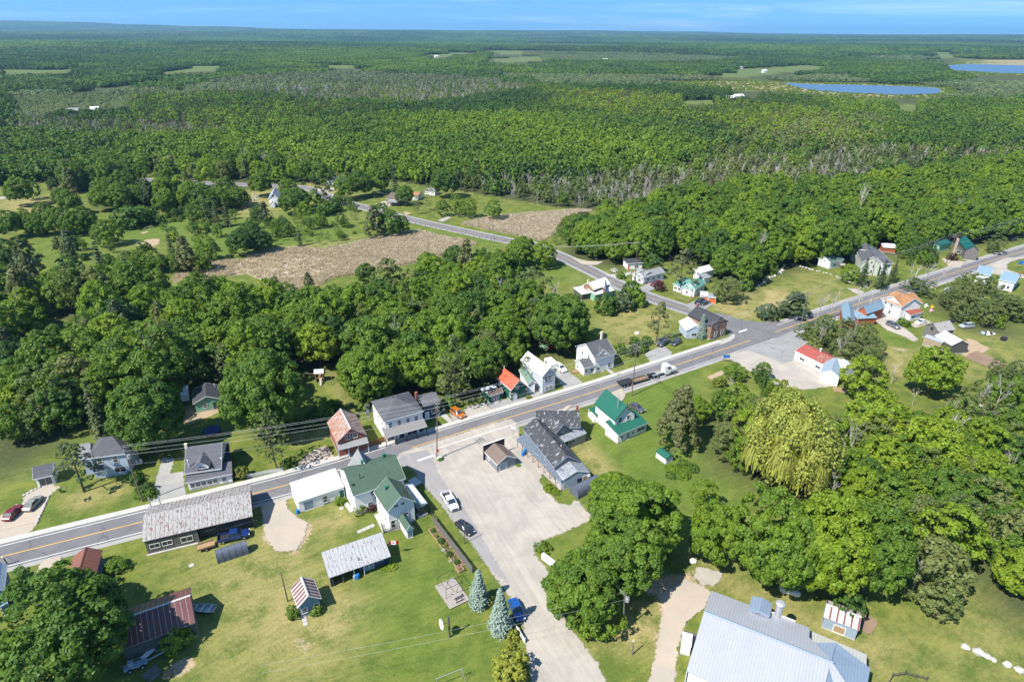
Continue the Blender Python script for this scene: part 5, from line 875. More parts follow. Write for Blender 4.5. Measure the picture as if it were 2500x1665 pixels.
car('greyish tan saloon parked nearest the lawn edging on the left drive', 'a', 255, 1305, 335, 1220, cpaint('tan_grey_car_paint', (.22, .22, .19)))
car('burnt orange hatchback parked beside the main road', 'c', 1112, 555, 1190, 608, cpaint('orange_car_paint', (.40, .12, .01)), 'suv')
car('white crew cab pickup parked on the gravel street', 'c', 1040, 1290, 1125, 1430, WC, 'pickup', 'pickup truck')
car('black car parked on the gravel street by the lone pole', 'g', 1890, 165, 1985, 245, BC)
car('bright blue car tucked behind the right blue spruce', 'h', 375, 1165, 430, 1290, cpaint('blue_car_paint', (.01, .07, .28)))
car('white suv on the drive of the tall white house', 'd', 1112, 515, 1192, 570, WC, 'suv')
car('dark pickup parked by the scruffy spruce near the junction', 'l', 1560, 1195, 1475, 1250, GC, 'pickup', 'pickup truck'); car('dark blue grey car beside the dark pickup', 'l', 1670, 1200, 1598, 1240, GC)
car('dark red pickup outside the grey roofed bungalow', 'l', 1500, 690, 1418, 712, cpaint('dark_red_car_paint', (.16, .01, .015)), 'pickup', 'pickup truck')
car('black suv in front of the orange door garage, left of a pair', 'l', 1865, 850, 1812, 872, BC, 'suv'); car('black car in front of the orange door garage, right of a pair', 'l', 1912, 860, 1858, 882, BC)
car('dark car half hidden behind the green metal roofed house', 'd', 1790, 868, 1870, 915, GC)
car('grey suv on the gravel drive of the orange roofed house', 'm', 1155, 1050, 1240, 1090, cpaint('slate_car_paint', (.12, .13, .15)), 'suv'); car('white saloon behind the rusty lean-to', 'm', 1480, 1028, 1400, 1052, WC)
car('silver suv parked alone on the grass beyond the board sheds', 'm', 1905, 1068, 1785, 1080, SC, 'suv'); car('blue suv beside the little white green roofed cottage', 'm', 780, 472, 838, 468, cpaint('blue_car_paint', (.01, .07, .28)), 'suv')
car('dark suv in tree shade at the far right roadside', 'm', 2200, 318, 2310, 300, BC, 'suv')
# old blue truck with flat bed
r = car('old dark blue flatbed truck beside the weathered barn', 'e', 1960, 305, 2180, 258, cpaint('navy_truck_paint', (.01, .03, .13)), 'pickup', 'pickup truck')
# tractor unit and low loader on the road
(X, Y), a = hd('d', 1950, 610, 2150, 562); r = thing('semi_truck', 'white tractor truck hauling an empty low trailer along the main road', 'truck', (X, Y, .03), a)
b = MB(); b.box(-4.2, -.45, .75, 4.0, .45, 1.05).obj('chassis', GALV, r); body(r, [(2.3, .9, 2.0, .8), (3.0, .7, 1.95, .85), (4.3, .7, 1.75, .8), (4.6, .75, 1.5, .7)], WC, 2.3, 'bonnet')
MB().box(.3, -1.15, .9, 2.3, 1.15, 2.0).box(.3, -1.1, 2.0, 2.0, 1.1, 3.1).obj('cab', WC, r); MB().add([(2.02, -1.0, 2.1), (2.02, 1.0, 2.1), (2.02, .9, 2.95), (2.02, -.9, 2.95)], [(0, 1, 2, 3)]).obj('windscreen', GLS, r)
for s in (-1, 1): MB().box(1.0, s * 1.16 - .01, 2.15, 1.8, s * 1.16 + .01, 2.85).obj('side_window', GLS, r); MB().tube([(.2, s * .95, .9), (.2, s * .95, 3.6)], .09, 8).obj('exhaust_stack', GALV, r); MB().lathe([(.3, -.7), (.3, .7)], 10, (0, 0, 0)).obj('fuel_tank', GALV, r, T(1.1, s * .95, .65) @ Matrix.Rotation(math.pi / 2, 4, 'Y'))
wheels(r, 8, 2.4, (-3.6, -2.3, 3.6), .5, .32); MB().box(-4.0, -1.1, 1.06, -1.9, 1.1, 1.14).obj('mudguard', GALV, r); MB().box(4.6, -1.1, .45, 4.75, 1.1, .8).obj('bumper', GALV, r)
(X, Y), a = hd('d', 1670, 690, 1985, 602); r = thing('low_trailer', 'black empty lowboy trailer coupled behind the white truck', 'trailer', (X, Y, .03), a); hl = float(np.linalg.norm(g('d', 1670, 690)[:2] - g('d', 1985, 602)[:2])) / 2
MB().box(-hl, -1.25, .95, -hl + 4.4, 1.25, 1.15).obj('rear_deck', BLK, r); MB().box(-hl + 4.4, -1.2, .45, hl - 2.6, -.75, .7).box(-hl + 4.4, .75, .45, hl - 2.6, 1.2, .7).obj('side_beams', BLK, r); MB().box(hl - 2.6, -.5, .9, hl, .5, 1.3).obj('gooseneck', BLK, r)
for i in range(12): x = -hl + 4.6 + (2 * hl - 7.4) * i / 12; MB().box(x, -.74, .55, x + .18, .74, .66).obj('cross_member', WOODN, r)
wheels(r, 8, 2.5, (-hl + 1, -hl + 2.2, -hl + 3.4), .45, .3)
# camper trailers, utility trailer, boat
for lb, c, x0, y0, x1, y1, L_ in (('white camper trailer parked beside the back garden cottage', 'a', 1637, 372, 1637, 262, 5.5), ('small white camper between the tall white house and the white suv', 'd', 1045, 505, 1085, 540, 4.0)):
    (X, Y), a = hd(c, x0, y0, x1, y1); r = thing('camper_trailer', lb, 'camper', (X, Y, 0), a); body(r, [(-L_ / 2, .5, 2.3, .96), (-L_ / 2 + .3, .45, 2.6, 1), (L_ / 2 - .5, .45, 2.6, 1), (L_ / 2, .6, 2.1, .96)], WC, 2.3); MB().box(-.3, -.3, 2.6, .3, .3, 2.8).obj('roof_hatch', WHP, r); wheels(r, L_, 2.3, (-.2,), .33)
    for s in (-1, 1): MB().box(-1.2, s * 1.16 - .01, 1.5, -.2, s * 1.16 + .01, 2.05).obj('window', GLS, r)
    MB().tube([(L_ / 2, 0, .5), (L_ / 2 + 1.0, 0, .5)], .06, 5).obj('drawbar', BLK, r)
(X, Y), a = hd('e', 1765, 385, 1880, 350); r = thing('utility_trailer', 'small wooden sided trailer behind the old blue truck', 'trailer', (X, Y, 0), a)
MB().box(-1.5, -.8, .6, 1.5, .8, .68).obj('trailer_bed', WOODN, r); wheels(r, 3, 1.9, (0,), .34); MB().tube([(1.5, 0, .55), (2.6, 0, .5)], .05, 5).obj('drawbar', BLK, r)
for s in (-1, 1):
    for z in (.7, .88): MB().box(-1.5, s * .8 - .03, z, 1.5, s * .8 + .03, z + .14).obj('side_board', WOODN, r)
(X, Y), a = hd('e', 1868, 915, 1705, 905); r = thing('rowing_boat', 'open aluminium rowing boat on the grass beside the maroon barn', 'boat', (X, Y, .0), a); b = MB(); st = [(-2.2, .75, .55), (-1, .85, .58), (.4, .8, .6), (1.4, .5, .68), (2.2, .06, .8)]; vs = []
for x, h, z in st: vs += [(x, -h, z), (x, -h * .7, .12), (x, h * .7, .12), (x, h, z)]
fs = [(i * 4 + k, i * 4 + k + 1, i * 4 + k + 5, i * 4 + k + 4) for i in range(4) for k in range(3)] + [(0, 3, 2, 1)]; b.add(vs, fs).obj('hull', GALV, r)
for x, h in ((-1.4, .78), (-.1, .78), (1.1, .55)): MB().box(x - .15, -h, .45, x + .15, h, .5).obj('seat', mat('pale_bench', (.5, .52, .5)), r)
MB().tube([(p[0], -p[1], p[2]) for p in st] + [(p[0], p[1], p[2]) for p in reversed(st)], .03, 4).obj('gunwale', WHP, r)
p = g('i', 1365, 795); r = thing('propane_tank', 'long white propane tank lying at the edge of the great maples', 'tank', (p[0], p[1], 0), math.radians(-22)); MB().lathe([(.1, -1.75), (.45, -1.55), (.55, -1.3), (.55, 1.3), (.45, 1.55), (.1, 1.75)], 14).obj('shell', WHP, r, T(0, 0, .75) @ Matrix.Rotation(math.pi / 2, 4, 'Y'), True)
for x in (-1, 1): MB().box(x - .1, -.4, 0, x + .1, .4, .35).obj('foot', CONC, r)
# ---------------------------------------------------------------- poles and wires
POLES = {}
def pole(key, label, c, x, y, tx, ty, arms=1, r=.15, m=None, trafo=False, lamp=False, arm_az=None, cap=False):
    b_ = g(c, x, y); X, Y = px(c, tx, ty); zs_ = np.arange(2, 18, .05); e = [abs(proj((b_[0], b_[1], z))[1] - Y) for z in zs_]; H = float(zs_[int(np.argmin(e))]); t_ = at(X, Y, H)
    lean = Vector((float(t_[0] - b_[0]), float(t_[1] - b_[1]), 0)); lean = lean if lean.length < .22 * H else lean * (.22 * H / lean.length)
    o = thing('utility_pole', label, 'pole', b_); MB().tube([(0, 0, -.1), (lean.x * .5, lean.y * .5, H * .5), (lean.x, lean.y, H)], [r, r * .85, r * .65], 8).obj('shaft', m or POLE, o)
    az = arm_az if arm_az is not None else math.radians(120); d = Vector((math.cos(az), math.sin(az), 0)); top = Vector((lean.x, lean.y, H)); pts = [top + Vector((0, 0, .1))]
    for k in range(arms):
        z = H - .45 - .9 * k; cx = lean * (z / H); cx = Vector((cx.x, cx.y, z)); ar = MB().tube([cx - d * 1.2, cx + d * 1.2], .07, 4).obj('crossarm', m or POLE, o)
        for s in (-1.1, -.55, .55, 1.1): MB().lathe([(.05, 0), (.08, .08), (.04, .2)], 6, tuple(cx + d * s + Vector((0, 0, .05)))).obj('insulator', GALV, ar); pts.append(cx + d * s + Vector((0, 0, .25)))
    if trafo: MB().lathe([(.28, -.5), (.32, -.4), (.32, .4), (.2, .5)], 12).obj('transformer', GALV, o, T(lean.x * .8 + .45, lean.y * .8, H * .84))
    if lamp:
        dd = Vector((.6, .8, 0)); z = H * .72; q_ = Vector((lean.x * .7, lean.y * .7, z)); MB().tube([q_, q_ + dd * .9 + Vector((0, 0, .7)), q_ + dd * 2.2 + Vector((0, 0, .9))], .04, 5).obj('lamp_arm', GALV, o); MB().lathe([(.06, -.06), (.2, -.04), (.16, .06), (.05, .1)], 10).obj('lamp_head', GALV, o, T(*(q_ + dd * 2.3 + Vector((0, 0, .88)))))
    if cap: MB().lathe([(r * .9, 0), (r, .3), (.02, .4)], 8).obj('pole_cap', WHP, o, T(lean.x, lean.y, H - .1))
    pts = [pts[0], pts[1], pts[4], pts[5], top + Vector((.1, 0, -4.2))] if arms > 1 else pts[:1] + (pts[1:2] + pts[4:5] if arms else [])
    POLES[key] = [Vector((float(b_[0]), float(b_[1]), 0)) + p_ for p_ in pts]; return o
pole('P1', 'tall utility pole on the grass tuft at the corner of the gravel lot', 'c', 965, 978, 968, 462, 3, lamp=True); pole('P2', 'tall utility pole on the verge beside the low trailer', 'd', 1783, 785, 1830, 330, 2)
pole('P3', 'leaning utility pole on the lawn of the pale blue house', 'a', 1265, 1250, 1090, 770, 2, trafo=True); pole('P4', 'thin brown pole at the end of the picket fence', 'b', 1060, 980, 1030, 790, 0, .1)
pole('P5', 'pole standing behind the steel blue house at the road edge', 's', 105, 1105, 40, 1010, 0, .14, cap=True); pole('P6', 'bare leaning pole beside the little blue shed', 'g', 372, 855, 310, 592, 0, .12, WOODB)
pole('P7', 'short pole beside the black car on the gravel street', 'g', 1930, 345, 1934, 150, 0, .09, WOODG); pole('P9', 'pale pole with a grey transformer under the maple clump', 'h', 1345, 1420, 1358, 1075, 1, .13, WOODG, trafo=True)
pole('P10', 'short white tipped pole near the round stone edging', 'h', 1425, 1620, 1437, 1500, 0, .12, WOODG, cap=True); pole('P11', 'pale leaning utility pole at the grassy junction corner', 'm', 370, 1110, 445, 770, 1, .15, WOODG)
pole('P12', 'utility pole beside the spruces of the sage gabled house', 'm', 985, 745, 1045, 480, 1); pole('P13', 'utility pole crossing the gable of the log cabin', 'm', 1665, 525, 1752, 260, 2); pole('P14', 'tall utility pole beside the grey roofed bungalow', 'l', 1268, 705, 1292, 330, 1, arm_az=.6)
pole('P15', 'utility pole beside the roadside maple on the branch road', 'l', 568, 530, 570, 370, 1, arm_az=.6); pole('P16', 'thin dark pole in front of the bluish spruce', 'l', 1928, 1210, 1962, 985, 0, .1); pole('P17', 'thick pale wooden pole against the brick corner building', 'l', 2028, 1145, 2052, 970, 0, .24, WOODN)
pole('P18', 'thin pole on the verge right of the white gabled house', 'l', 1303, 1382, 1330, 1170, 0, .09, WOODG); pole('P19', 'pole beside the verandah bungalow', 'n', 1050, 350, 1045, 285, 0, .15); pole('P20', 'pole at the far bend of the branch road', 'n', 625, 292, 621, 236, 0, .15)
pole('P21', 'pole on the bank of the cattail marsh', 'n', 2028, 718, 2014, 545, 0, .14, WOODG); pole('P22', 'pole in the reeds behind the branch road', 'n', 2237, 642, 2241, 532, 0, .13, WOODG); pole('P23', 'thin white pole in front of the tall white house', 'd', 995, 735, 1003, 560, 0, .08, WHP)
def span(parent, a, b_, sag=1.0, r=.014, m=None):
    n = 12; MB().tube([a.lerp(b_, i / n) - Vector((0, 0, sag * 4 * (i / n) * (1 - i / n))) for i in range(n + 1)], r, 3, cap=False).obj('wire', m or mat('wire_dark', (.10, .10, .10), rough=.6) if r < .013 else mat('wire_grey', (.5, .5, .52), rough=.5), parent)
def line(label, keys, ends, nm=6, wm_=None):
    o = thing('power_line', label, 'power line', (0, 0, 0)); L_ = [POLES[k] for k in keys]
    for a, b_ in zip(L_[:-1], L_[1:]):
        k = min(nm, len(a), len(b_))
        for i in range(k): span(o, a[i], b_[i], (a[i] - b_[i]).length * .012, .014 if nm > 2 else .011)
    for at_, dst, k0 in ends:
        for i in range(min(nm, len(POLES[at_]))): span(o, POLES[at_][i], Vector(dst) + (POLES[at_][i] - POLES[at_][0]), (POLES[at_][i] - Vector(dst)).length * .012)
    return o
dm = MAIN[0] - MAIN[8]; dm /= np.linalg.norm(dm); p3 = POLES['P3'][0]
line('long wires strung between the poles along the main road', ['P3', 'P1', 'P2', 'P11', 'P12', 'P13'], [('P3', (p3.x + dm[0] * 62, p3.y + dm[1] * 62, 13.5), 0), ('P13', (300, 330, 12), 0)], 7)
line('wires following the branch road poles', ['P17', 'P14', 'P15', 'P21', 'P19', 'P20'], [], 3)
line('thin wires from the corner pole to the transformer pole', ['P1', 'P9'], [('P9', tuple(float(v) for v in (*g('g', 200, 1700)[:2], 7)), 0)], 2)
# satellite dish post
p = g('g', 1805, 1170); r = thing('dish_post', 'dark post carrying a white satellite dish on the open lawn', 'satellite dish', p); MB().tube([(0, 0, -.1), (-.05, 0, 4.8)], [.16, .14], 8).obj('post', WOODB, r); MB().tube([(0, 0, 3.4), (-.9, -.2, 3.3)], .04, 5).obj('bracket', BLK, r); MB().lathe([(.05, 0), (.5, .08), (.85, .26)], 16).obj('dish', WHP, r, T(-1.0, -.2, 3.3) @ Matrix.Rotation(math.radians(-80), 4, 'Y') @ Matrix.Rotation(.5, 4, 'X'))
# lattice mast
p = g('k', 800, 430); r = thing('lattice_mast', 'thin lattice antenna mast behind the red roofed workshop', 'mast', p)
for i in range(3): a = i * 2.09; MB().tube([(.3 * math.cos(a), .3 * math.sin(a), 0), (.12 * math.cos(a), .12 * math.sin(a), 14)], .03, 4).obj('leg', GALV, r)
b = MB()
for k in range(18): z = k * .78; a = k * 2.09; s = .3 - .18 * z / 14; b.tube([(s * math.cos(a), s * math.sin(a), z), (s * math.cos(a + 2.09), s * math.sin(a + 2.09), z + .78)], .015, 3)
b.obj('bracing', GALV, r)
# ---------------------------------------------------------------- fences, walls, decks
def fence(nm, label, c, pts, h, m, sp, w_=.1, rails=(.3, .8), gap=None, cap=None, th=.03, pm=None, board='picket'):
    P = poly(c, pts); o = thing(nm, label, 'fence', (float(P[0][0]), float(P[0][1]), 0)); O = P[0]; me = MB().box(-w_ / 2, -th / 2, 0, w_ / 2, th / 2, h).mesh(board, m)
    for a, b_ in zip(P[:-1], P[1:]):
        d = b_ - a; L_ = float(np.linalg.norm(d)); an = math.atan2(d[1], d[0]); n = int(L_ / sp); ax, ay = float(a[0] - O[0]), float(a[1] - O[1])
        for i in range(n): t_ = (i + .5) / n * L_; inst(board, me, o, T(ax + math.cos(an) * t_, ay + math.sin(an) * t_, .04, an))
        for rz in rails: MB().box(0, .02, rz * h, L_, .07, rz * h + .08).obj('rail', pm or m, o, T(ax, ay, 0, an))
        k = max(2, int(L_ / 2.4) + 1)
        for i in range(k): MB().box(-.06, .03, 0, .06, .15, h + .08).obj('post', pm or m, o, T(ax + math.cos(an) * L_ * i / (k - 1), ay + math.sin(an) * L_ * i / (k - 1), 0, an))
    return o
fence('picket_fence', 'white picket fence between the sidewalk and the birch', 'b', [(732, 1045), (900, 1008), (1062, 978)], 1.0, WHP, .17)
fence('board_fence', 'weathered grey board fence along the flower bed and gravel street', 'g', [(1655, 150), (1830, 380), (2000, 605)], 1.7, WOODG, .21, .18)
fence('board_fence', 'short orange brown board fence between the brick shop and white store', 'b', [(1812, 765), (1955, 715)], 1.4, mat('orange_brown_board', (.34, .15, .06), var=.15), .2, .18)
fence('panel_fence', 'white panel fence right of the larger blue spruce', 'h', [(360, 1355), (420, 1430), (472, 1520)], 1.1, WHP, .3, .29); fence('wire_fence', 'thin dark wire fence behind the big white house', 'c', [(878, 1430), (930, 1500), (985, 1580)], 1.1, BLK, .22, .02, (.1, .9))
fence('rail_fence', 'brown rail fence loop at the bottom right edge', 'j', [(1150, 1600), (1190, 1530), (1300, 1510), (1490, 1560)], 1.0, WOODB, 2.0, .1, (.4, .8)); fence('garden_fence', 'low rail fence round the vegetable patch of the green shingled cottage', 'l', [(1550, 740), (1640, 830), (1740, 870), (1815, 820)], .8, WOODN, .5, .05, (.5, .9))
def stone(seed, s):
    r_ = random.Random(seed); v, f = ico(np.zeros(3), 1.0); v = v * np.array([r_.uniform(.8, 1.2), r_.uniform(.7, 1.1), r_.uniform(.55, .8)]) * np.array([[r_.uniform(.8, 1.15)] for _ in range(12)]) * s
    return MB().add(v, [tuple(q_[:3]) for q_ in f]).mesh('stone', STONE)
STN = [stone(i, .5) for i in range(6)]
def stonewall(label, c, pts, sp, s0=.7, s1=1.3, jit=.35, nm='stone_wall'):
    P = poly(c, pts); o = thing(nm, label, 'stone wall', (float(P[0][0]), float(P[0][1]), 0)); i = 0
    for a, b_ in zip(P[:-1], P[1:]):
        L_ = np.linalg.norm(b_ - a)
        for t_ in np.arange(0, L_, sp):
            q_ = a + (b_ - a) * t_ / L_ - P[0]; s = random.uniform(s0, s1); mx_ = T(float(q_[0]) + random.gauss(0, jit), float(q_[1]) + random.gauss(0, jit), .2 * s, random.uniform(0, 6)) @ Matrix.Scale(s, 4); inst('stone', STN[i % 6], o, mx_); i += 1
stonewall('pale fieldstone wall on the left of the stone walled meadow', 'm', [(0, 725), (110, 650), (200, 600), (240, 530)], .9); stonewall('pale stone wall behind the stone walled meadow', 'm', [(290, 530), (380, 548), (470, 575), (600, 608)], .9)
stonewall('low rubble wall below the spruces of the sage gabled house', 'm', [(610, 605), (700, 640), (800, 685), (900, 705), (980, 742)], .8, .5, 1.0); stonewall('stone edging between the left drive and the pale blue house lawn', 'a', [(432, 1198), (380, 1320), (325, 1445)], .6, .5, .8, .05, 'stone_edging'); stonewall('stone edging by the upper bend of the left drive', 'a', [(215, 1190), (280, 1155), (425, 1090)], .8, .6, .9, .1, 'stone_edging')
stonewall('rough stones lining the bush row by the mown lawn', 'l', [(1060, 945), (1150, 920), (1270, 885)], .9, .5, .9); 
for i, (x, y, s) in enumerate(((1832, 1260, 1.55), (1945, 1310, 2.1), (2025, 1345, 1.5), (2082, 1378, 1.2), (2210, 1422, 2.0), (2308, 1470, 1.6))):
    p = g('j', x, y); o = inst('boulder', STN[i], None, T(p[0], p[1], .2, i * .9) @ Matrix.Scale(s * .9, 4)); tag(o, ('first', 'second and longest', 'third', 'fourth and smallest', 'fifth', 'last')[i] + ' pale boulder from the left in the row on the lower right lawn', 'boulder', 'pale boulders in a row on the lawn')
for i, (c, x, y, s, lb) in enumerate((('u', 20, 10, .01, None), ('l', 1285, 1140, .9, 'white rounded rock in the middle of the mown lawn'), ('h', 1960, 800, .8, 'white stone at the edge of the broken slab'), ('t', 1190, 668, .9, 'white painted rock at the foot of the corner pole'), ('k', 1990, 880, 2.2, 'large white sheet covered heap between the lower trees'))):
    if lb: p = g(c, x, y); tag(inst('rock', MB().add(*[q_ if k else q_ * s for k, q_ in enumerate([ico(np.zeros(3), 1.0)[0] * [1, .8, .6], [tuple(f[:3]) for f in ico(np.zeros(3), 1.)[1]]])]).mesh('rock', WHP), None, T(p[0], p[1], .2)), lb, 'rock')
# deck platform with metal frame
A, B, C_ = [g('g', *q_)[:2] for q_ in ((1805, 930), (1980, 845), (1835, 650))]; ux = B - A; LL = float(np.linalg.norm(ux)); an = math.atan2(ux[1], ux[0]); o = thing('deck_platform', 'weathered wooden deck platform on the lawn left of the blue spruces', 'deck', (float(A[0]), float(A[1]), 0), an); DW = float(np.linalg.norm(C_ - B))
for i in range(22): MB().box(0, i * DW / 22 + .02, .15, LL, (i + 1) * DW / 22 - .02, .24).obj('plank', DECK, o)
MB().box(.1, .1, 0, LL - .1, DW - .1, .14).obj('deck_frame', WOODG, o)
o = thing('gazebo_frame', 'black metal gazebo frame standing on the wooden deck', 'frame', (float(A[0]), float(A[1]), .24), an); q4 = [(.5, DW - 3.6), (LL - .2, DW - 3.6), (LL - .2, DW - .4), (.5, DW - .4)]
for x, y in q4: MB().tube([(x, y, 0), (x, y, 2.2)], .04, 5).obj('leg', BLK, o)
for i in range(4): MB().tube([(*q4[i], 2.2), (*q4[(i + 1) % 4], 2.2)], .035, 5).obj('top_rail', BLK, o)
for x, y in q4: MB().tube([(x, y, 2.2), (LL / 2, DW - 2, 2.9)], .03, 4).obj('rafter', BLK, o)
o = thing('picnic_bench', 'slatted picnic table standing on the wooden deck', 'table', (float(A[0]), float(A[1]), .24), an)
for i in range(4): MB().box(1.2, 1.0 + i * .2, .72, LL - 1.0, 1.17 + i * .2, .76).obj('slat', DECK, o)
for y in (.4, 2.1): MB().box(1.2, y, .4, LL - 1, y + .25, .45).obj('bench', DECK, o)
for x in (1.5, LL - 1.4): MB().box(x, .5, 0, x + .1, .6, .72).box(x, 2.1, 0, x + .1, 2.2, .72).box(x, .5, .35, x + .1, 2.2, .4).obj('leg', WOODG, o)
# flower bed
A, B = g('g', 1612, 225)[:2], g('g', 1870, 570)[:2]; ux = B - A; LL = float(np.linalg.norm(ux)); an = math.atan2(ux[1], ux[0]); o = thing('flower_bed_border', 'long timber edged flower bed in front of the board fence', 'flower bed', (float(A[0]), float(A[1]), 0), an)
MB().box(0, 0, 0, LL, .12, .25).obj('edging_board', WOODN, o); MB().box(0, .12, 0, .12, 2.0, .25).obj('edging_board', WOODN, o); MB().box(LL - .12, .12, 0, LL, 2.0, .25).obj('edging_board', WOODN, o); MB().box(.12, .12, 0, LL - .12, 2.2, .12).obj('soil', SOIL, o)
p = g('g', 1893, 575); o = thing('raised_planter', 'square raised planter box at the end of the flower bed', 'planter', p, an); MB().box(-.8, -.6, 0, .8, -.52, .5).box(-.8, .52, 0, .8, .6, .5).box(-.8, -.52, 0, -.72, .52, .5).box(.72, -.52, 0, .8, .52, .5).obj('box_sides', WOODN, o); MB().box(-.72, -.52, 0, .72, .52, .42).obj('soil', SOIL, o)
# mail boxes
A, B = g('h', 628, 780)[:2], g('h', 735, 860)[:2]; ux = B - A; LL = float(np.linalg.norm(ux)); an = math.atan2(ux[1], ux[0])
for i in range(5):
    q_ = A + ux * (i + .5) / 5; o = thing('mail_cabinet', 'white community mail cabinet, ' + ('first of five from the shrub end', 'second of five from the shrub end', 'third and middle one of five', 'fourth of five from the shrub end', 'fifth of the row, nearest the maple')[i], 'mailbox', (float(q_[0]), float(q_[1]), 0), an, 'white mail cabinets beside the gravel street'); w_ = LL / 5 * .46
    MB().box(-w_, -.25, .3, w_, .3, 1.5).obj('cabinet', WHP, o); MB().box(-w_ - .02, -.3, 1.5, w_ + .02, .34, 1.55).obj('lid', WHP, o); MB().box(-.1, -.1, 0, .1, .1, .3).obj('pedestal', GALV, o)
# playhouse with swing beam
p = g('b', 1385, 180); o = thing('playhouse', 'wooden playhouse tower with swing beam and slide on the back lawn', 'playhouse', p, .12)
for x in (-1, 1):
    for y in (-.8, .8): MB().box(x - .07, y - .07, 0, x + .07, y + .07, 3.1).obj('post', WOODN, o)
MB().box(-1, -.8, 1.2, 1, .8, 1.3).obj('floor', WOODN, o); MB().box(-1.05, -.85, .1, -.98, .85, 2.2).box(-1, .8, .1, 1, .86, 2.4).obj('side_wall', WOODN, o); MB().slab([(-1.3, -1.1, 2.9), (1.3, -1.1, 2.9), (1.3, 0, 3.7), (-1.3, 0, 3.7)], .06).slab([(1.3, 1.1, 2.9), (-1.3, 1.1, 2.9), (-1.3, 0, 3.7), (1.3, 0, 3.7)], .06).obj('roof', WHM, o)
MB().slab([(.0, -.9, 1.3), (.6, -.9, 1.3), (.8, -2.9, .1), (.2, -2.9, .1)], .05).obj('slide', DECK, o)
for s, e_ in ((-1, -4.6), (1, 3.2)): MB().tube([(s, 0, 2.4), (e_, 0, 2.4)], .06, 5).obj('beam', WOODN, o); MB().tube([(e_, -.8, 0), (e_, 0, 2.4), (e_, .8, 0)], .05, 5).obj('end_frame', WOODN, o)
p = g('l', 1165, 1235); o = thing('swing_set', 'wooden swing set on the mown lawn behind the white gabled house', 'swing', p, .15)
for x in (-2.6, -.8, .9): MB().tube([(x, -.8, 0), (x + .1, 0, 2.3), (x, .8, 0)], .07, 5).obj('leg', WOODN, o)
MB().tube([(-2.6, 0, 2.3), (2.2, 0, 2.3)], .07, 5).obj('beam', WOODN, o); MB().box(1.4, -.6, .9, 2.6, .6, 1.0).box(1.4, -.6, 0, 1.5, -.5, 2.0).box(2.5, .5, 0, 2.6, .6, 2.0).obj('platform', WOODN, o)
for x in (-1.7, 0): MB().box(x - .22, -.1, .5, x + .22, .1, .54).obj('seat', BLK, o); MB().tube([(x - .2, 0, .5), (x - .2, 0, 2.3)], .015, 3).tube([(x + .2, 0, .5), (x + .2, 0, 2.3)], .015, 3).obj('chain', GALV, o)
def table(c, x, y, label, m, rz=0):
    p = g(c, x, y); o = thing('picnic_table', label, 'picnic table', p, rz); MB().box(-.9, -.4, .7, .9, .4, .76).obj('table_top', m, o)
    for s in (-1, 1): MB().box(-.9, s * .75 - .13, .42, .9, s * .75 + .13, .47).obj('bench', m, o); MB().tube([(s * .65, -.75, 0), (s * .65, -.3, .7)], .05, 4).tube([(s * .65, .75, 0), (s * .65, .3, .7)], .05, 4).obj('leg', m, o)
table('l', 530, 1272, 'bright red picnic table on the shady back lawn', REDP2, .3); table('l', 460, 1265, 'pale green picnic table left of the red one', MINT, .8)
p = g('b', 430, 640); o = thing('trampoline', 'round dark trampoline in the shade behind the dormer house', 'trampoline', p); MB().lathe([(1.9, .82), (1.9, .88)], 20).obj('mat', BLK, o); MB().lathe([(2.0, .8), (2.15, .86), (2.0, .92)], 20).obj('rim', mat('blue_pad', (.02, .04, .12)), o)
for i in range(6): a = i * 1.047; MB().tube([(2.05 * math.cos(a), 2.05 * math.sin(a), 0), (2.05 * math.cos(a), 2.05 * math.sin(a), 2.6)], .03, 4).obj('net_post', BLK, o)
# signs
def sign(nm, label, c, x, y, w_, h, zb, m, rz, posts=2, text=None, tm=None):
    p = g(c, x, y); o = thing(nm, label, 'sign', p, rz)
    for s in ((-1, 1) if posts == 2 else (0,)): MB().box(s * w_ / 2 - .05, .01, 0, s * w_ / 2 + .05, .1, zb + h).obj('post', GALV if posts == 1 else WOODG, o)
    f = MB().box(-w_ / 2, -.04, zb, w_ / 2, 0.005, zb + h).obj('panel', m, o); MB().box(-w_ / 2 - .04, -.03, zb - .04, w_ / 2 + .04, -.002, zb).obj('frame', WHP, o)
    if text:
        cu = bpy.data.curves.new('lettering', 'FONT'); cu.body = text; cu.size = h * .62; cu.align_x = 'CENTER'; cu.align_y = 'CENTER'; tmp = bpy.data.objects.new('t', cu); COL.objects.link(tmp); dg = bpy.context.evaluated_depsgraph_get(); me = bpy.data.meshes.new_from_object(tmp.evaluated_get(dg)); bpy.data.objects.remove(tmp)
        me.materials.clear(); me.materials.append(tm or WHP); me.name = 'lettering'; inst('lettering', me, o, T(0, -.046, zb + h / 2) @ Matrix.Rotation(math.pi / 2, 4, 'X'))
    return o
sign('blue_sign', 'small blue sign on two posts at the gravel forecourt entrance', 'u', 515, 1030, 2.0, 1.0, 1.4, SIGNB, .2); sign('blue_sign', 'blue sign with white frame beyond the blue roofed house', 'w', 2265, 1135, 2.2, 1.5, 1.6, SIGNB, .2)
sign('street_sign', 'little green street name sign on the junction corner', 'u', 1025, 480, 1.2, .3, 2.2, SIGNG, .2, 1)
o = sign('store_sign', 'white hanging sign post at the front corner of the patchy roofed store', 'c', 1640, 800, 1.3, .5, 2.9, WHP, -.6, 1)
p = g('t', 1166, 672); o = thing('stop_sign', 'red octagonal stop sign beside the corner pole', 'sign', (p[0] + .3, p[1] + .1, 0), 2.6 - math.pi); MB().tube([(0, .03, 0), (0, .03, 2.5)], .035, 5).obj('post', GALV, o)
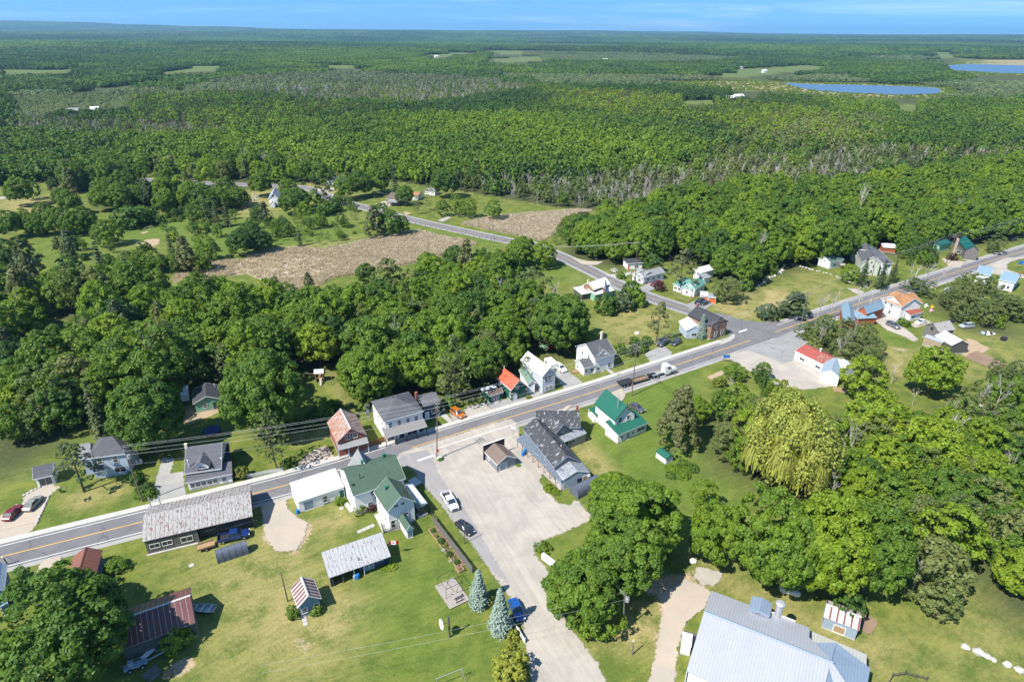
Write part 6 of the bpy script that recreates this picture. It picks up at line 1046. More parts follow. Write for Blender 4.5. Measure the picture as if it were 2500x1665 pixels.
MB().slab([(.38 * math.sin(math.radians(22.5 + 45 * k)), 0, 2.2 + .38 * math.cos(math.radians(22.5 + 45 * k))) for k in range(8)], .02).obj('panel', SIGNR, o)
cu = bpy.data.curves.new('lettering', 'FONT'); cu.body = 'STOP'; cu.size = .3; cu.align_x = 'CENTER'; cu.align_y = 'CENTER'; tmp = bpy.data.objects.new('t', cu); COL.objects.link(tmp); me = bpy.data.meshes.new_from_object(tmp.evaluated_get(bpy.context.evaluated_depsgraph_get())); bpy.data.objects.remove(tmp); me.materials.clear(); me.materials.append(WHP)
inst('lettering', me, o, T(0, -.025, 2.2) @ Matrix.Rotation(math.pi / 2, 4, 'X'))
# flag on the low shed
p = g('g', 1262, 330, 3.6); o = thing('flag', 'small red and white maple leaf flag at the end of the low tin roofed shed', 'flag', (p[0], p[1], 0), .15); MB().tube([(0, 0, 0), (0, 0, 3.9)], .03, 5).obj('flagpole', GALV, o)
for i, m_ in enumerate((SIGNR, WHP, SIGNR)):
    xs = ((0, .45), (.45, 1.35), (1.35, 1.8))[i]; b = MB(); n = 4
    for k in range(n): xa, xb = [xs[0] + (xs[1] - xs[0]) * t_ / n for t_ in (k, k + 1)]; b.slab([(xa, .08 * math.sin(xa * 4), 2.9), (xb, .08 * math.sin(xb * 4), 2.9), (xb, .08 * math.sin(xb * 4), 3.8), (xa, .08 * math.sin(xa * 4), 3.8)], .01)
    b.obj('flag_cloth', m_, o)
lf = [(0, -.32), (.04, -.12), (.2, -.15), (.16, -.06), (.3, .06), (.24, .09), (.26, .2), (.14, .17), (.09, .1), (.1, .28), (.05, .25), (0, .36)]; lf = lf + [(-x, y) for x, y in lf[-2:0:-1]]
MB().add([(.9 + x, -.05, 3.35 + y) for x, y in lf], [tuple(range(len(lf)))]).obj('leaf_emblem', SIGNR, o)
# barrels, bins
def barrel(c, x, y, label, m, h=.9, r=.3): p = g(c, x, y); o = thing('barrel', label, 'barrel', p); MB().lathe([(r * .9, 0), (r, .1), (r, h - .1), (r * .9, h)], 12).obj('drum', m, o); MB().lathe([(r * .92, h), (r * .9, h + .04)], 12).obj('lid', m, o)
barrel('g', 965, 655, 'pale blue barrel under the eave of the low tin roofed shed', BLUEG); barrel('g', 992, 650, 'deep blue barrel under the eave of the low tin roofed shed', BLUP, 1.0, .36); barrel('b', 1184, 1350, 'blue barrel at the corner of the flat white wing', BLUP, .9, .34); barrel('c', 1728, 950, 'blue bin on the porch of the patchy roofed store', BLUP, 1.1, .4); barrel('c', 1748, 925, 'second blue bin on the porch, nearer the road', BLUP, 1.1, .4); barrel('u', 1010, 1225, 'dark round tub holding a bush on the forecourt edge', mat('dark_tub', (.07, .03, .03)), .6, .7)
barrel('a', 1212, 915, 'left of two white drums beside the pale blue house', WHP, 1.1, .35); barrel('a', 1248, 905, 'right of two white drums beside the pale blue house', WHP, 1.1, .35)
# log piles, pallet, slabs
def pile(c, x, y, label, n, m, rz, L_=1.2):
    p = g(c, x, y); o = thing('wood_pile', label, 'wood pile', p, rz)
    for i in range(n): r_ = random.uniform(.08, .15); MB().tube([(-L_ / 2 + random.uniform(-.2, .2), (i % 7) * .28 - .9, .12 + .2 * (i // 7)), (L_ / 2 + random.uniform(-.2, .2), (i % 7) * .28 - .9 + random.uniform(-.2, .2), .12 + .22 * (i // 7))], r_, 6).obj('log', m, o)
pile('e', 1345, 1500, 'heap of grey logs at the bottom left', 22, WOODG, 1.1, 1.8); pile('e', 1490, 1490, 'narrow stack of pale logs beside the dirt patch', 12, WOODN, .2, .9); pile('d', 1290, 570, 'scatter of boards beside the white gabled house', 14, WOODN, .5, 2.4); pile('m', 1800, 1290, 'heap of broken grey boards behind the white roofed board shed', 20, WOODG, .4, 3)
p = g('k', 725, 735); o = thing('wooden_pallet', 'large wooden pallet lying below the grey annex', 'pallet', p, -.3)
for i in range(9): MB().box(-1.7, -1.3 + i * .3, .1, 1.7, -1.1 + i * .3, .14).obj('slat', WOODN, o)
for x in (-1.5, 0, 1.4): MB().box(x, -1.3, 0, x + .1, 1.3, .1).obj('runner', WOODN, o)
def slabs(label, c, pts, w_=.9, cols=1):
    P = poly(c, pts); o = thing('stepping_stones', label, 'paving', (float(P[0][0]), float(P[0][1]), 0)); d = P[1] - P[0]; L_ = float(np.linalg.norm(d)); an = math.atan2(d[1], d[0]); n = max(1, int(L_ / w_))
    for i in range(n):
        for j in range(cols): MB().box(-w_ * .46, -w_ * .46, 0, w_ * .46, w_ * .46, .07).obj('slab', CONC, o, T(math.cos(an) * w_ * (i + .5) - math.sin(an) * w_ * j, math.sin(an) * w_ * (i + .5) + math.cos(an) * w_ * j, 0, an))
slabs('row of pale paving slabs leading to the big white house', 'b', [(1712, 1520), (1890, 1440)]); slabs('cluster of square slabs at the door of the little blue shed', 'g', [(505, 1060), (575, 1035)], .8, 3); slabs('two pale slabs lying on the lawn by the weathered barn', 'e', [(1670, 545), (1725, 520)], .9); slabs('slabs in the mossy lawn beside the white wing', 'b', [(1555, 1315), (1605, 1295)], .8)
# terraces of the white house
for lb, c, P_, z in (('pale concrete terrace beside the big white house', 'b', [(1860, 1370), (1905, 1355), (1985, 1475), (2085, 1450), (2095, 1490), (1940, 1530)], .25), ('small grey deck at the patio door of the big white house', 'c', [(785, 1480), (875, 1450), (888, 1475), (800, 1512)], .5), ('concrete steps strip along the white wall', 'b', [(1590, 1270), (1620, 1255), (1700, 1330), (1650, 1350)], .2)):
    Q = poly(c, P_); o = MB().add([(*q_, 0) for q_ in Q] + [(*q_, z) for q_ in Q], [tuple(range(len(Q)))[::-1], tuple(range(len(Q), 2 * len(Q)))] + [(i, (i + 1) % len(Q), (i + 1) % len(Q) + len(Q), i + len(Q)) for i in range(len(Q))]).obj('terrace', CONCP if 'CONCP' in globals() else CONC); tag(o, lb, 'terrace')
fence('railing', 'dark wooden railing round the concrete terrace', 'b', [(1925, 1470), (1945, 1530), (2090, 1490)], .9, WOODB, .3, .06, (.5, .95))
# goal frame, clothes line, fallen tree, tank
p0, p1 = g('g', 1690, 1620), g('g', 1915, 1530); o = thing('goal_frame', 'grey metal goal frame on the lawn at the bottom edge', 'goal', p1); v = Vector([float(q_) for q_ in (p0 - p1)])
MB().tube([(0, 0, 0), (0, 0, 2.1)], .05, 5).obj('upright', GALV, o); MB().tube([tuple(v), tuple(v + Vector((0, 0, 2.1)))], .05, 5).obj('upright', GALV, o); MB().tube([(0, 0, 2.1), tuple(v + Vector((0, 0, 2.1)))], .05, 5).obj('crossbar', GALV, o); MB().tube([(0, 0, 2.1), (.6, -.9, 0)], .03, 4).obj('brace', GALV, o)
DW_ = mat('bleached_dead_wood', (.42, .36, .29), var=.2); rb = random.Random(3); b = MB()
def br_(p_, d_, l_, r_, k):
    q_ = p_ + d_ * l_; b.tube([p_, q_], [r_, r_ * .5], 5 if k > 1 else 3, cap=False)
    if k: 
        for i in range(4): br_(p_ + d_ * l_ * rb.uniform(.3, 1), (d_ + Vector((rb.gauss(0, .4), rb.gauss(0, .4), rb.gauss(0, .15)))).normalized(), l_ * rb.uniform(.35, .6), r_ * .5, k - 1)
br_(Vector((0, 0, .5)), Vector((1, .05, .02)), 4.5, .14, 3); p = g('h', 1400, 1050); fo = b.obj('fallen_branch', DW_)
fo.location = (p[0], p[1], 0); fo.rotation_euler = (0, 0, -.15); tag(fo, 'bleached fallen branch lying beneath the maple clump', 'branch')
# junk implement, satellite bits
p = g('e', 1210, 1440); o = thing('farm_implement', 'old blue grey farm machine parked in shade below the maroon barn', 'machine', p, .5); MB().box(-1.6, -.5, .5, 1.6, .5, .9).obj('chassis', BLUEG, o); MB().box(-.9, -.3, .9, -.2, .3, 1.7).obj('hopper', BLUEG, o); MB().tube([(1.6, 0, .7), (5.2, .4, 1.1)], .12, 6).obj('auger', BLUEG, o); wheels(o, 3, 1.5, (-.8, .9), .4)
p = g('e', 1318, 1345); o = thing('white_board_table', 'white topped trestle table by the maroon barn', 'table', p, 1.2); MB().box(-1.0, -.45, .8, 1.0, .45, .86).obj('table_top', WHP, o)
for x in (-.8, .8): MB().box(x - .05, -.4, 0, x + .05, .4, .8).obj('leg', WOODG, o)
p = g('m', 2170, 1200); o = thing('garden_cart', 'small black wheeled cart on the right hand grass', 'cart', p, .4); MB().box(-.8, -.6, .5, .8, .6, 1.2).obj('tub', BLK, o); wheels(o, 1.5, 1.4, (-.4, .5), .3); MB().tube([(-.8, 0, 1.0), (-1.5, 0, 1.7)], .04, 4).obj('handle', BLK, o)
p = g('m', 2030, 1145); o = thing('tarp_heap', 'heap of junk under white and blue tarps on the right hand grass', 'heap', p)
for i in range(9): v, f = ico(np.zeros(3), 1.0); v = v * [random.uniform(.5, 1.1), random.uniform(.4, .8), random.uniform(.3, .5)] + [random.uniform(-2.2, 2.2), random.uniform(-.8, .8), .3]; MB().add(v, [tuple(q_[:3]) for q_ in f]).obj('tarp', (WHP, BLUEG, BLK)[i % 3], o)
p = g('m', 1735, 1035); o = thing('flat_trailer', 'dark flat trailer beyond the weathered barn', 'trailer', p, -.1); MB().box(-1.5, -.9, .5, 1.5, .9, .65).obj('deck', BLK, o); wheels(o, 3, 1.9, (0,), .33)
# children's things in the orange roofed yard
for i, (x, y, m_, lb) in enumerate(((1545, 915, YELL, 'yellow toy frame in the yard of the orange roofed house'), (1535, 945, mat('pink_toy', (.7, .35, .45)), 'pink toy house in the yard of the orange roofed house'), (1490, 905, WHP, 'white garden bench behind the orange roofed house'))):
    p = g('m', x, y); o = thing(('climbing_toy', 'toy_house', 'garden_bench')[i], lb, ('toy', 'toy', 'bench')[i], p, .3); MB().box(-.6, -.4, .4, .6, .4, .5).obj('seat', m_, o); MB().box(-.6, .35, .5, .6, .4, 1.2).obj('back', m_, o)
    for x_ in (-.5, .5): MB().box(x_ - .05, -.35, 0, x_ + .05, .35, .4).obj('leg', m_, o)
p = g('m', 1740, 925); o = thing('garden_swing', 'white a-frame swing on the grass by the blue tarps', 'swing', p, .2)
for x in (-.9, .9): MB().tube([(x, -.9, 0), (x, 0, 2.2), (x, .9, 0)], .06, 5).obj('leg', WHP, o)
MB().tube([(-.9, 0, 2.2), (.9, 0, 2.2)], .05, 5).obj('beam', WHP, o)
for i, (x, y) in enumerate(((1700, 780), (1960, 880))): p = g('m', x, y); o = thing('shed_greenhouse', ('grey tarp covered frame in the scrub left of the blue roofed house', 'pale blue tarp covered frame in the scrub')[i], 'shelter', p, .3); MB().lathe([(2.4, 0), (2.3, 1.2), (1.3, 2.3), (.1, 2.6)], 8).obj('cover', (GALV, BLUEG)[i], o)
# gravestones
gs = 0; Q = poly('o', [(1885, 345), (2000, 310), (2110, 325), (2090, 385), (1980, 410), (1890, 405)]); lo, hi = Q.min(0), Q.max(0); rg = np.random.default_rng(4); P = rg.uniform(lo, hi, (160, 2)); P = P[sdist(P, Q) > 0][:44]
gm_ = [MB().box(-.35, -.1, 0, .35, .1, h).mesh('gravestone', m_) for h, m_ in ((1.0, CONC), (1.3, WHP), (.8, STONE))]
for i, p in enumerate(P): tag(inst('gravestone', gm_[i % 3], None, T(float(p[0]), float(p[1]), 0, .3 + rg.normal() * .1)), 'weathered gravestone in the graveyard beside the white church', 'gravestone', 'gravestones in the churchyard')
# roadside guard posts
gp = MB().box(-.09, -.09, 0, .09, .09, .8).mesh('guard_post', WOODG); Pg = offs(BRN, -4.4); cum2 = np.concatenate([[0], np.cumsum(np.linalg.norm(np.diff(Pg, axis=0), axis=1))]); s0, s1 = [cum2[near_i(Pg, g('n', x, y))] for x, y in ((1290, 525), (2100, 705))]
for d_ in np.arange(s0, s1, 3.4): i = int(np.searchsorted(cum2, d_)) - 1; t_ = (d_ - cum2[i]) / (cum2[i + 1] - cum2[i]); q_ = Pg[i] * (1 - t_) + Pg[i + 1] * t_; tag(inst('guard_post', gp, None, T(float(q_[0]), float(q_[1]), 0)), 'short wooden guard post along the marsh side of the branch road', 'post', 'guard posts along the branch road')
# ---------------------------------------------------------------- trees
def leafmat(name, stops, bright=1.0, trans=.3, isl=.5):
    m, nt = newmat(name); q = G(nt)
    a = q.n('ShaderNodeAttribute', attribute_name='tint'); a.attribute_type = 'INSTANCER'
    cl = q.n('ShaderNodeAttribute', attribute_name='clump').outputs['Fac']
    ri = q.n('ShaderNodeNewGeometry').outputs['Random Per Island']
    geo = q.n('ShaderNodeNewGeometry').outputs['Position']; nn = q.noise(geo, .006, 3)
    t = q.math('ADD', a.outputs['Fac'], q.math('MULTIPLY', q.math('SUBTRACT', cl, .5), .22)); t = q.math('ADD', t, q.math('MULTIPLY', q.math('SUBTRACT', nn, .5), .5), clamp=True)
    c = q.ramp(t, stops)
    k = q.math('MULTIPLY', q.math('ADD', q.math('MULTIPLY', ri, isl), 1 - isl * .5), bright)
    cc = q.n('ShaderNodeVectorMath', {0: c, 'Scale': k}, operation='SCALE').outputs[0]
    d = q.n('ShaderNodeBsdfPrincipled', {'Base Color': cc, 'Roughness': .55, 'Specular IOR Level': .25})
    tr = q.n('ShaderNodeBsdfTranslucent', {'Color': q.mix(1.0, cc, (1.15, 1.1, .5, 1), 'MULTIPLY')})
    mx_ = q.n('ShaderNodeMixShader', {0: trans, 1: d.outputs[0], 2: tr.outputs[0]}); q.n('ShaderNodeOutputMaterial', {0: mx_.outputs[0]}); return m
LEAF = leafmat('broad_leaves', [(0, (.044, .088, .022)), (.25, (.066, .130, .019)), (.5, (.108, .176, .018)), (.75, (.148, .225, .016)), (1, (.195, .255, .022))], 1.2, .38)
LEAFO = leafmat('olive_leaves', [(0, (.07, .10, .035)), (.4, (.10, .135, .04)), (.7, (.135, .155, .048)), (1, (.165, .20, .055))], 1.35, .38)
NEED = leafmat('dark_needles', [(0, (.035, .058, .026)), (.5, (.065, .085, .03)), (1, (.115, .115, .04))], 1.35, .2)
BLUN = leafmat('blue_needles', [(0, (.11, .17, .14)), (.5, (.19, .25, .21)), (1, (.24, .29, .24))], 1.2, .2)
WILL = leafmat('willow_leaves', [(0, (.17, .21, .045)), (.5, (.26, .285, .06)), (1, (.34, .345, .09))], 1.3, .45, .8)
GOLD = leafmat('golden_leaves', [(0, (.16, .19, .03)), (.5, (.24, .26, .035)), (1, (.32, .33, .06))], 1.0)
PURP = leafmat('purple_leaves', [(0, (.05, .02, .02)), (.5, (.075, .028, .028)), (1, (.10, .05, .04))], 1.0)
BLOS = leafmat('blossom_bush', [(0, (.06, .10, .04)), (.5, (.12, .15, .08)), (1, (.5, .5, .46))], 1.0, isl=1.2)
DEADW = mat('bare_grey_twigs', (.40, .37, .335), var=.2); BARK = mat('tree_bark', (.10, .08, .06), var=.25, scale=2); BIRCH = mat('pale_birch_bark', (.55, .53, .48), var=.2)
def quads(C, Nrm, S, rng, asp=1.0):   # leaf quads centred on C with normals Nrm and half sizes S
    n = len(C); r = rng.normal(size=(n, 3)); U = np.cross(Nrm, r); U /= np.linalg.norm(U, axis=1)[:, None] + 1e-9; Vv = np.cross(Nrm, U)
    U = U * S[:, None]; Vv = Vv * (S * asp)[:, None]
    V = np.stack([C - U, C - Vv * .8, C + U, C + Vv * .8], 1).reshape(-1, 3); return V, np.arange(4 * n).reshape(n, 4)
def crown(seed, R=5.0, z0=2.5, H=11.0, nc=60, nl=60, ls=.34, shape='round', rc=None, mat_=None, core=True, open_=0.0, droop=0.0, name='crown', flat=.55):
    rng = np.random.default_rng(seed); zc = (z0 + H) / 2; hz_ = (H - z0) / 2; rc = rc or R * .27
    # lobes give an uneven outline
    lob = rng.normal(size=(7, 3)); lob /= np.linalg.norm(lob, axis=1)[:, None]; la = rng.uniform(.05, .24, 7)
    cs = []
    k = 0
    while len(cs) < nc:
        i = k; k += 1; z = 1 - 1.76 * ((i + rng.random()) % nc) / nc; a = i * 2.39996 + rng.normal() * .35
        r = math.sqrt(max(0, 1 - z * z)); d = np.array([r * math.cos(a), r * math.sin(a), z])
        rad = .78 + sum(la[j] * max(0, d @ lob[j]) ** 3 for j in range(7)) + rng.normal() * .05
        if shape == 'cone': wx = (1 - (z + 1) / 2) ** .8 * 1.15 + .12; p = np.array([math.cos(a) * R * wx * rad, math.sin(a) * R * wx * rad, zc + z * hz_ * .97])
        elif shape == 'egg': wx = 1.0 - .38 * max(0, z) - .15 * max(0, -z); p = np.array([d[0] * R * rad * wx * 1.15, d[1] * R * rad * wx * 1.15, zc + z * hz_ * rad * 1.1])
        else: p = np.array([d[0] * R * rad, d[1] * R * rad, zc + z * hz_ * (rad if z > 0 else rad * .8)])
        if rng.random() < .12: p[:2] *= .6
        cs.append(p)
    cs = np.array(cs); ctr = np.array([0, 0, zc - hz_ * .25])
    Cn = []; Nn = []; Sn = []; Cl = []
    for p in cs:
        if open_ and rng.random() < open_: continue
        out = p - ctr; out[2] *= 1.0; out /= np.linalg.norm(out) + 1e-9; r_ = rc * rng.uniform(.75, 1.25); n = int(nl * (r_ / rc) ** 2)
        d = rng.normal(size=(n, 3)); d /= np.linalg.norm(d, axis=1)[:, None]; d = d + out * .75 + np.array([0, 0, .25]); d /= np.linalg.norm(d, axis=1)[:, None]
        q_ = p + d * (r_ * rng.uniform(.72, 1.08, n))[:, None] * np.array([1, 1, flat + .25])
        if droop: q_[:, 2] -= droop * rng.random(n)
        nr = d * 1.0 + rng.normal(size=(n, 3)) * .42 + np.array([0, 0, .25]); nr /= np.linalg.norm(nr, axis=1)[:, None]
        Cn.append(q_); Nn.append(nr); Sn.append(ls * rng.uniform(.7, 1.3, n)); Cl.append(np.full(n, rng.random()))
    Cn = np.concatenate(Cn); Nn = np.concatenate(Nn); Sn = np.concatenate(Sn); Cl = np.concatenate(Cl)
    V, F = quads(Cn, Nn, Sn, rng); Cl = np.repeat(Cl, 4)
    if core:
        v, f = ico(np.array([0, 0, zc]), 1.0); v = (v - [0, 0, zc]) * [R * .66, R * .56, hz_ * .58] * (.72 if open_ else 1) + [0, 0, zc - hz_ * .1]
        if shape == 'cone': v[:, :2] *= (1.05 - .75 * ((v[:, 2] - z0) / (H - z0)))[:, None]
        F = np.vstack([F, f + len(V)]); V = np.vstack([V, v]); Cl = np.concatenate([Cl, np.full(12, .3)])
        F = F.copy()
    # triangles were written as degenerate quads; split them out
    tri = F[:, 2] == F[:, 3]; V = np.asarray(V)
    me = bpy.data.meshes.new(name); fl = [tuple(r) for r in F[~tri]] if False else None
    nq, ntq = int((~tri).sum()), int(tri.sum()); loops = np.concatenate([F[~tri].ravel(), F[tri][:, :3].ravel()]).astype(np.int32)
    starts = np.concatenate([np.arange(nq) * 4, nq * 4 + np.arange(ntq) * 3]).astype(np.int32)
    me.vertices.add(len(V)); me.vertices.foreach_set('co', V.astype(np.float32).ravel()); me.loops.add(len(loops)); me.loops.foreach_set('vertex_index', loops)
    me.polygons.add(len(starts)); me.polygons.foreach_set('loop_start', starts); me.update(calc_edges=True); me.materials.append(mat_ or LEAF)
    a_ = me.attributes.new('clump', 'FLOAT', 'POINT'); a_.data.foreach_set('value', Cl.astype(np.float32)); return me
def spruce(seed, R=2.6, H=11.0, lv=16, nb=13, seg=4, ls=.3, mat_=None, z0=.4, dens=1.0, name='crown', sag=.35):
    rng = np.random.default_rng(seed); C = []; Nn = []; S = []; Cl = []
    for l in range(lv):
        t = (l + .5 * rng.random()) / lv; z = z0 + (H - z0) * t; rr = R * (1 - t) ** (.62 if sag < .3 else .85) * rng.uniform(.85, 1.12) + .12; n = max(5, int(nb * (1 - t * .65)))
        for b in range(n):
            a = 2 * math.pi * (b + rng.random() * .7) / n + l; L = rr * rng.uniform(.7, 1.1); cv = rng.random()
            for s_ in range(int(seg * (1 - t * .4) + 1)):
                u = (s_ + .6) / (seg + .6); 
                for _ in range(3):
                    ra = L * u + rng.normal() * .08; aa = a + rng.normal() * .1; C.append((math.cos(aa) * ra, math.sin(aa) * ra, z - sag * ra * u + rng.normal() * .06))
                    Nn.append((math.cos(aa) * .5 + rng.normal() * .25, math.sin(aa) * .5 + rng.normal() * .25, 1.0)); S.append(ls * rng.uniform(.7, 1.2) * (1.1 - .4 * u)); Cl.append(cv)
    C = np.array(C); Nn = np.array(Nn); Nn /= np.linalg.norm(Nn, axis=1)[:, None]; V, F = quads(C, Nn, np.array(S), rng, .8)
    me = npmesh(name, V, F, mat_ or NEED, {'clump': np.repeat(np.array(Cl), 4)}); return me
def trunkmesh(seed, H=7, r=.28, m=None, limbs=5, name='trunk', n=7):
    rng = random.Random(seed); b = MB(); b.tube([(0, 0, 0), (.05, .03, H * .5), (0, .06, H)], [r, r * .7, r * .3], n)
    for i in range(limbs):
        a = i * 2.4; z = H * (.35 + .5 * i / max(1, limbs)); l = H * .34; b.tube([(0, 0, z), (math.cos(a) * l * .5, math.sin(a) * l * .5, z + l * .4), (math.cos(a) * l, math.sin(a) * l, z + l * .9)], [r * .45, r * .3, r * .1], 4)
    return b.mesh(name, m or BARK)
def baremesh(seed, H=9, r=.16, m=None, depth=3, spread=.5, name='bare_branches', nb=4, n=4):
    rng = random.Random(seed); b = MB()
    def br(p, d, l, r_, k):
        q_ = p + d * l; mid = p + d * l * .5 + Vector((rng.gauss(0, .05), rng.gauss(0, .05), 0)) * l; b.tube([p, mid, q_], [r_, r_ * .75, r_ * .45], n if k > 1 else 3, cap=False)
        if k <= 0: return
        for i in range(nb):
            t = rng.uniform(.3, 1.0); a = rng.uniform(0, 6.28); dd = (d + Vector((math.cos(a), math.sin(a), .25)) * spread * rng.uniform(.6, 1.3)).normalized(); br(p + d * l * t, dd, l * rng.uniform(.4, .6), r_ * .45, k - 1)
    br(Vector((0, 0, 0)), Vector((0, 0, 1)), H * .62, r, depth); return b.mesh(name, m or DEADW)
def feather(seed, H=9, R=2.4, mat_=None, n=260, ls=.2, name='crown', z0=2.0):    # thin see-through foliage
    rng = np.random.default_rng(seed); t = rng.random(n); z = z0 + (H - z0) * t; rr = R * np.sqrt(np.clip(1 - (2 * t - .9) ** 2, .05, 1)) * rng.random(n) ** .5; a = rng.random(n) * 6.283
    C = np.stack([np.cos(a) * rr, np.sin(a) * rr, z], 1); N_ = rng.normal(size=(n, 3)) + [0, 0, .8]; N_ /= np.linalg.norm(N_, axis=1)[:, None]; V, F = quads(C, N_, ls * rng.uniform(.6, 1.4, n), rng)
    return npmesh(name, V, F, mat_ or LEAFO, {'clump': np.repeat(rng.random(n), 4)})
def willow(seed, R=6.5, H=12):
    rng = np.random.default_rng(seed); F = []; V = []; cl = []
    lobes = [(0, 0, H, R * .45)] + [(math.cos(k * .9 + .3) * R * (.3 + .4 * (k % 2)), math.sin(k * .9 + .3) * R * (.3 + .4 * (k % 2)), H * (.92 - .28 * (k % 2)) * rng.uniform(.9, 1.05), R * rng.uniform(.28, .42)) for k in range(15)]
    for lx, ly, lh, lr in lobes:
        for i in range(int(420 * lr)):
            a = rng.random() * 6.283; u = rng.random() ** .5; r = lr * u; top = lh - lr * 1.0 * u ** 2 + rng.normal() * .35; ln = rng.uniform(.9, 2.6) * (.6 + .6 * u); w_ = rng.uniform(.05, .12); c = rng.random()
            d = np.array([math.cos(a), math.sin(a)]); tn = np.array([-d[1], d[0]]) * w_
            for k in range(4):
                tt = k / 3; x = np.array([lx, ly]) + d * (r + .5 * math.sin(tt * 1.5)) + rng.normal(size=2) * .05; z = max(.2, top - ln * tt ** 1.3)
                V += [(x[0] - tn[0], x[1] - tn[1], z), (x[0] + tn[0], x[1] + tn[1], z)]; cl += [c, c]; o = len(V) - 2
                if k: F.append((o - 2, o - 1, o + 1, o))
    return npmesh('crown', np.array(V), np.array(F), WILL, {'clump': np.array(cl)})
# ---- prototypes: big (near), mid, small
PR = {}
for i in range(3):
    PR['maple_big', i] = (crown(10 + i, 6.2, 1.6, 13.5, 190, 95, .235, rc=1.08), trunkmesh(i, 7, .4))
for i in range(5): PR['maple', i] = (crown(20 + i, 5.0, 1.4, 12, 108, 52, .27, rc=1.08, shape='egg' if i % 2 else 'round'), trunkmesh(i, 6.5, .28))
for i in range(3): PR['olive', i] = (crown(30 + i, 3.6, .9, 10, 75, 40, .22, rc=.85, shape='egg', mat_=LEAFO, open_=.14), trunkmesh(i, 6, .18))
for i in range(3): PR['light', i] = (crown(35 + i, 3.8, 1.1, 11, 80, 40, .235, rc=.88, shape='egg', open_=.12), trunkmesh(i, 6, .18))
for i in range(3): PR['cedar', i] = (crown(40 + i, 2.4, .3, 9.5, 50, 20, .3, rc=.75, shape='cone', mat_=NEED), trunkmesh(i, 5, .18, limbs=0))
for i in range(3): PR['spruce', i] = (spruce(50 + i, 2.7, 13, 17, 12, 3, .36), trunkmesh(i, 12.5, .2, limbs=0))
for i in range(2): PR['bluespruce', i] = (spruce(55 + i, 3.0, 9.5, 26, 26, 5, .31, BLUN, sag=.22), trunkmesh(i, 9, .2, limbs=0))
for i in range(2): PR['pine', i] = (crown(60 + i, 3.6, 3.5, 15, 40, 26, .3, rc=.95, shape='cone', mat_=NEED, open_=.22, core=False), trunkmesh(i, 14, .26, limbs=6))
for i in range(3): PR['bare', i] = (baremesh(70 + i, 11, .15, depth=3, nb=5), None)
for i in range(2): PR['thin', i] = (feather(75 + i, 10, 2.6, n=420, ls=.22), baremesh(78 + i, 9, .12, BARK, 2, .45, name='trunk'))
for i in range(3): PR['bush', i] = (crown(80 + i, 1.5, -.1, 2.3, 26, 22, .2, rc=.5, flat=.7), None)
for i in range(1): PR['bigspruce', i] = (crown(65 + i, 4.2, .6, 17, 170, 42, .26, rc=.95, shape='cone', mat_=NEED), trunkmesh(i, 15, .3, limbs=0))
_w1 = willow(90); _w2 = crown(91, 6.0, .6, 11.6, 120, 70, .17, rc=1.25, mat_=WILL, droop=1.3); PR['gold', 0] = (crown(92, 1.6, -.1, 2.8, 36, 34, .17, rc=.45, mat_=GOLD), None)
PR['purple', 0] = (crown(93, 1.6, .2, 2.8, 26, 22, .2, rc=.5, mat_=PURP), None); PR['blossom', 0] = (crown(94, 2.2, .1, 3.8, 40, 30, .2, rc=.6, mat_=BLOS), None)
for i in range(2): PR['hedge', i] = (crown(96 + i, 2.2, -.1, 1.1, 30, 26, .17, rc=.55, flat=.5), None)
def _mw():
    return mergemesh('crown', [(_w1, 0, 0, 0, 1, 1, 0, 0), (_w2, 0, 0, 0, 1.06, 1.03, 1, 0)], [WILL])
HT = {'bigspruce': (4.2, 17), 'maple_big': (6.2, 13.5), 'maple': (5.0, 12), 'olive': (3.6, 10), 'light': (3.8, 11), 'cedar': (2.4, 9.5), 'spruce': (2.7, 13), 'bluespruce': (2.9, 9.5), 'pine': (3.6, 15), 'bare': (3.0, 10), 'thin': (2.6, 10), 'bush': (1.5, 2.3), 'willow': (6.5, 12), 'gold': (1.6, 2.8), 'purple': (1.6, 2.8), 'blossom': (2.2, 3.8), 'hedge': (2.2, 1.1)}
PR['willow', 0] = (None, trunkmesh(3, 9, .45))
NV = {}
for k_, i_ in PR: NV[k_] = max(NV.get(k_, 0), i_ + 1)
TN = {'bigspruce': 'spruce_tree', 'maple_big': 'maple_tree', 'maple': 'maple_tree', 'olive': 'poplar_tree', 'light': 'ash_tree', 'cedar': 'cedar_tree', 'spruce': 'spruce_tree', 'bluespruce': 'blue_spruce', 'pine': 'pine_tree', 'bare': 'bare_tree', 'thin': 'young_tree', 'bush': 'bush', 'willow': 'willow_tree', 'gold': 'golden_shrub', 'purple': 'purple_shrub', 'blossom': 'blossom_shrub', 'hedge': 'hedge'}
TREES = []     # (x, y, kind, scale, zscale, tint, label, group)
def tree(c, x, y, r, kind, label=None, tint=.45, zs=1.0, base=False, group=None, sq=1.0):
    """x,y: crown centre in the image (or foot when base), r: crown radius in image pixels of that crop"""
    R0, H0 = HT[kind]; sc_ = CR[c][2] if len(CR[c]) > 2 else 3.6223
    X, Y = px(c, x, y); rp = r / sc_; zc = 0 if base else H0 * .55 * zs; s = 1.0
    for _ in range(4):
        P = at(X, Y, 0 if base else zc * s); dist = (P - [0, 0, CAM_H]) @ fwd; s = rp * dist / FPX / R0
    TREES.append([float(P[0]), float(P[1]), kind, s * sq, s * zs, tint, label, group])
t = tree
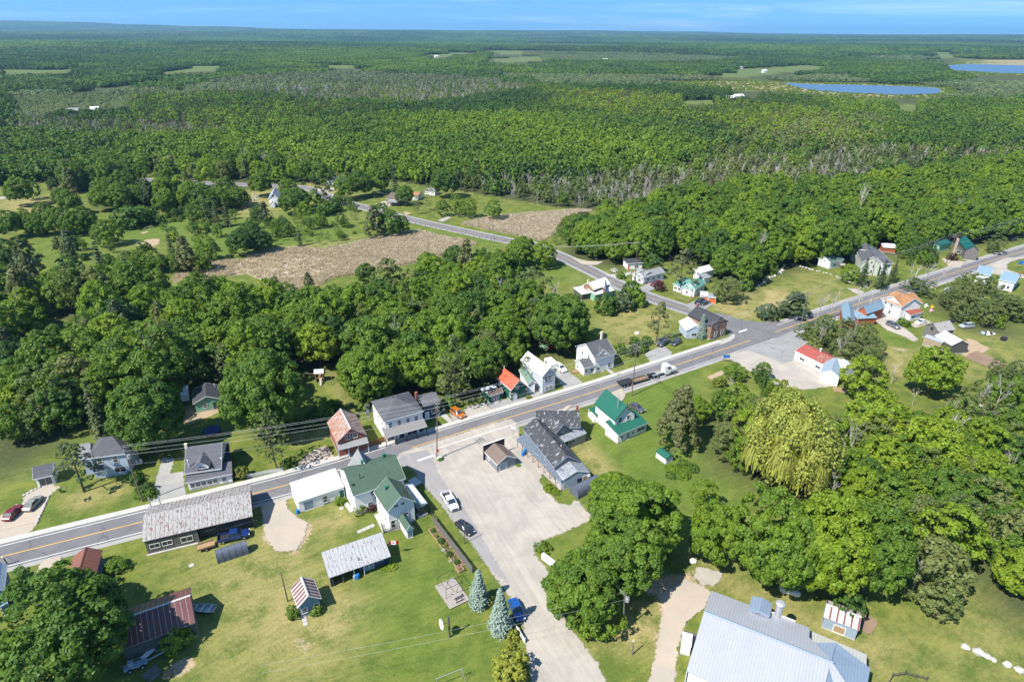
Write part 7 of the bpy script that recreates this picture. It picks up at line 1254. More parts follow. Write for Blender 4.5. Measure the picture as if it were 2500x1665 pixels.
# near landmarks --------------------------------------------------
t('e', 560, 1130, 500, 'maple_big', 'huge dark maple at the lower left corner over the maroon barn', .30, .95)
t('e', 640, 830, 250, 'maple_big', 'rounded maple crown rising beside the rust brown garage', .32, .9)
t('h', 1430, 420, 360, 'maple_big', 'big round maple behind the dark tunnel shelter by the gravel lot', .5, .95)
t('h', 1350, 760, 330, 'maple_big', 'broad maple in the middle of the clump over the gravel street', .42, .95)
t('h', 960, 1040, 320, 'maple_big', 'spreading maple leaning over the gravel street edge', .45, .95)
t('h', 1250, 200, 190, 'maple', 'smaller maple at the upper tip of the clump behind the store', .62, .95); t('h', 1650, 500, 190, 'maple', 'maple on the right flank of the clump beside the store', .5, 1)
t('h', 1100, 1240, 190, 'maple', 'low maple crown above the lone pole beside the gravel street', .58, .9)
t('h', 2170, 540, 225, 'maple_big', 'separate egg shaped maple between the clump and the triple maples', .58, 1.35)
t('h', 2060, 210, 110, 'light', 'small light green tree behind the egg shaped maple', .6)
t('i', 1280, 330, 330, 'maple_big', 'left of the three great maples behind the silver roofed hall', .50, 1.35); t('i', 1740, 360, 340, 'maple_big', 'bright middle one of the three great maples behind the hall', .78, 1.4); t('i', 2130, 400, 300, 'maple_big', 'darker right one of the three great maples behind the hall', .40, 1.4)
t('i', 1900, 880, 110, 'light', 'dark little tree hanging over the streaked tin shed', .2)
t('j', 1560, 560, 250, 'olive', 'dull olive tree leaning right of the great maples', .65, .9); t('j', 1620, 860, 150, 'olive', 'low olive tree above the far boulder row lawn', .5, .8); t('j', 1700, 250, 230, 'light', 'pale green tree at the edge of the lower right lawn', .75, .9)
t('j', 1340, 790, 130, 'bare', 'dead white limbed tree beside the great maples', .5, base=True); t('j', 2300, 600, 170, 'maple', 'bright maple at the right edge of the lower lawn', .85)
t('k', 310, 1150, 385, 'willow', 'large yellow green weeping willow', .5, 1.15); t('k', 230, 860, 130, 'gold', 'golden crown rising behind the weeping willow', .35, 1.5)
t('d', 2225, 955, 155, 'bigspruce', 'tall dark spruce beside the green roofed tool shed', .75, 1.0); t('d', 2350, 900, 110, 'maple', 'bright bushy tree right of the tall dark spruce', .6, .8)
t('c', 2354, 40, 10, 'bush', None)
t('h', 66, 1010, 112, 'bluespruce', 'left of two blue spruces beside the gravel street', .45, 1.15); t('h', 258, 1205, 128, 'bluespruce', 'right and larger of two blue spruces beside the gravel street', .5, 1.25)
t('h', 160, 1130, 50, 'gold', 'olive shrub squeezed between the two blue spruces', 0, .9); t('h', 365, 1440, 52, 'gold', 'lime green ball shrub at the end of the white panel fence', .5, .9); t('g', 2330, 1450, 150, 'gold', 'large golden round shrub at the bottom edge', .6, 1.0); t('h', 350, 1545, 40, 'gold', 'small lime shrub below the lime green ball shrub', .5, .8)
t('e', 1010, 530, 85, 'light', 'small apple tree beside the rust brown garage', .4, .45); t('e', 1040, 660, 30, 'bush', 'tiny dark sapling below the small apple tree', .1); t('e', 170, 580, 38, 'bush', 'round bush beside the steel blue house', .3); t('e', 80, 900, 50, 'purple', 'dark shrub at the foot of the steel blue house', .3, .5)
t('e', 1560, 1170, 120, 'bush', 'leafy vine mass hanging on the maroon barn', .7, 1.0); t('e', 1420, 1210, 60, 'bush', 'smaller vine clump beside the maroon barn wall', .6, 1)
t('g', 620, 925, 56, 'bush', 'dark green bush under the little blue shed window', .5, .9); t('g', 425, 950, 55, 'bush', 'tall leafy bush on the left side of the little blue shed', .4, 1.2); t('g', 1290, 540, 50, 'hedge', 'pale hosta clump at the corner of the low tin roofed shed', .9, .7); t('g', 1225, 560, 40, 'hedge', 'hosta clump under the door of the low tin roofed shed', .7, .7)
t('b', 1740, 1300, 55, 'gold', 'round yellow green shrub by the white house wall', .1, .9); t('b', 1840, 1300, 42, 'purple', 'brown shrub beside the round yellow green one', .6, .7); t('b', 1555, 1240, 38, 'bush', 'little bush at the white wing door', .6)
t('b', 690, 990, 62, 'gold', 'lime shrub at the corner of the grey dormer house', .0, .9)
t('h', 640, 670, 75, 'hedge', 'low clipped shrub mound at the curve of the gravel lot', .5); t('h', 690, 145, 55, 'hedge', 'flower bed greenery in front of the store porch', .75); t('h', 750, 180, 40, 'hedge', 'end of the flower bed by the store porch steps', .65)
for x_, y_, k__, r_, tt_, l_ in ((1655, 225, 'bush', 22, .3, 'dark mound nearest the house'), (1650, 268, 'blossom', 12, 1, 'first pink flowering clump'), (1690, 275, 'gold', 14, .2, 'small lime clump'), (1722, 318, 'bush', 27, .2, 'large dark mound'), (1672, 305, 'blossom', 12, 1, 'second pink flowering clump'), (1765, 360, 'gold', 18, .1, 'low lime clump'), (1750, 400, 'blossom', 17, 1, 'pale blossoming clump'), (1800, 435, 'bush', 28, .2, 'second large dark mound'), (1845, 460, 'gold', 14, .2, 'lime clump by the planter'), (1862, 505, 'bush', 24, .2, 'last dark mound'), (1812, 495, 'blossom', 15, 1, 'white blossoming clump')): t('g', x_, y_, r_, k__, l_ + ' in the flower bed by the board fence', tt_, .9)
t('c', 1780, 430, 25, 'gold', 'lone green round shrub in the stone bed', .2, .6); t('c', 990, 975, 28, 'bush', 'grassy clump at the foot of the corner pole', .4, .5); t('c', 1685, 1035, 18, 'bush', 'weed tuft at the corner of the lot garage', .8, .6)
t('a', 660, 930, 170, 'pine', 'dark scruffy spruce in front of the pale blue house', .25, .75, sq=.9); t('a', 810, 400, 130, 'spruce', 'open grown spruce on the lawn behind the pale blue house', .5, .95, sq=.9); t('a', 500, 450, 150, 'light', 'grey green ash behind the left gardens', .3); t('a', 290, 560, 110, 'olive', 'dull brown green tree behind the left gardens', .4)
t('a', 1310, 480, 300, 'maple_big', 'huge rounded maple between the pale blue and dormer houses', .33, 1.05, sq=.95); t('a', 1330, 180, 220, 'maple', 'maple crown behind the huge rounded maple', .42); t('a', 110, 560, 150, 'maple', 'maple at the left edge behind the gardens', .35)
t('b', 850, 330, 330, 'maple_big', 'tall dense maple right of the back garden cottage', .38, 1.1, sq=.9); t('b', 760, 120, 200, 'maple_big', 'upper crown behind the tall dense maple', .42, 1.0)
t('b', 950, 680, 165, 'thin', 'pale barked birch with thin leaves by the picket fence', .3, 1.0); t('b', 1020, 520, 110, 'light', 'light green crown behind the pale barked birch', .35, .9)
t('b', 1400, 450, 90, 'bush', 'hedge bushes behind the brick shop', .4, .9); t('b', 1500, 400, 60, 'bush', 'small round bush by the brick shop gable', .3, .9); t('b', 1790, 380, 70, 'bush', 'leafy bush by the rear of the white store', .5, 1); t('b', 1100, 900, 45, 'bush', 'tall bush beside the road pole', .3, 1)
t('b', 1810, 120, 230, 'maple_big', 'bright round maple behind the mown back lawn', .55, 1.0)
t('c', 1120, 190, 165, 'thin', 'tall wispy olive tree behind the orange car', .35, 1.15); t('c', 1080, 260, 130, 'olive', 'full olive tree behind the orange car', .5, 1.0); t('c', 1080, 480, 60, 'bush', 'bushes beside the orange car', .4, 1.0)
t('d', 860, 530, 70, 'thin', 'thin tree in front of the tall white house', .3, .9); t('d', 930, 625, 45, 'bush', 'bright leafy shrub by the tall white house', .65, 1.1)
t('c', 120, 160, 1, 'bush', None); t('c', 640, 160, 180, 'maple', 'maple behind the white hip roofed store', .55); t('c', 860, 180, 170, 'maple', 'bright maple right of the white hip roofed store', .6); t('c', 300, 200, 200, 'maple_big', 'round maple crown over the lawn behind the brick shop', .52)
t('c', 1370, 100, 190, 'maple_big', 'dark maple behind the red roofed house', .35); t('c', 1650, 60, 100, 'maple', 'maple directly behind the tall white house', .5); t('d', 1140, 130, 240, 'maple_big', 'tall maple over the back lawn with picnic tables', .35); t('d', 740, 300, 130, 'maple', 'maple left of the back lawn', .5); t('d', 1380, 280, 80, 'light', 'bright low tree behind the pale chimney', .55, .7)
t('l', 1480, 1030, 85, 'pine', 'tall scruffy spruce on the mown lawn by the junction', .7, 1.15, base=False); t('l', 1868, 1060, 62, 'bluespruce', 'bluish spruce in front of the brick corner building', .35, 1.15); t('l', 1250, 1280, 50, 'cedar', 'small dark conifer in the bushes beside the white gabled house', .1, .5)
t('l', 1160, 850, 95, 'blossom', 'flowering bush row behind the mown lawn', .3, .9); t('l', 1280, 820, 80, 'bush', 'green bush at the branch road end of the bush row', .55, 1.2); t('l', 1030, 880, 90, 'bush', 'dark bushes at the wood end of the bush row', .2, 1.1); t('l', 1230, 745, 70, 'bush', 'dark round bush beside the branch road', .1, 1.2)
t('l', 1145, 625, 36, 'bush', 'round clipped bush in front of the grey roofed bungalow', .5, .9); t('l', 1087, 582, 32, 'blossom', 'white flowering bush beside the branch road', 1.0, .7); t('l', 1492, 730, 45, 'purple', 'purple leaved shrub beside the bungalow drive', .4, .8); t('l', 1350, 685, 18, 'purple', 'small purple shrub at the bungalow wall', .3, .7)
t('l', 1680, 560, 115, 'pine', 'large open spruce behind the green shingled cottage', .6, .8); t('l', 1430, 510, 80, 'light', 'grey green tree behind the grey roofed bungalow', .15, .7); t('l', 2090, 745, 110, 'olive', 'rounded olive tree above the orange door garage', .45, .75); t('l', 1755, 775, 22, 'cedar', 'little cone shaped shrub in front of the green shingled cottage', .2, .4); t('l', 2250, 700, 60, 'bush', 'bushes along the stone wall', .35, 1.2)
t('l', 250, 400, 115, 'maple', 'round maple beside the branch road bend', .45, .95); t('l', 455, 430, 105, 'maple', 'roadside maple with a leaning shadow on the field', .62, .95); t('l', 1880, 400, 110, 'light', 'feathery grey green tree at the edge of the woods', .12, .8)
t('u', 1075, 335, 130, 'blossom', 'round flowering shrub on the junction corner', .1, .9); t('u', 1460, 230, 190, 'cedar', 'wide dark evergreen shrub beside the pole on the corner', .25, .45); t('u', 1350, 320, 95, 'cedar', 'low dark evergreen shrub beside the wide one', .35, .45); t('u', 1217, 215, 25, 'thin', 'tiny sapling on the corner meadow', .2, .35)
t('u', 640, 1170, 130, 'light', 'leafy tree at the edge of the gravel forecourt', .45, .6); t('u', 620, 1400, 120, 'bare', 'bare grey tree beside the gravel forecourt', .5, .7); t('u', 1015, 1170, 40, 'bush', 'small bush in a dark round tub on the forecourt edge', .4, .8); t('u', 1240, 1410, 40, 'gold', 'lime shrub at the lower edge of the forecourt', .2, .8)
t('u', 430, 1300, 90, 'gold', 'yellow green shrub by the dirt patch', .0, .9)
t('k', 940, 610, 165, 'light', 'bright feathery maple below the grey annex', .85, .85); t('k', 1210, 590, 80, 'bare', 'dead tangle of branches between the bright trees', .5, .7); t('k', 1560, 560, 200, 'maple', 'bright green ash on the slope below the board sheds', .72, .9)
t('k', 830, 1230, 130, 'bare', 'pale bare tree standing in the lower right woods', .5, 1.2, base=False); t('k', 570, 1040, 80, 'bare', 'small bare tree beside the willow', .5, .9); t('k', 2090, 1150, 70, 'bare', 'leafless tree at the right of the lower woods', .5); t('k', 1840, 1200, 70, 'bare', 'leafless tree in the middle of the lower woods', .5); t('k', 1390, 800, 50, 'bare', 'bleached snag above the lower woods', .5, .9)
for x, y, r, ti in ((1040, 1000, 230, .8), (1530, 1200, 240, .85), (1130, 1350, 190, .85), (1880, 1400, 170, .75), (1700, 1050, 150, .7)): t('k', x, y, r, 'maple', None, ti, .95)
t('m', 360, 860, 1, 'bush', None)
for x, y, r, k_, ti, lb in ((950, 580, 78, 'spruce', .3, 'young spruce left of the sage gabled house porch'), (1115, 600, 80, 'spruce', .2, 'dense young spruce in front of the sage gabled house'), (1215, 575, 62, 'spruce', .3, 'young spruce right of the sage gabled house'), (1560, 400, 65, 'spruce', .35, 'scruffy dark spruce beside the log cabin'), (820, 600, 80, 'light', .7, 'yellow green bush tree below the little white cottage'), (1100, 180, 90, 'bare', .5, 'dead pale tree in the woods above the sage gabled house'), (1780, 190, 80, 'thin', .1, 'dead brown topped tree above the log cabin'), (1290, 1040, 52, 'bush', .3, 'round bush beside the cars of the orange roofed house'), (1720, 460, 42, 'purple', .4, 'purple shrub by the log cabin'), (2110, 350, 75, 'olive', .3, 'dark bush at the roadside right of the log cabin')): t('m', x, y, r, k_, lb, ti, .7)
for x, y, r in ((560, 900, 95), (660, 880, 90), (1000, 870, 80), (900, 850, 90), (1390, 640, 80), (1500, 620, 80), (1600, 650, 70)): t('m', x, y, r, 'bare', 'bare tree in the roadside row ' + ('left of the red brown gabled shed, lower one', 'left of the red brown gabled shed, upper one', 'just right of the pale blue metal roof', 'standing over the pale blue metal roof', 'right of the orange roofed house, nearest it', 'right of the orange roofed house, middle one', 'right of the orange roofed house, farthest one')[{560: 0, 660: 1, 1000: 2, 900: 3, 1390: 4, 1500: 5, 1600: 6}[x]], .5, .85)
for x, y, r in ((450, 1110, 75), (540, 1130, 80), (640, 1150, 85), (740, 1180, 90), (840, 1230, 95), (940, 1270, 95), (1040, 1260, 80), (780, 1090, 80), (960, 1130, 85), (600, 1040, 70)): t('m', x, y, r, 'olive', None, random.uniform(.2, .5), .75)
for x, y, r in ((1380, 700, 70), (1480, 740, 80), (1800, 740, 100), (1880, 680, 90), (2040, 720, 90), (2120, 860, 110), (2250, 900, 120), (2340, 930, 110), (1700, 850, 60), (1980, 900, 80), (2080, 960, 70)): t('m', x, y, r, 'olive', None, random.uniform(.15, .6), .6)
t('j', 2100, 200, 10, 'bush', None)
# left and middle distance trees read from the photograph
for x, y, r, k_, ti in ((240, 270, 60, 'light', .4), (140, 290, 95, 'maple', .45), (70, 560, 90, 'maple', .35), (190, 530, 75, 'maple', .6), (290, 560, 75, 'maple', .45), (370, 470, 80, 'maple', .45), (460, 530, 90, 'maple', .42), (560, 380, 80, 'maple', .45), (590, 540, 85, 'maple', .45), (690, 520, 85, 'maple', .38), (480, 330, 55, 'maple', .4), (820, 350, 80, 'maple', .5), (950, 340, 85, 'maple', .4), (960, 130, 70, 'maple', .5), (640, 140, 85, 'maple', .38), (790, 130, 85, 'maple', .35), (1410, 130, 50, 'cedar', .5), (1310, 260, 80, 'maple', .6), (1330, 380, 85, 'maple', .45), (860, 620, 90, 'maple', .55), (1040, 500, 110, 'bush', .25), (1150, 480, 90, 'bush', .3),
                      (1660, 400, 60, 'spruce', .6), (1750, 440, 60, 'spruce', .6), (1830, 430, 60, 'spruce', .5), (1580, 460, 60, 'light', .4), (560, 710, 60, 'cedar', .35), (460, 720, 35, 'cedar', .7), (790, 810, 85, 'spruce', .4), (880, 860, 50, 'light', .4), (550, 900, 95, 'bush', .1), (1280, 520, 45, 'bush', .2), (1170, 740, 50, 'bush', .3), (1380, 720, 65, 'spruce', .55), (1400, 660, 50, 'bush', .9), (1500, 800, 80, 'cedar', .9), (1670, 740, 80, 'light', .6), (1650, 850, 70, 'light', .45), (1950, 700, 95, 'maple', .15), (2060, 680, 90, 'maple', .12), (2130, 700, 75, 'maple', .1), (1450, 860, 60, 'light', .5), (1250, 860, 70, 'light', .6), (1130, 870, 70, 'light', .6), (200, 830, 90, 'cedar', .5), (230, 960, 75, 'cedar', .8), (180, 1110, 110, 'cedar', .85), (230, 1190, 95, 'bush', .2), (380, 1050, 75, 'light', .5), (490, 1150, 55, 'cedar', .95), (600, 1060, 80, 'light', .6), (40, 1320, 80, 'bush', .2), (60, 1450, 90, 'maple', .35), (440, 1450, 65, 'light', .4), (30, 780, 90, 'maple', .3), (20, 860, 70, 'maple', .2), (1010, 230, 80, 'light', .4)):
    t('o', x, y, r, k_, None, ti, .95 if k_ != 'maple' else 1.0)
for x, y, r, k_, ti in ((110, 230, 85, 'maple', .5), (362, 370, 88, 'maple', .32), (340, 262, 70, 'maple', .5), (430, 340, 75, 'maple', .3), (470, 450, 55, 'light', .75), (590, 330, 60, 'light', .3), (720, 410, 60, 'bush', .2), (640, 440, 60, 'bush', .3), (350, 600, 40, 'light', .4), (430, 640, 40, 'spruce', .6), (890, 480, 40, 'thin', .4), (1040, 530, 70, 'cedar', .6), (1110, 500, 90, 'light', .35), (1180, 540, 80, 'light', .3), (1270, 560, 60, 'light', .25), (1290, 320, 70, 'maple', .35), (1210, 180, 65, 'spruce', .1), (1620, 220, 100, 'maple', .25), (1480, 330, 60, 'thin', .7), (1390, 400, 40, 'thin', .6), (620, 140, 75, 'maple', .35), (150, 470, 50, 'cedar', .3), (90, 470, 40, 'light', .3), (20, 620, 80, 'maple', .3), (80, 680, 70, 'maple', .35), (1690, 820, 85, 'maple', .2), (1920, 880, 100, 'maple', .35), (510, 1030, 45, 'cedar', .5), (980, 950, 70, 'maple', .25), (2230, 800, 105, 'maple', .5), (2150, 880, 90, 'maple', .3), (1600, 420, 50, 'light', .4), (1720, 400, 60, 'light', .6), (1820, 420, 60, 'light', .5), (2020, 440, 60, 'light', .35), (820, 250, 90, 'maple', .55), (930, 230, 90, 'maple', .35), (1060, 200, 90, 'maple', .5)):
    t('n', x, y, r, k_, None, ti, .95)
for x, y, r, k_, ti in ((560, 300, 30, 'thin', .2), (610, 230, 45, 'thin', .1), (700, 290, 50, 'light', .5), (760, 290, 50, 'light', .5), (930, 220, 90, 'maple', .38), (1110, 400, 95, 'maple', .55), (1050, 350, 60, 'olive', .3), (900, 380, 80, 'maple', .35), (780, 350, 70, 'maple', .45), (1270, 170, 120, 'maple', .35), (1290, 330, 90, 'maple', .3), (1540, 150, 95, 'maple', .45), (1500, 380, 90, 'maple', .42)):
    t('l', x, y, r, k_, None, ti, .95)
TREES = [x for x in TREES if x[3] > .12 and not (x[6] is None and x[2] == 'bush' and x[3] < .3)]
# ---- forest fill
BLD = []
for o in HOUSES: BLD.append((o.location.x, o.location.y))
def occ_ok(P, X, r):
    if len(X) == 0: return np.ones(len(P), bool)
    d = np.min(np.hypot(P[:, None, 0] - X[None, :, 0], P[:, None, 1] - X[None, :, 1]), axis=1); return d > r
def poisson(Q, sp, rng):
    lo, hi = Q.min(0), Q.max(0); s = sp; xs = np.arange(lo[0], hi[0], s); ys = np.arange(lo[1], hi[1], s * .866)
    P = np.array([(x + (j % 2) * s / 2, y) for j, y in enumerate(ys) for x in xs]); P += rng.uniform(-s * .36, s * .36, P.shape); return P[sdist(P, Q) > .5]
EXP = np.array([(a[0], a[1], a[3] * HT[a[2]][0]) for a in TREES])
def free(P, k=.62):
    d = np.hypot(P[:, None, 0] - EXP[None, :, 0], P[:, None, 1] - EXP[None, :, 1]) - EXP[None, :, 2] * k; return d.min(1) > 0
FILL = []
MIXK = {'mix': [('maple', .56), ('light', .26), ('olive', .10), ('cedar', .04), ('thin', .02), ('bare', .02)], 'sage': [('light', .45), ('olive', .33), ('bush', .08), ('maple', .08), ('bare', .06)], 'dark': [('maple', .5), ('cedar', .25), ('light', .25)], 'maple': [('maple', .86), ('light', .12), ('bare', .02)], 'bare': [('olive', .7), ('bare', .3)], 'scrub': [('olive', .7), ('bush', .3)]}
hb = np.array([(o.location.x, o.location.y) for o in HOUSES if not o.name.startswith('distant')])
MAINB = np.vstack([MAIN, BRN])
for Q, kind, sp, r in FOREST:
    P = poisson(Q, sp, RNG); P = P[sdist(P, Q) > r * .75]; P = P[free(P)]; P = P[occ_ok(P, MAINB, 11)]; P = P[occ_ok(P, hb, 8)]
    ks, ws = zip(*MIXK[kind])
    for p in P:
        k_ = ks[RNG.choice(len(ks), p=np.array(ws) / sum(ws))]; s = r / {'maple': 4.2, 'light': 3.6, 'olive': 3.4, 'cedar': 3.2, 'thin': 3, 'bare': 3.4, 'bush': 2.2}[k_] * RNG.uniform(.78, 1.15)
        if k_ == 'maple': s *= .95
        FILL.append([p[0], p[1], k_, s, s * RNG.uniform(.8, 1.22), float(np.clip(RNG.normal(.50, .17), 0, 1)), None, None, kind])
# bushes and young trees scattered over the rough meadow on the left
for c, pts, n, kk in (('o', [(950, 380), (1650, 330), (1700, 520), (1300, 560), (1000, 560)], 110, ('bush', 'light', 'bush', 'thin')), ('o', [(950, 880), (1700, 880), (1650, 980), (1000, 960)], 60, ('light', 'bush', 'olive')), ('n', [(0, 520), (700, 520), (980, 640), (600, 740), (0, 760)], 55, ('bush', 'thin', 'light')), ('n', [(620, 330), (900, 420), (900, 470), (600, 480)], 14, ('bush', 'light')), ('l', [(540, 200), (820, 120), (1000, 100), (1100, 300), (900, 440), (720, 410)], 26, ('light', 'thin', 'maple')), ('m', [(250, 420), (450, 400), (500, 560), (330, 520)], 10, ('bush',)), ('m', [(0, 600), (250, 460), (220, 560), (30, 690)], 16, ('bush', 'light')), ('l', [(1100, 1260), (1400, 1180), (1440, 1300), (1150, 1330)], 10, ('bush',)), ('m', [(1200, 400), (1560, 380), (1600, 560), (1280, 560)], 18, ('olive', 'light')),
                      ('b', [(1120, 560), (1300, 480), (1420, 540), (1350, 600), (1180, 620)], 12, ('bush',)), ('a', [(1180, 1010), (1380, 960), (1340, 1240), (1250, 1230)], 12, ('hedge', 'bush')), ('k', [(0, 620), (200, 720), (400, 800), (420, 900), (200, 820), (0, 760)], 16, ('bush', 'light')), ('d', [(2050, 1350), (2354, 1380), (2354, 1500), (2100, 1500)], 10, ('hedge',)), ('o', [(0, 480), (700, 560), (1000, 640), (900, 900), (300, 860)], 40, ('bush', 'light', 'cedar', 'bush')), ('o', [(1300, 500), (1900, 480), (2354, 560), (2300, 800), (1800, 850), (1350, 700)], 60, ('bush', 'bush', 'light', 'thin')), ('n', [(430, 230), (600, 200), (900, 330), (700, 320)], 14, ('bush', 'cedar')), ('o', [(0, 160), (1000, 180), (1700, 100), (1800, 260), (1000, 330), (400, 300)], 40, ('light', 'maple', 'cedar', 'bush')), ('k', [(1960, 600), (2200, 560), (2354, 680), (2354, 800), (2150, 780)], 18, ('bush', 'olive'))):
    Q = poly(c, pts); lo, hi = Q.min(0), Q.max(0); P = RNG.uniform(lo, hi, (n * 3, 2)); P = P[sdist(P, Q) > 0][:n]
    for p in P:
        k_ = kk[RNG.integers(len(kk))]; s = {'bush': RNG.uniform(.5, 1.1), 'hedge': RNG.uniform(.4, .8)}.get(k_, RNG.uniform(.3, .65)); FILL.append([p[0], p[1], k_, s, s * RNG.uniform(.8, 1.1), float(RNG.uniform(.1, .6)), None, None, 'scrub'])
# ---- far forest: kinds by region (regions read off the photograph)
REG = [(poly('z', p, 8), kd, ti) for p, kd, ti in (
    ([(1180, 400), (1480, 375), (1800, 350), (2050, 370), (2000, 410), (1700, 430), (1500, 475), (1330, 485), (1180, 440)], 'dead', .5),
    ([(1000, 400), (1180, 400), (1330, 485), (1040, 505), (1000, 450)], 'swampmix', .5),
    ([(0, 262), (480, 280), (560, 300), (420, 310), (0, 302)], 'dead', .45), ([(480, 175), (800, 160), (1150, 178), (1250, 200), (1000, 235), (760, 230), (500, 205)], 'dead', .5), ([(330, 215), (700, 220), (860, 250), (560, 290), (300, 280)], 'conif', .5), ([(0, 200), (480, 200), (400, 250), (0, 262)], 'pale', .55), ([(440, 185), (800, 190), (780, 215), (420, 212)], 'pale', .6), ([(1150, 165), (2000, 170), (1950, 200), (1250, 195)], 'pale', .6), ([(2150, 180), (2354, 180), (2500, 200), (2354, 230), (2200, 216)], 'pale', .6),
    ([(1250, 205), (1500, 215), (1900, 250), (1750, 300), (1400, 260), (1250, 240)], 'conif', .7), ([(1650, 255), (2050, 262), (2000, 330), (1700, 330)], 'brown', .6), ([(1600, 330), (2354, 330), (2354, 370), (1700, 400)], 'swampmix', .5),
    ([(350, 360), (600, 370), (560, 420), (330, 415)], 'cedars', .8), ([(600, 280), (900, 260), (1500, 265), (1650, 330), (1500, 380), (1000, 395), (640, 420), (560, 350)], 'hard', .54), ([(1880, 225), (2400, 215), (2500, 300), (2354, 330), (1980, 300)], 'hard', .45), ([(0, 300), (560, 300), (620, 370), (560, 440), (0, 450)], 'hard', .48))]
KM = {'dead': [('bare_s', .42), ('conif_s', .28), ('round_s', .3)], 'swampmix': [('conif_s', .45), ('round_s', .35), ('bare_s', .2)], 'conif': [('conif_s', .7), ('round_s', .3)], 'pale': [('round_s', .85), ('conif_s', .15)], 'brown': [('round_s', .8), ('conif_s', .2)], 'cedars': [('cedar_s', .8), ('round_s', .2)], 'hard': [('round_s', .93), ('conif_s', .07)], None: [('round_s', .66), ('conif_s', .34)]}
SM = {}
PALE = leafmat('pale_sage_leaves', [(0, (.11, .15, .065)), (.5, (.16, .205, .085)), (1, (.22, .26, .11))], 1.1, .35)
for i in range(2): SM['pale_s', i] = crown(116 + i, 3.8, .6, 7.5, 22, 11, .7, rc=1.25, mat_=PALE, name='small_crown')
for i in range(5): SM['round_s', i] = crown(120 + i, 4.6, 1, 11, 26, 12, .78, rc=1.45, shape='egg' if i % 2 else 'round', name='small_crown')
for i in range(2): SM['brown_s', i] = crown(126 + i, 4.0, 1, 10, 24, 10, .7, rc=1.3, mat_=LEAFO, name='small_crown')
for i in range(3): SM['conif_s', i] = spruce(130 + i, 2.1, 13, 9, 7, 2, .7, name='small_conifer')
for i in range(2): SM['cedar_s', i] = crown(134 + i, 2.6, .2, 9, 22, 12, .6, rc=1.0, shape='cone', mat_=NEED, name='small_cedar')
for i in range(3): SM['bare_s', i] = baremesh(140 + i, 13, .2, depth=2, nb=6, n=3, spread=.6, name='small_bare')
def mergemesh(name, items, mats_):   # (mesh, x, y, z, s, zs, rot)
    Vs, Fl, St, Cl, Mi = [], [], [], [], []; o = 0; lo_ = 0
    for me, x, y, z, s, zs, rot, mi in items:
        n = len(me.vertices); v = np.empty(n * 3, np.float32); me.vertices.foreach_get('co', v); v = v.reshape(-1, 3); c, sn = math.cos(rot), math.sin(rot)
        v = np.stack([(v[:, 0] * c - v[:, 1] * sn) * s + x, (v[:, 0] * sn + v[:, 1] * c) * s + y, v[:, 2] * zs + z], 1)
        nl = len(me.loops); l = np.empty(nl, np.int32); me.loops.foreach_get('vertex_index', l); st = np.empty(len(me.polygons), np.int32); me.polygons.foreach_get('loop_start', st)
        a = me.attributes.get('clump'); cl = np.full(n, .5, np.float32)
        if a: a.data.foreach_get('value', cl)
        Vs.append(v); Fl.append(l + o); St.append(st + lo_); Cl.append(cl * .5 + np.random.rand() * .9 - .2); Mi.append(np.full(len(st), mi, np.int32)); o += n; lo_ += nl
    me = bpy.data.meshes.new(name); V = np.concatenate(Vs); L_ = np.concatenate(Fl); S = np.concatenate(St)
    me.vertices.add(len(V)); me.vertices.foreach_set('co', V.ravel()); me.loops.add(len(L_)); me.loops.foreach_set('vertex_index', L_); me.polygons.add(len(S)); me.polygons.foreach_set('loop_start', S); me.update(calc_edges=True)
    for m_ in mats_: me.materials.append(m_)
    me.polygons.foreach_set('material_index', np.concatenate(Mi)); a_ = me.attributes.new('clump', 'FLOAT', 'POINT'); a_.data.foreach_set('value', np.concatenate(Cl).astype(np.float32)); return me
XS_ = {}
for i in range(3): XS_['r', i] = crown(150 + i, 4.6, 1, 11, 11, 7, 1.35, rc=1.6, name='tiny_crown')
for i in range(2): XS_['c', i] = spruce(155 + i, 2.0, 13, 6, 5, 1, 1.1, name='tiny_conifer')
PATCH = 64.0
def patch(seed, fc, mm=None, hs=1.0):
    rng = np.random.default_rng(seed); it = []
    sp = 6.4; xs = np.arange(-PATCH / 2, PATCH / 2, sp)
    for x in xs:
        for y in xs:
            c = rng.random() < fc; me = XS_['c' if c else 'r', int(rng.integers(2 if c else 3))]; s = rng.uniform(.8, 1.2) * (1 if c else .95)
            it.append((me, x + rng.uniform(-2.4, 2.4) + 3, y + rng.uniform(-2.4, 2.4) + 3, rng.uniform(-1.2, .6), s, s * hs * rng.uniform(.8, 1.1), rng.uniform(0, 6.28), 1 if c else 0))
    return mergemesh('forest_patch', it, mm or [LEAF, NEED])
GREYL_ = leafmat('grey_dead_foliage', [(0, (.13, .135, .10)), (.5, (.19, .18, .15)), (1, (.24, .22, .19))], 1.0, .2)
PT = [patch(160 + i, f) for i, f in enumerate((.04, .15, .35, .7))] + [patch(170, .12, [PALE, NEED], .7), patch(171, .6, [PALE, GREYL_], .8)]
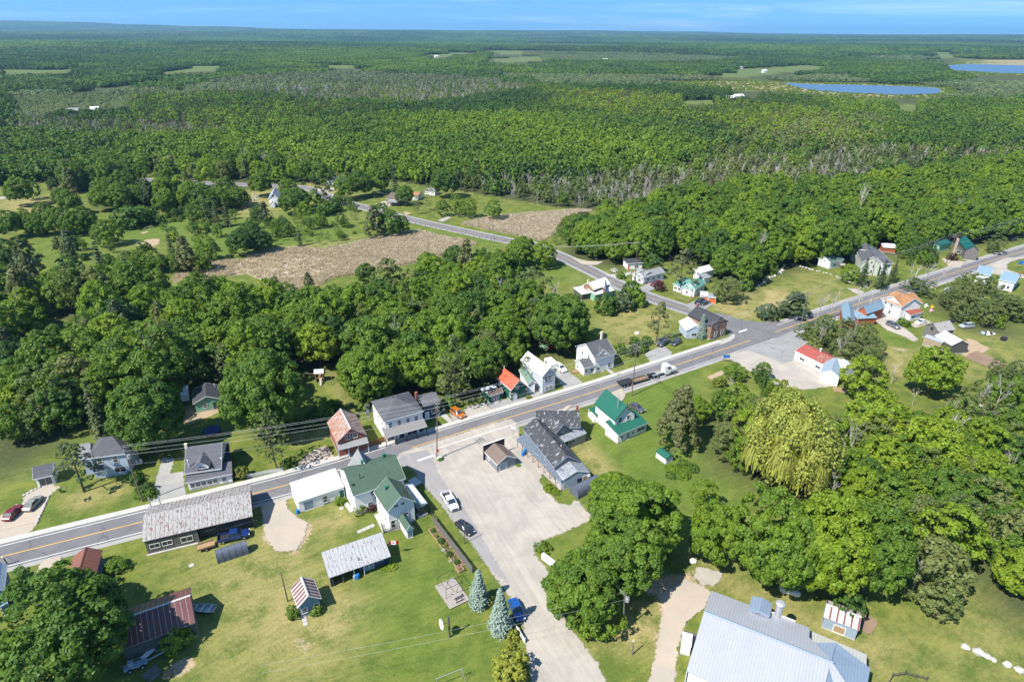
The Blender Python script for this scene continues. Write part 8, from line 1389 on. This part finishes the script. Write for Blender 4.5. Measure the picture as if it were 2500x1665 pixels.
def scatter(name, protos, P, Z, S, SZ, Rz, Ti, Ix, label, cat=None, kind='stuff', sub=None, parent=None):
    me = bpy.data.meshes.new(name); me.vertices.add(len(P)); me.vertices.foreach_set('co', np.column_stack([P, Z]).astype(np.float32).ravel())
    for k_, a in (('s', S), ('sz', SZ), ('rz', Rz), ('tint', Ti)): at_ = me.attributes.new(k_, 'FLOAT', 'POINT'); at_.data.foreach_set('value', np.asarray(a, np.float32))
    at_ = me.attributes.new('ix', 'INT', 'POINT'); at_.data.foreach_set('value', np.asarray(Ix, np.int32))
    ob = inst(name, me, parent); colp = bpy.data.collections.new(name + '_sources')
    for i, m_ in enumerate(protos):
        po = bpy.data.objects.new('%03d_source' % i, m_); colp.objects.link(po)
    ng = bpy.data.node_groups.new(name, 'GeometryNodeTree'); ng.interface.new_socket('Geometry', in_out='INPUT', socket_type='NodeSocketGeometry'); ng.interface.new_socket('Geometry', in_out='OUTPUT', socket_type='NodeSocketGeometry')
    q = G(ng); gi = q.n('NodeGroupInput'); go = q.n('NodeGroupOutput')
    na = lambda nme, tp='FLOAT': q.n('GeometryNodeInputNamedAttribute', {'Name': nme}, data_type=tp).outputs['Attribute']
    ci = q.n('GeometryNodeCollectionInfo', {'Collection': colp, 'Separate Children': True, 'Reset Children': True})
    m2p = q.n('GeometryNodeMeshToPoints', {'Mesh': gi.outputs[0]})
    sc3 = q.n('ShaderNodeCombineXYZ', {0: na('s'), 1: na('s'), 2: na('sz')}).outputs[0]; r3 = q.n('ShaderNodeCombineXYZ', {2: na('rz')}).outputs[0]
    ip = q.n('GeometryNodeInstanceOnPoints', {'Points': m2p.outputs[0], 'Instance': ci.outputs[0], 'Pick Instance': True, 'Instance Index': na('ix', 'INT'), 'Rotation': r3, 'Scale': sc3})
    ng.links.new(ip.outputs[0], go.inputs[0]); md = ob.modifiers.new('scatter', 'NODES'); md.node_group = ng
    tag(ob, label, cat, kind=kind); return ob
RG2 = np.random.default_rng(77)
def inview(P, z=0, m=60):
    P3 = np.column_stack([P, np.full(len(P), z)]); v = P3 - [0, 0, CAM_H]; c = v @ fwd; X = 1250 + FPX * (v @ RT) / c; Y = 832.5 - FPX * (v @ UP) / c; return (c > 1) & (X > -m) & (X < 2500 + m) & (Y < 1665 + m + 120)
def grid(R0, R1, sp, rng, jit=.38):
    xs = np.arange(-R1 * .95, R1 * .95, sp); ys = np.arange(0, R1, sp * .9); X, Y = np.meshgrid(xs, ys); P = np.stack([X.ravel(), Y.ravel()], 1); d = np.hypot(P[:, 0], P[:, 1]); P = P[(d > R0) & (d < R1)]
    P = P[inview(P, 8, 90)]; return P + rng.uniform(-sp * jit, sp * jit, P.shape)
P = grid(150, 1150, 6.1, RG2); P = P[sdist(P, vill) < 0] if True else P
keep = np.ones(len(P), bool)
for Q in CLEAR + FCLEAR + [MARSH1, MARSH2]: keep &= sdist(P, Q) < 2.5
P = P[keep]; P = P[free(P, .55)]; P = P[occ_ok(P, BRN, 9)]
ok = np.ones(len(P), bool)
for x, y in [tuple(g(c, x, y)[:2]) for c, x, y, *_ in FARM]: ok &= ~((np.abs(P[:, 0] - x - 8) < 22) & (P[:, 1] - y > -60) & (P[:, 1] - y < 25))
P = P[ok]
reg = np.full(len(P), -1)
for i, (Q, kd, ti) in enumerate(REG): reg[(sdist(P, Q) + RG2.normal(size=len(P)) * 7 > 0) & (reg < 0)] = i
protos = list(SM.values()); keys = list(SM.keys()); ix0 = {k_: min(i for i, kk in enumerate(keys) if kk[0] == k_) for k_ in {kk[0] for kk in keys}}; nk = {k_: sum(kk[0] == k_ for kk in keys) for k_ in ix0}
Ix, S, SZ, Ti = [], [], [], []
TI0 = {'dead': .35, 'swampmix': .55, 'conif': .3, 'pale': .5, 'brown': .6, 'cedars': .9, 'hard': .5, None: .24}
for i, p in enumerate(P):
    kd = REG[reg[i]][1] if reg[i] >= 0 else None; ks, ws = zip(*KM[kd]); k_ = ks[np.searchsorted(np.cumsum(ws), RG2.random() * .999)]
    if k_ == 'round_s' and kd == 'pale': k_ = 'pale_s'
    if k_ == 'round_s' and kd in ('brown', 'swampmix', 'dead', 'cedars') and RG2.random() < .75: k_ = 'brown_s'
    s = RG2.uniform(.68, 1.1) * (.8 if kd in ('dead', 'swampmix', 'pale') else 1.0); Ix.append(ix0[k_] + int(RG2.integers(nk[k_]))); S.append(s); SZ.append(s * RG2.uniform(.85, 1.15) * (.75 if kd == 'pale' else 1)); 
    b_ = (REG[reg[i]][2] if reg[i] >= 0 else .24) + .13 * math.sin(p[0] / 47 + 2 * math.sin(p[1] / 83)); Ti.append(np.clip(b_ + RG2.normal() * .10, 0, 1))
FORX = (P, Ix, S, SZ, Ti)
PR['willow', 0] = (_mw(), PR['willow', 0][1])
# ---- which trees become things of their own: the ~290 showing largest
ALL = [a + ['named'] if len(a) == 8 else a for a in TREES] + FILL
def app(a):
    d = math.hypot(a[0], a[1], CAM_H); return HT[a[2]][0] * a[3] / d
lim = [a for a in ALL if a[6] or inview(np.array([[a[0], a[1]]]), 5, 20)[0]]
named = [a for a in lim if a[6]]; rest = sorted([a for a in lim if not a[6]], key=app, reverse=True)
NIND = 292 - len(named); indiv = named + rest[:NIND]; small = rest[NIND:]
ZONE = [(lambda x, y: x > 20 and y < 135, 'in the woods right of the weeping willow'), (lambda x, y: x > 60, 'in the woods at the upper right edge of the village'), (lambda x, y: x < -40 and y < 150, 'in the shady wood at the far left'), (lambda x, y: y < 235 and x < 60, 'in the dense wood between the road and the cattail marsh'), (lambda x, y: True, 'on the rough meadow beyond the cattail marsh')]
LBL = {'bigspruce': 'spruce', 'maple': 'maple', 'maple_big': 'maple', 'light': 'ash tree', 'olive': 'olive leaved poplar', 'cedar': 'brownish cedar', 'spruce': 'pointed spruce', 'pine': 'open pine', 'bare': 'leafless tree', 'thin': 'thin leaved sapling', 'bush': 'bush', 'hedge': 'low shrub mound', 'gold': 'yellow green shrub', 'purple': 'purple shrub', 'blossom': 'flowering shrub', 'bluespruce': 'bluish spruce'}
LM = [(o.location.x, o.location.y, o.name.replace('_', ' ')) for o in HOUSES if not o.name.startswith('distant')] + [(*g('k', 340, 1150, 5)[:2], 'weeping willow'), (*g('l', 455, 430)[:2], 'branch road bend'), (*g('n', 900, 750)[:2], 'cattail marsh'), (*g('o', 1150, 700)[:2], 'riding ring of bare soil'), (*g('h', 2170, 540)[:2], 'egg shaped maple')]
LM = [(x, y, n.replace('tarp shelter', 'fabric shelter'), *proj((x, y, 2))) for x, y, n in LM]
USED = {}
def uniq(x, y, kind, s, ti):
    lb = autolabel(x, y, kind, s, ti)
    if lb in USED:
        sx, sy = proj((x, y, 4)); ms = sorted(LM, key=lambda m: math.hypot((m[3] - sx), (m[4] - sy) * 1.3)); tone = 'dark' if ti < .3 else 'mid green' if ti < .5 else 'bright'
        for m in ms[1:5]:
            for f in ('{t} {k} between the {a} and the {b}', '{t} {k} nearest a line from the {b} to the {a}'):
                l2 = f.format(t=tone, k=LBL[kind], a=ms[0][2], b=m[2])
                if l2 not in USED and len(l2.split()) <= 16: USED[l2] = 1; return l2
    USED[lb] = 1; return lb
def autolabel(x, y, kind, s, ti):
    sx, sy = proj((x, y, 4)); best = min(LM, key=lambda m: math.hypot((m[3] - sx), (m[4] - sy) * 1.3)); dx, dy = sx - best[3], sy - best[4]; d = math.hypot(dx, dy)
    rel = ('to the right of' if dx > 0 else 'to the left of') if abs(dx) > abs(dy) * 1.4 else ('behind' if dy < 0 else 'in front of')
    near = 'close ' if d < 70 else 'well ' if d > 190 else ''
    tone = 'dark' if ti < .3 else 'mid green' if ti < .5 else 'bright'; size = 'small' if s < .85 else 'tall' if s > 1.12 else 'middling'
    lb = f"{size} {tone} {LBL[kind]} {near}{rel} the {best[2]}"; 
    return lb
rr = random.Random(5)
for a in indiv:
    x, y, kind, s, sz, ti, lb, gp = a[:8]; i = rr.randrange(NV[kind]); cm, tm = PR[kind, i]
    if lb is None:
        zn = next(z for f, z in ZONE if f(x, y)); lb = uniq(x, y, kind, s, ti); gp = gp or LBL[kind].split()[-1] + 's ' + zn
    nm = TN[kind]
    if tm is None: o = inst(nm, cm); 
    else:
        o = empty(nm); c_ = inst('crown', cm, o); c_['tint'] = float(ti); inst('trunk', tm, o)
    o.location = (x, y, 0); o.rotation_euler = (0, 0, rr.uniform(0, 6.28)); o.scale = (s, s, sz); o['tint'] = float(ti)
    tag(o, lb, 'bush' if kind in ('bush', 'hedge', 'gold', 'purple', 'blossom') else 'tree', gp)
# the remaining trees of the near woods, and everything beyond
pk = [k_ for k_ in PR]; pm = [PR[k_][0] for k_ in pk]
if small:
    A = np.array([(a[0], a[1]) for a in small]); ixs = [pk.index((a[2], rr.randrange(NV[a[2]]))) for a in small]
    scatter('woodland', pm, A, np.zeros(len(A)), [a[3] for a in small], [a[4] for a in small], RG2.uniform(0, 6.28, len(A)), [a[5] for a in small], ixs, 'leafy trees filling the woods behind the village beyond the nearest ones', 'woodland')
P, Ix, S, SZ, Ti = FORX
scatter('forest', protos, P, hz(P[:, 0], P[:, 1]), S, SZ, RG2.uniform(0, 6.28, len(P)), Ti, Ix, 'mixed green forest with grey dead patches stretching beyond the road and marshes', 'forest')
print('forest trees', len(P), 'indiv', len(indiv), 'small', len(small))
def patches(name, R0, R1, k, zk, label):
    sp = PATCH * k * .98; P = grid(R0, R1, sp, RG2, .06)
    keep = np.ones(len(P), bool)
    for Q in [LAKE1, LAKE2] + MARSHF + FCLEAR: keep &= sdist(P, Q) < -sp * .3
    P = P[keep]; n = len(P); nz_ = np.sin(P[:, 0] / 310) + np.sin(P[:, 1] / 420 + P[:, 0] / 700) + RG2.normal(size=n) * .5
    Ix = np.clip(np.round(nz_ * .8 + 1.1), 0, 3).astype(int)
    for Q, kd, ti in REG:
        if kd in ('pale', 'dead'): Ix[sdist(P, Q) > 0] = 4 if kd == 'pale' else 5
    Ix[(np.sin(P[:, 0] / 900 + 1) + np.sin(P[:, 1] / 330) + .5 * np.sin(P[:, 0] / 210) > 1.55) & (Ix < 4)] = 4
    Ti = np.clip(.20 + nz_ * -.09 + RG2.normal(size=n) * .09, 0, 1); rz = RG2.integers(0, 4, n) * math.pi / 2
    scatter(name, PT, P, hz(P[:, 0], P[:, 1]) - 1, np.full(n, k), np.full(n, zk), rz, Ti, Ix, label, 'forest'); print(name, n)
patches('far_forest', 1150, 2900, 1.0, 1.0, 'far green forest around the lakes and distant fields')
patches('farther_forest', 2850, 7500, 2.2, 1.35, 'hazy forest beyond the lakes reaching towards the skyline')
patches('skyline_forest', 7400, 17000, 5.0, 1.9, 'blue hazed forest and hills along the skyline')
# ---- cattails on the marshes
def tuft(seed):
    rng = np.random.default_rng(seed); n = 16; C = np.column_stack([rng.normal(size=(n, 2)) * .42, np.full(n, .55)]); N_ = rng.normal(size=(n, 3)); N_[:, 2] *= .25; N_ /= np.linalg.norm(N_, axis=1)[:, None]
    V = []; 
    for i in range(n):
        c = C[i]; h = rng.uniform(.7, 1.2); w_ = rng.uniform(.07, .13); a = rng.random() * 6.28; dx, dy = math.cos(a) * w_, math.sin(a) * w_; lx, ly = rng.normal(size=2) * .38
        V += [(c[0] - dx, c[1] - dy, 0), (c[0] + dx, c[1] + dy, 0), (c[0] + dx * .6 + lx, c[1] + dy * .6 + ly, h), (c[0] - dx * .6 + lx, c[1] - dy * .6 + ly, h)]
    return npmesh('tuft', np.array(V), np.arange(4 * n).reshape(n, 4), CATT, {'clump': np.full(4 * n, rng.random())})
CATT = leafmat('cattail_straw', [(0, (.34, .29, .24)), (.5, (.42, .36, .30)), (1, (.49, .425, .35))], 1.3, .4, .35)
TF = [tuft(i) for i in range(4)]
for k, (Q, n_) in enumerate(((MARSH1, 24000), (MARSH2, 12000))):
    lo, hi = Q.min(0), Q.max(0); P = RG2.uniform(lo, hi, (n_ * 3, 2)); P = P[sdist(P, Q) > .5][:n_]; n = len(P)
    pool = g('n', 330, 900)[:2]; e = ((P[:, 0] - pool[0]) / 22) ** 2 + ((P[:, 1] - pool[1]) / 16) ** 2; P = P[(e > 1) | (RG2.random(n) < .15)]; n = len(P)
    scatter('cattails', TF, P, np.zeros(n), RG2.uniform(.6, 1.0, n), RG2.uniform(.5, 1.05, n), RG2.uniform(0, 6.28, n), RG2.random(n), RG2.integers(0, 4, n), 'dry pinkish tan cattails filling the marsh ' + ('before the branch road' if k == 0 else 'behind the branch road'), 'reeds')
# low scrub on the far marsh rims and rough weeds
P = np.vstack([poisson(Q, 7.5, RG2) for Q in MARSHF[:2]]); P = P[(sdist(P, LAKE1) < -4) & (sdist(P, LAKE2) < -4)]; P = P[RG2.random(len(P)) < .6]; n = len(P)
scatter('marsh_scrub', [PR['bush', i][0] for i in range(3)], P, np.zeros(n), RG2.uniform(.8, 1.8, n), RG2.uniform(.5, .9, n), RG2.uniform(0, 6.28, n), RG2.uniform(.5, .9, n), RG2.integers(0, 3, n), 'low pale scrub on the marsh around the distant lakes', 'scrub')
# ---------------------------------------------------------------- air
HZ_TOP = 250.0
hb_ = MB().box(-18000, -400, -1.2, 18000, 22500, HZ_TOP)
hm = bpy.data.materials.new('haze_air'); hm.use_nodes = True; nt = hm.node_tree
for n in list(nt.nodes): nt.nodes.remove(n)
vp = nt.nodes.new('ShaderNodeVolumePrincipled'); vp.inputs['Color'].default_value = (.36, .68, 1.0, 1); vp.inputs['Density'].default_value = 5.8e-5; vp.inputs['Anisotropy'].default_value = .2
mo = nt.nodes.new('ShaderNodeOutputMaterial'); nt.links.new(vp.outputs[0], mo.inputs['Volume'])
tag(hb_.obj('haze', hm), 'thin blue haze in the air', kind='stuff')
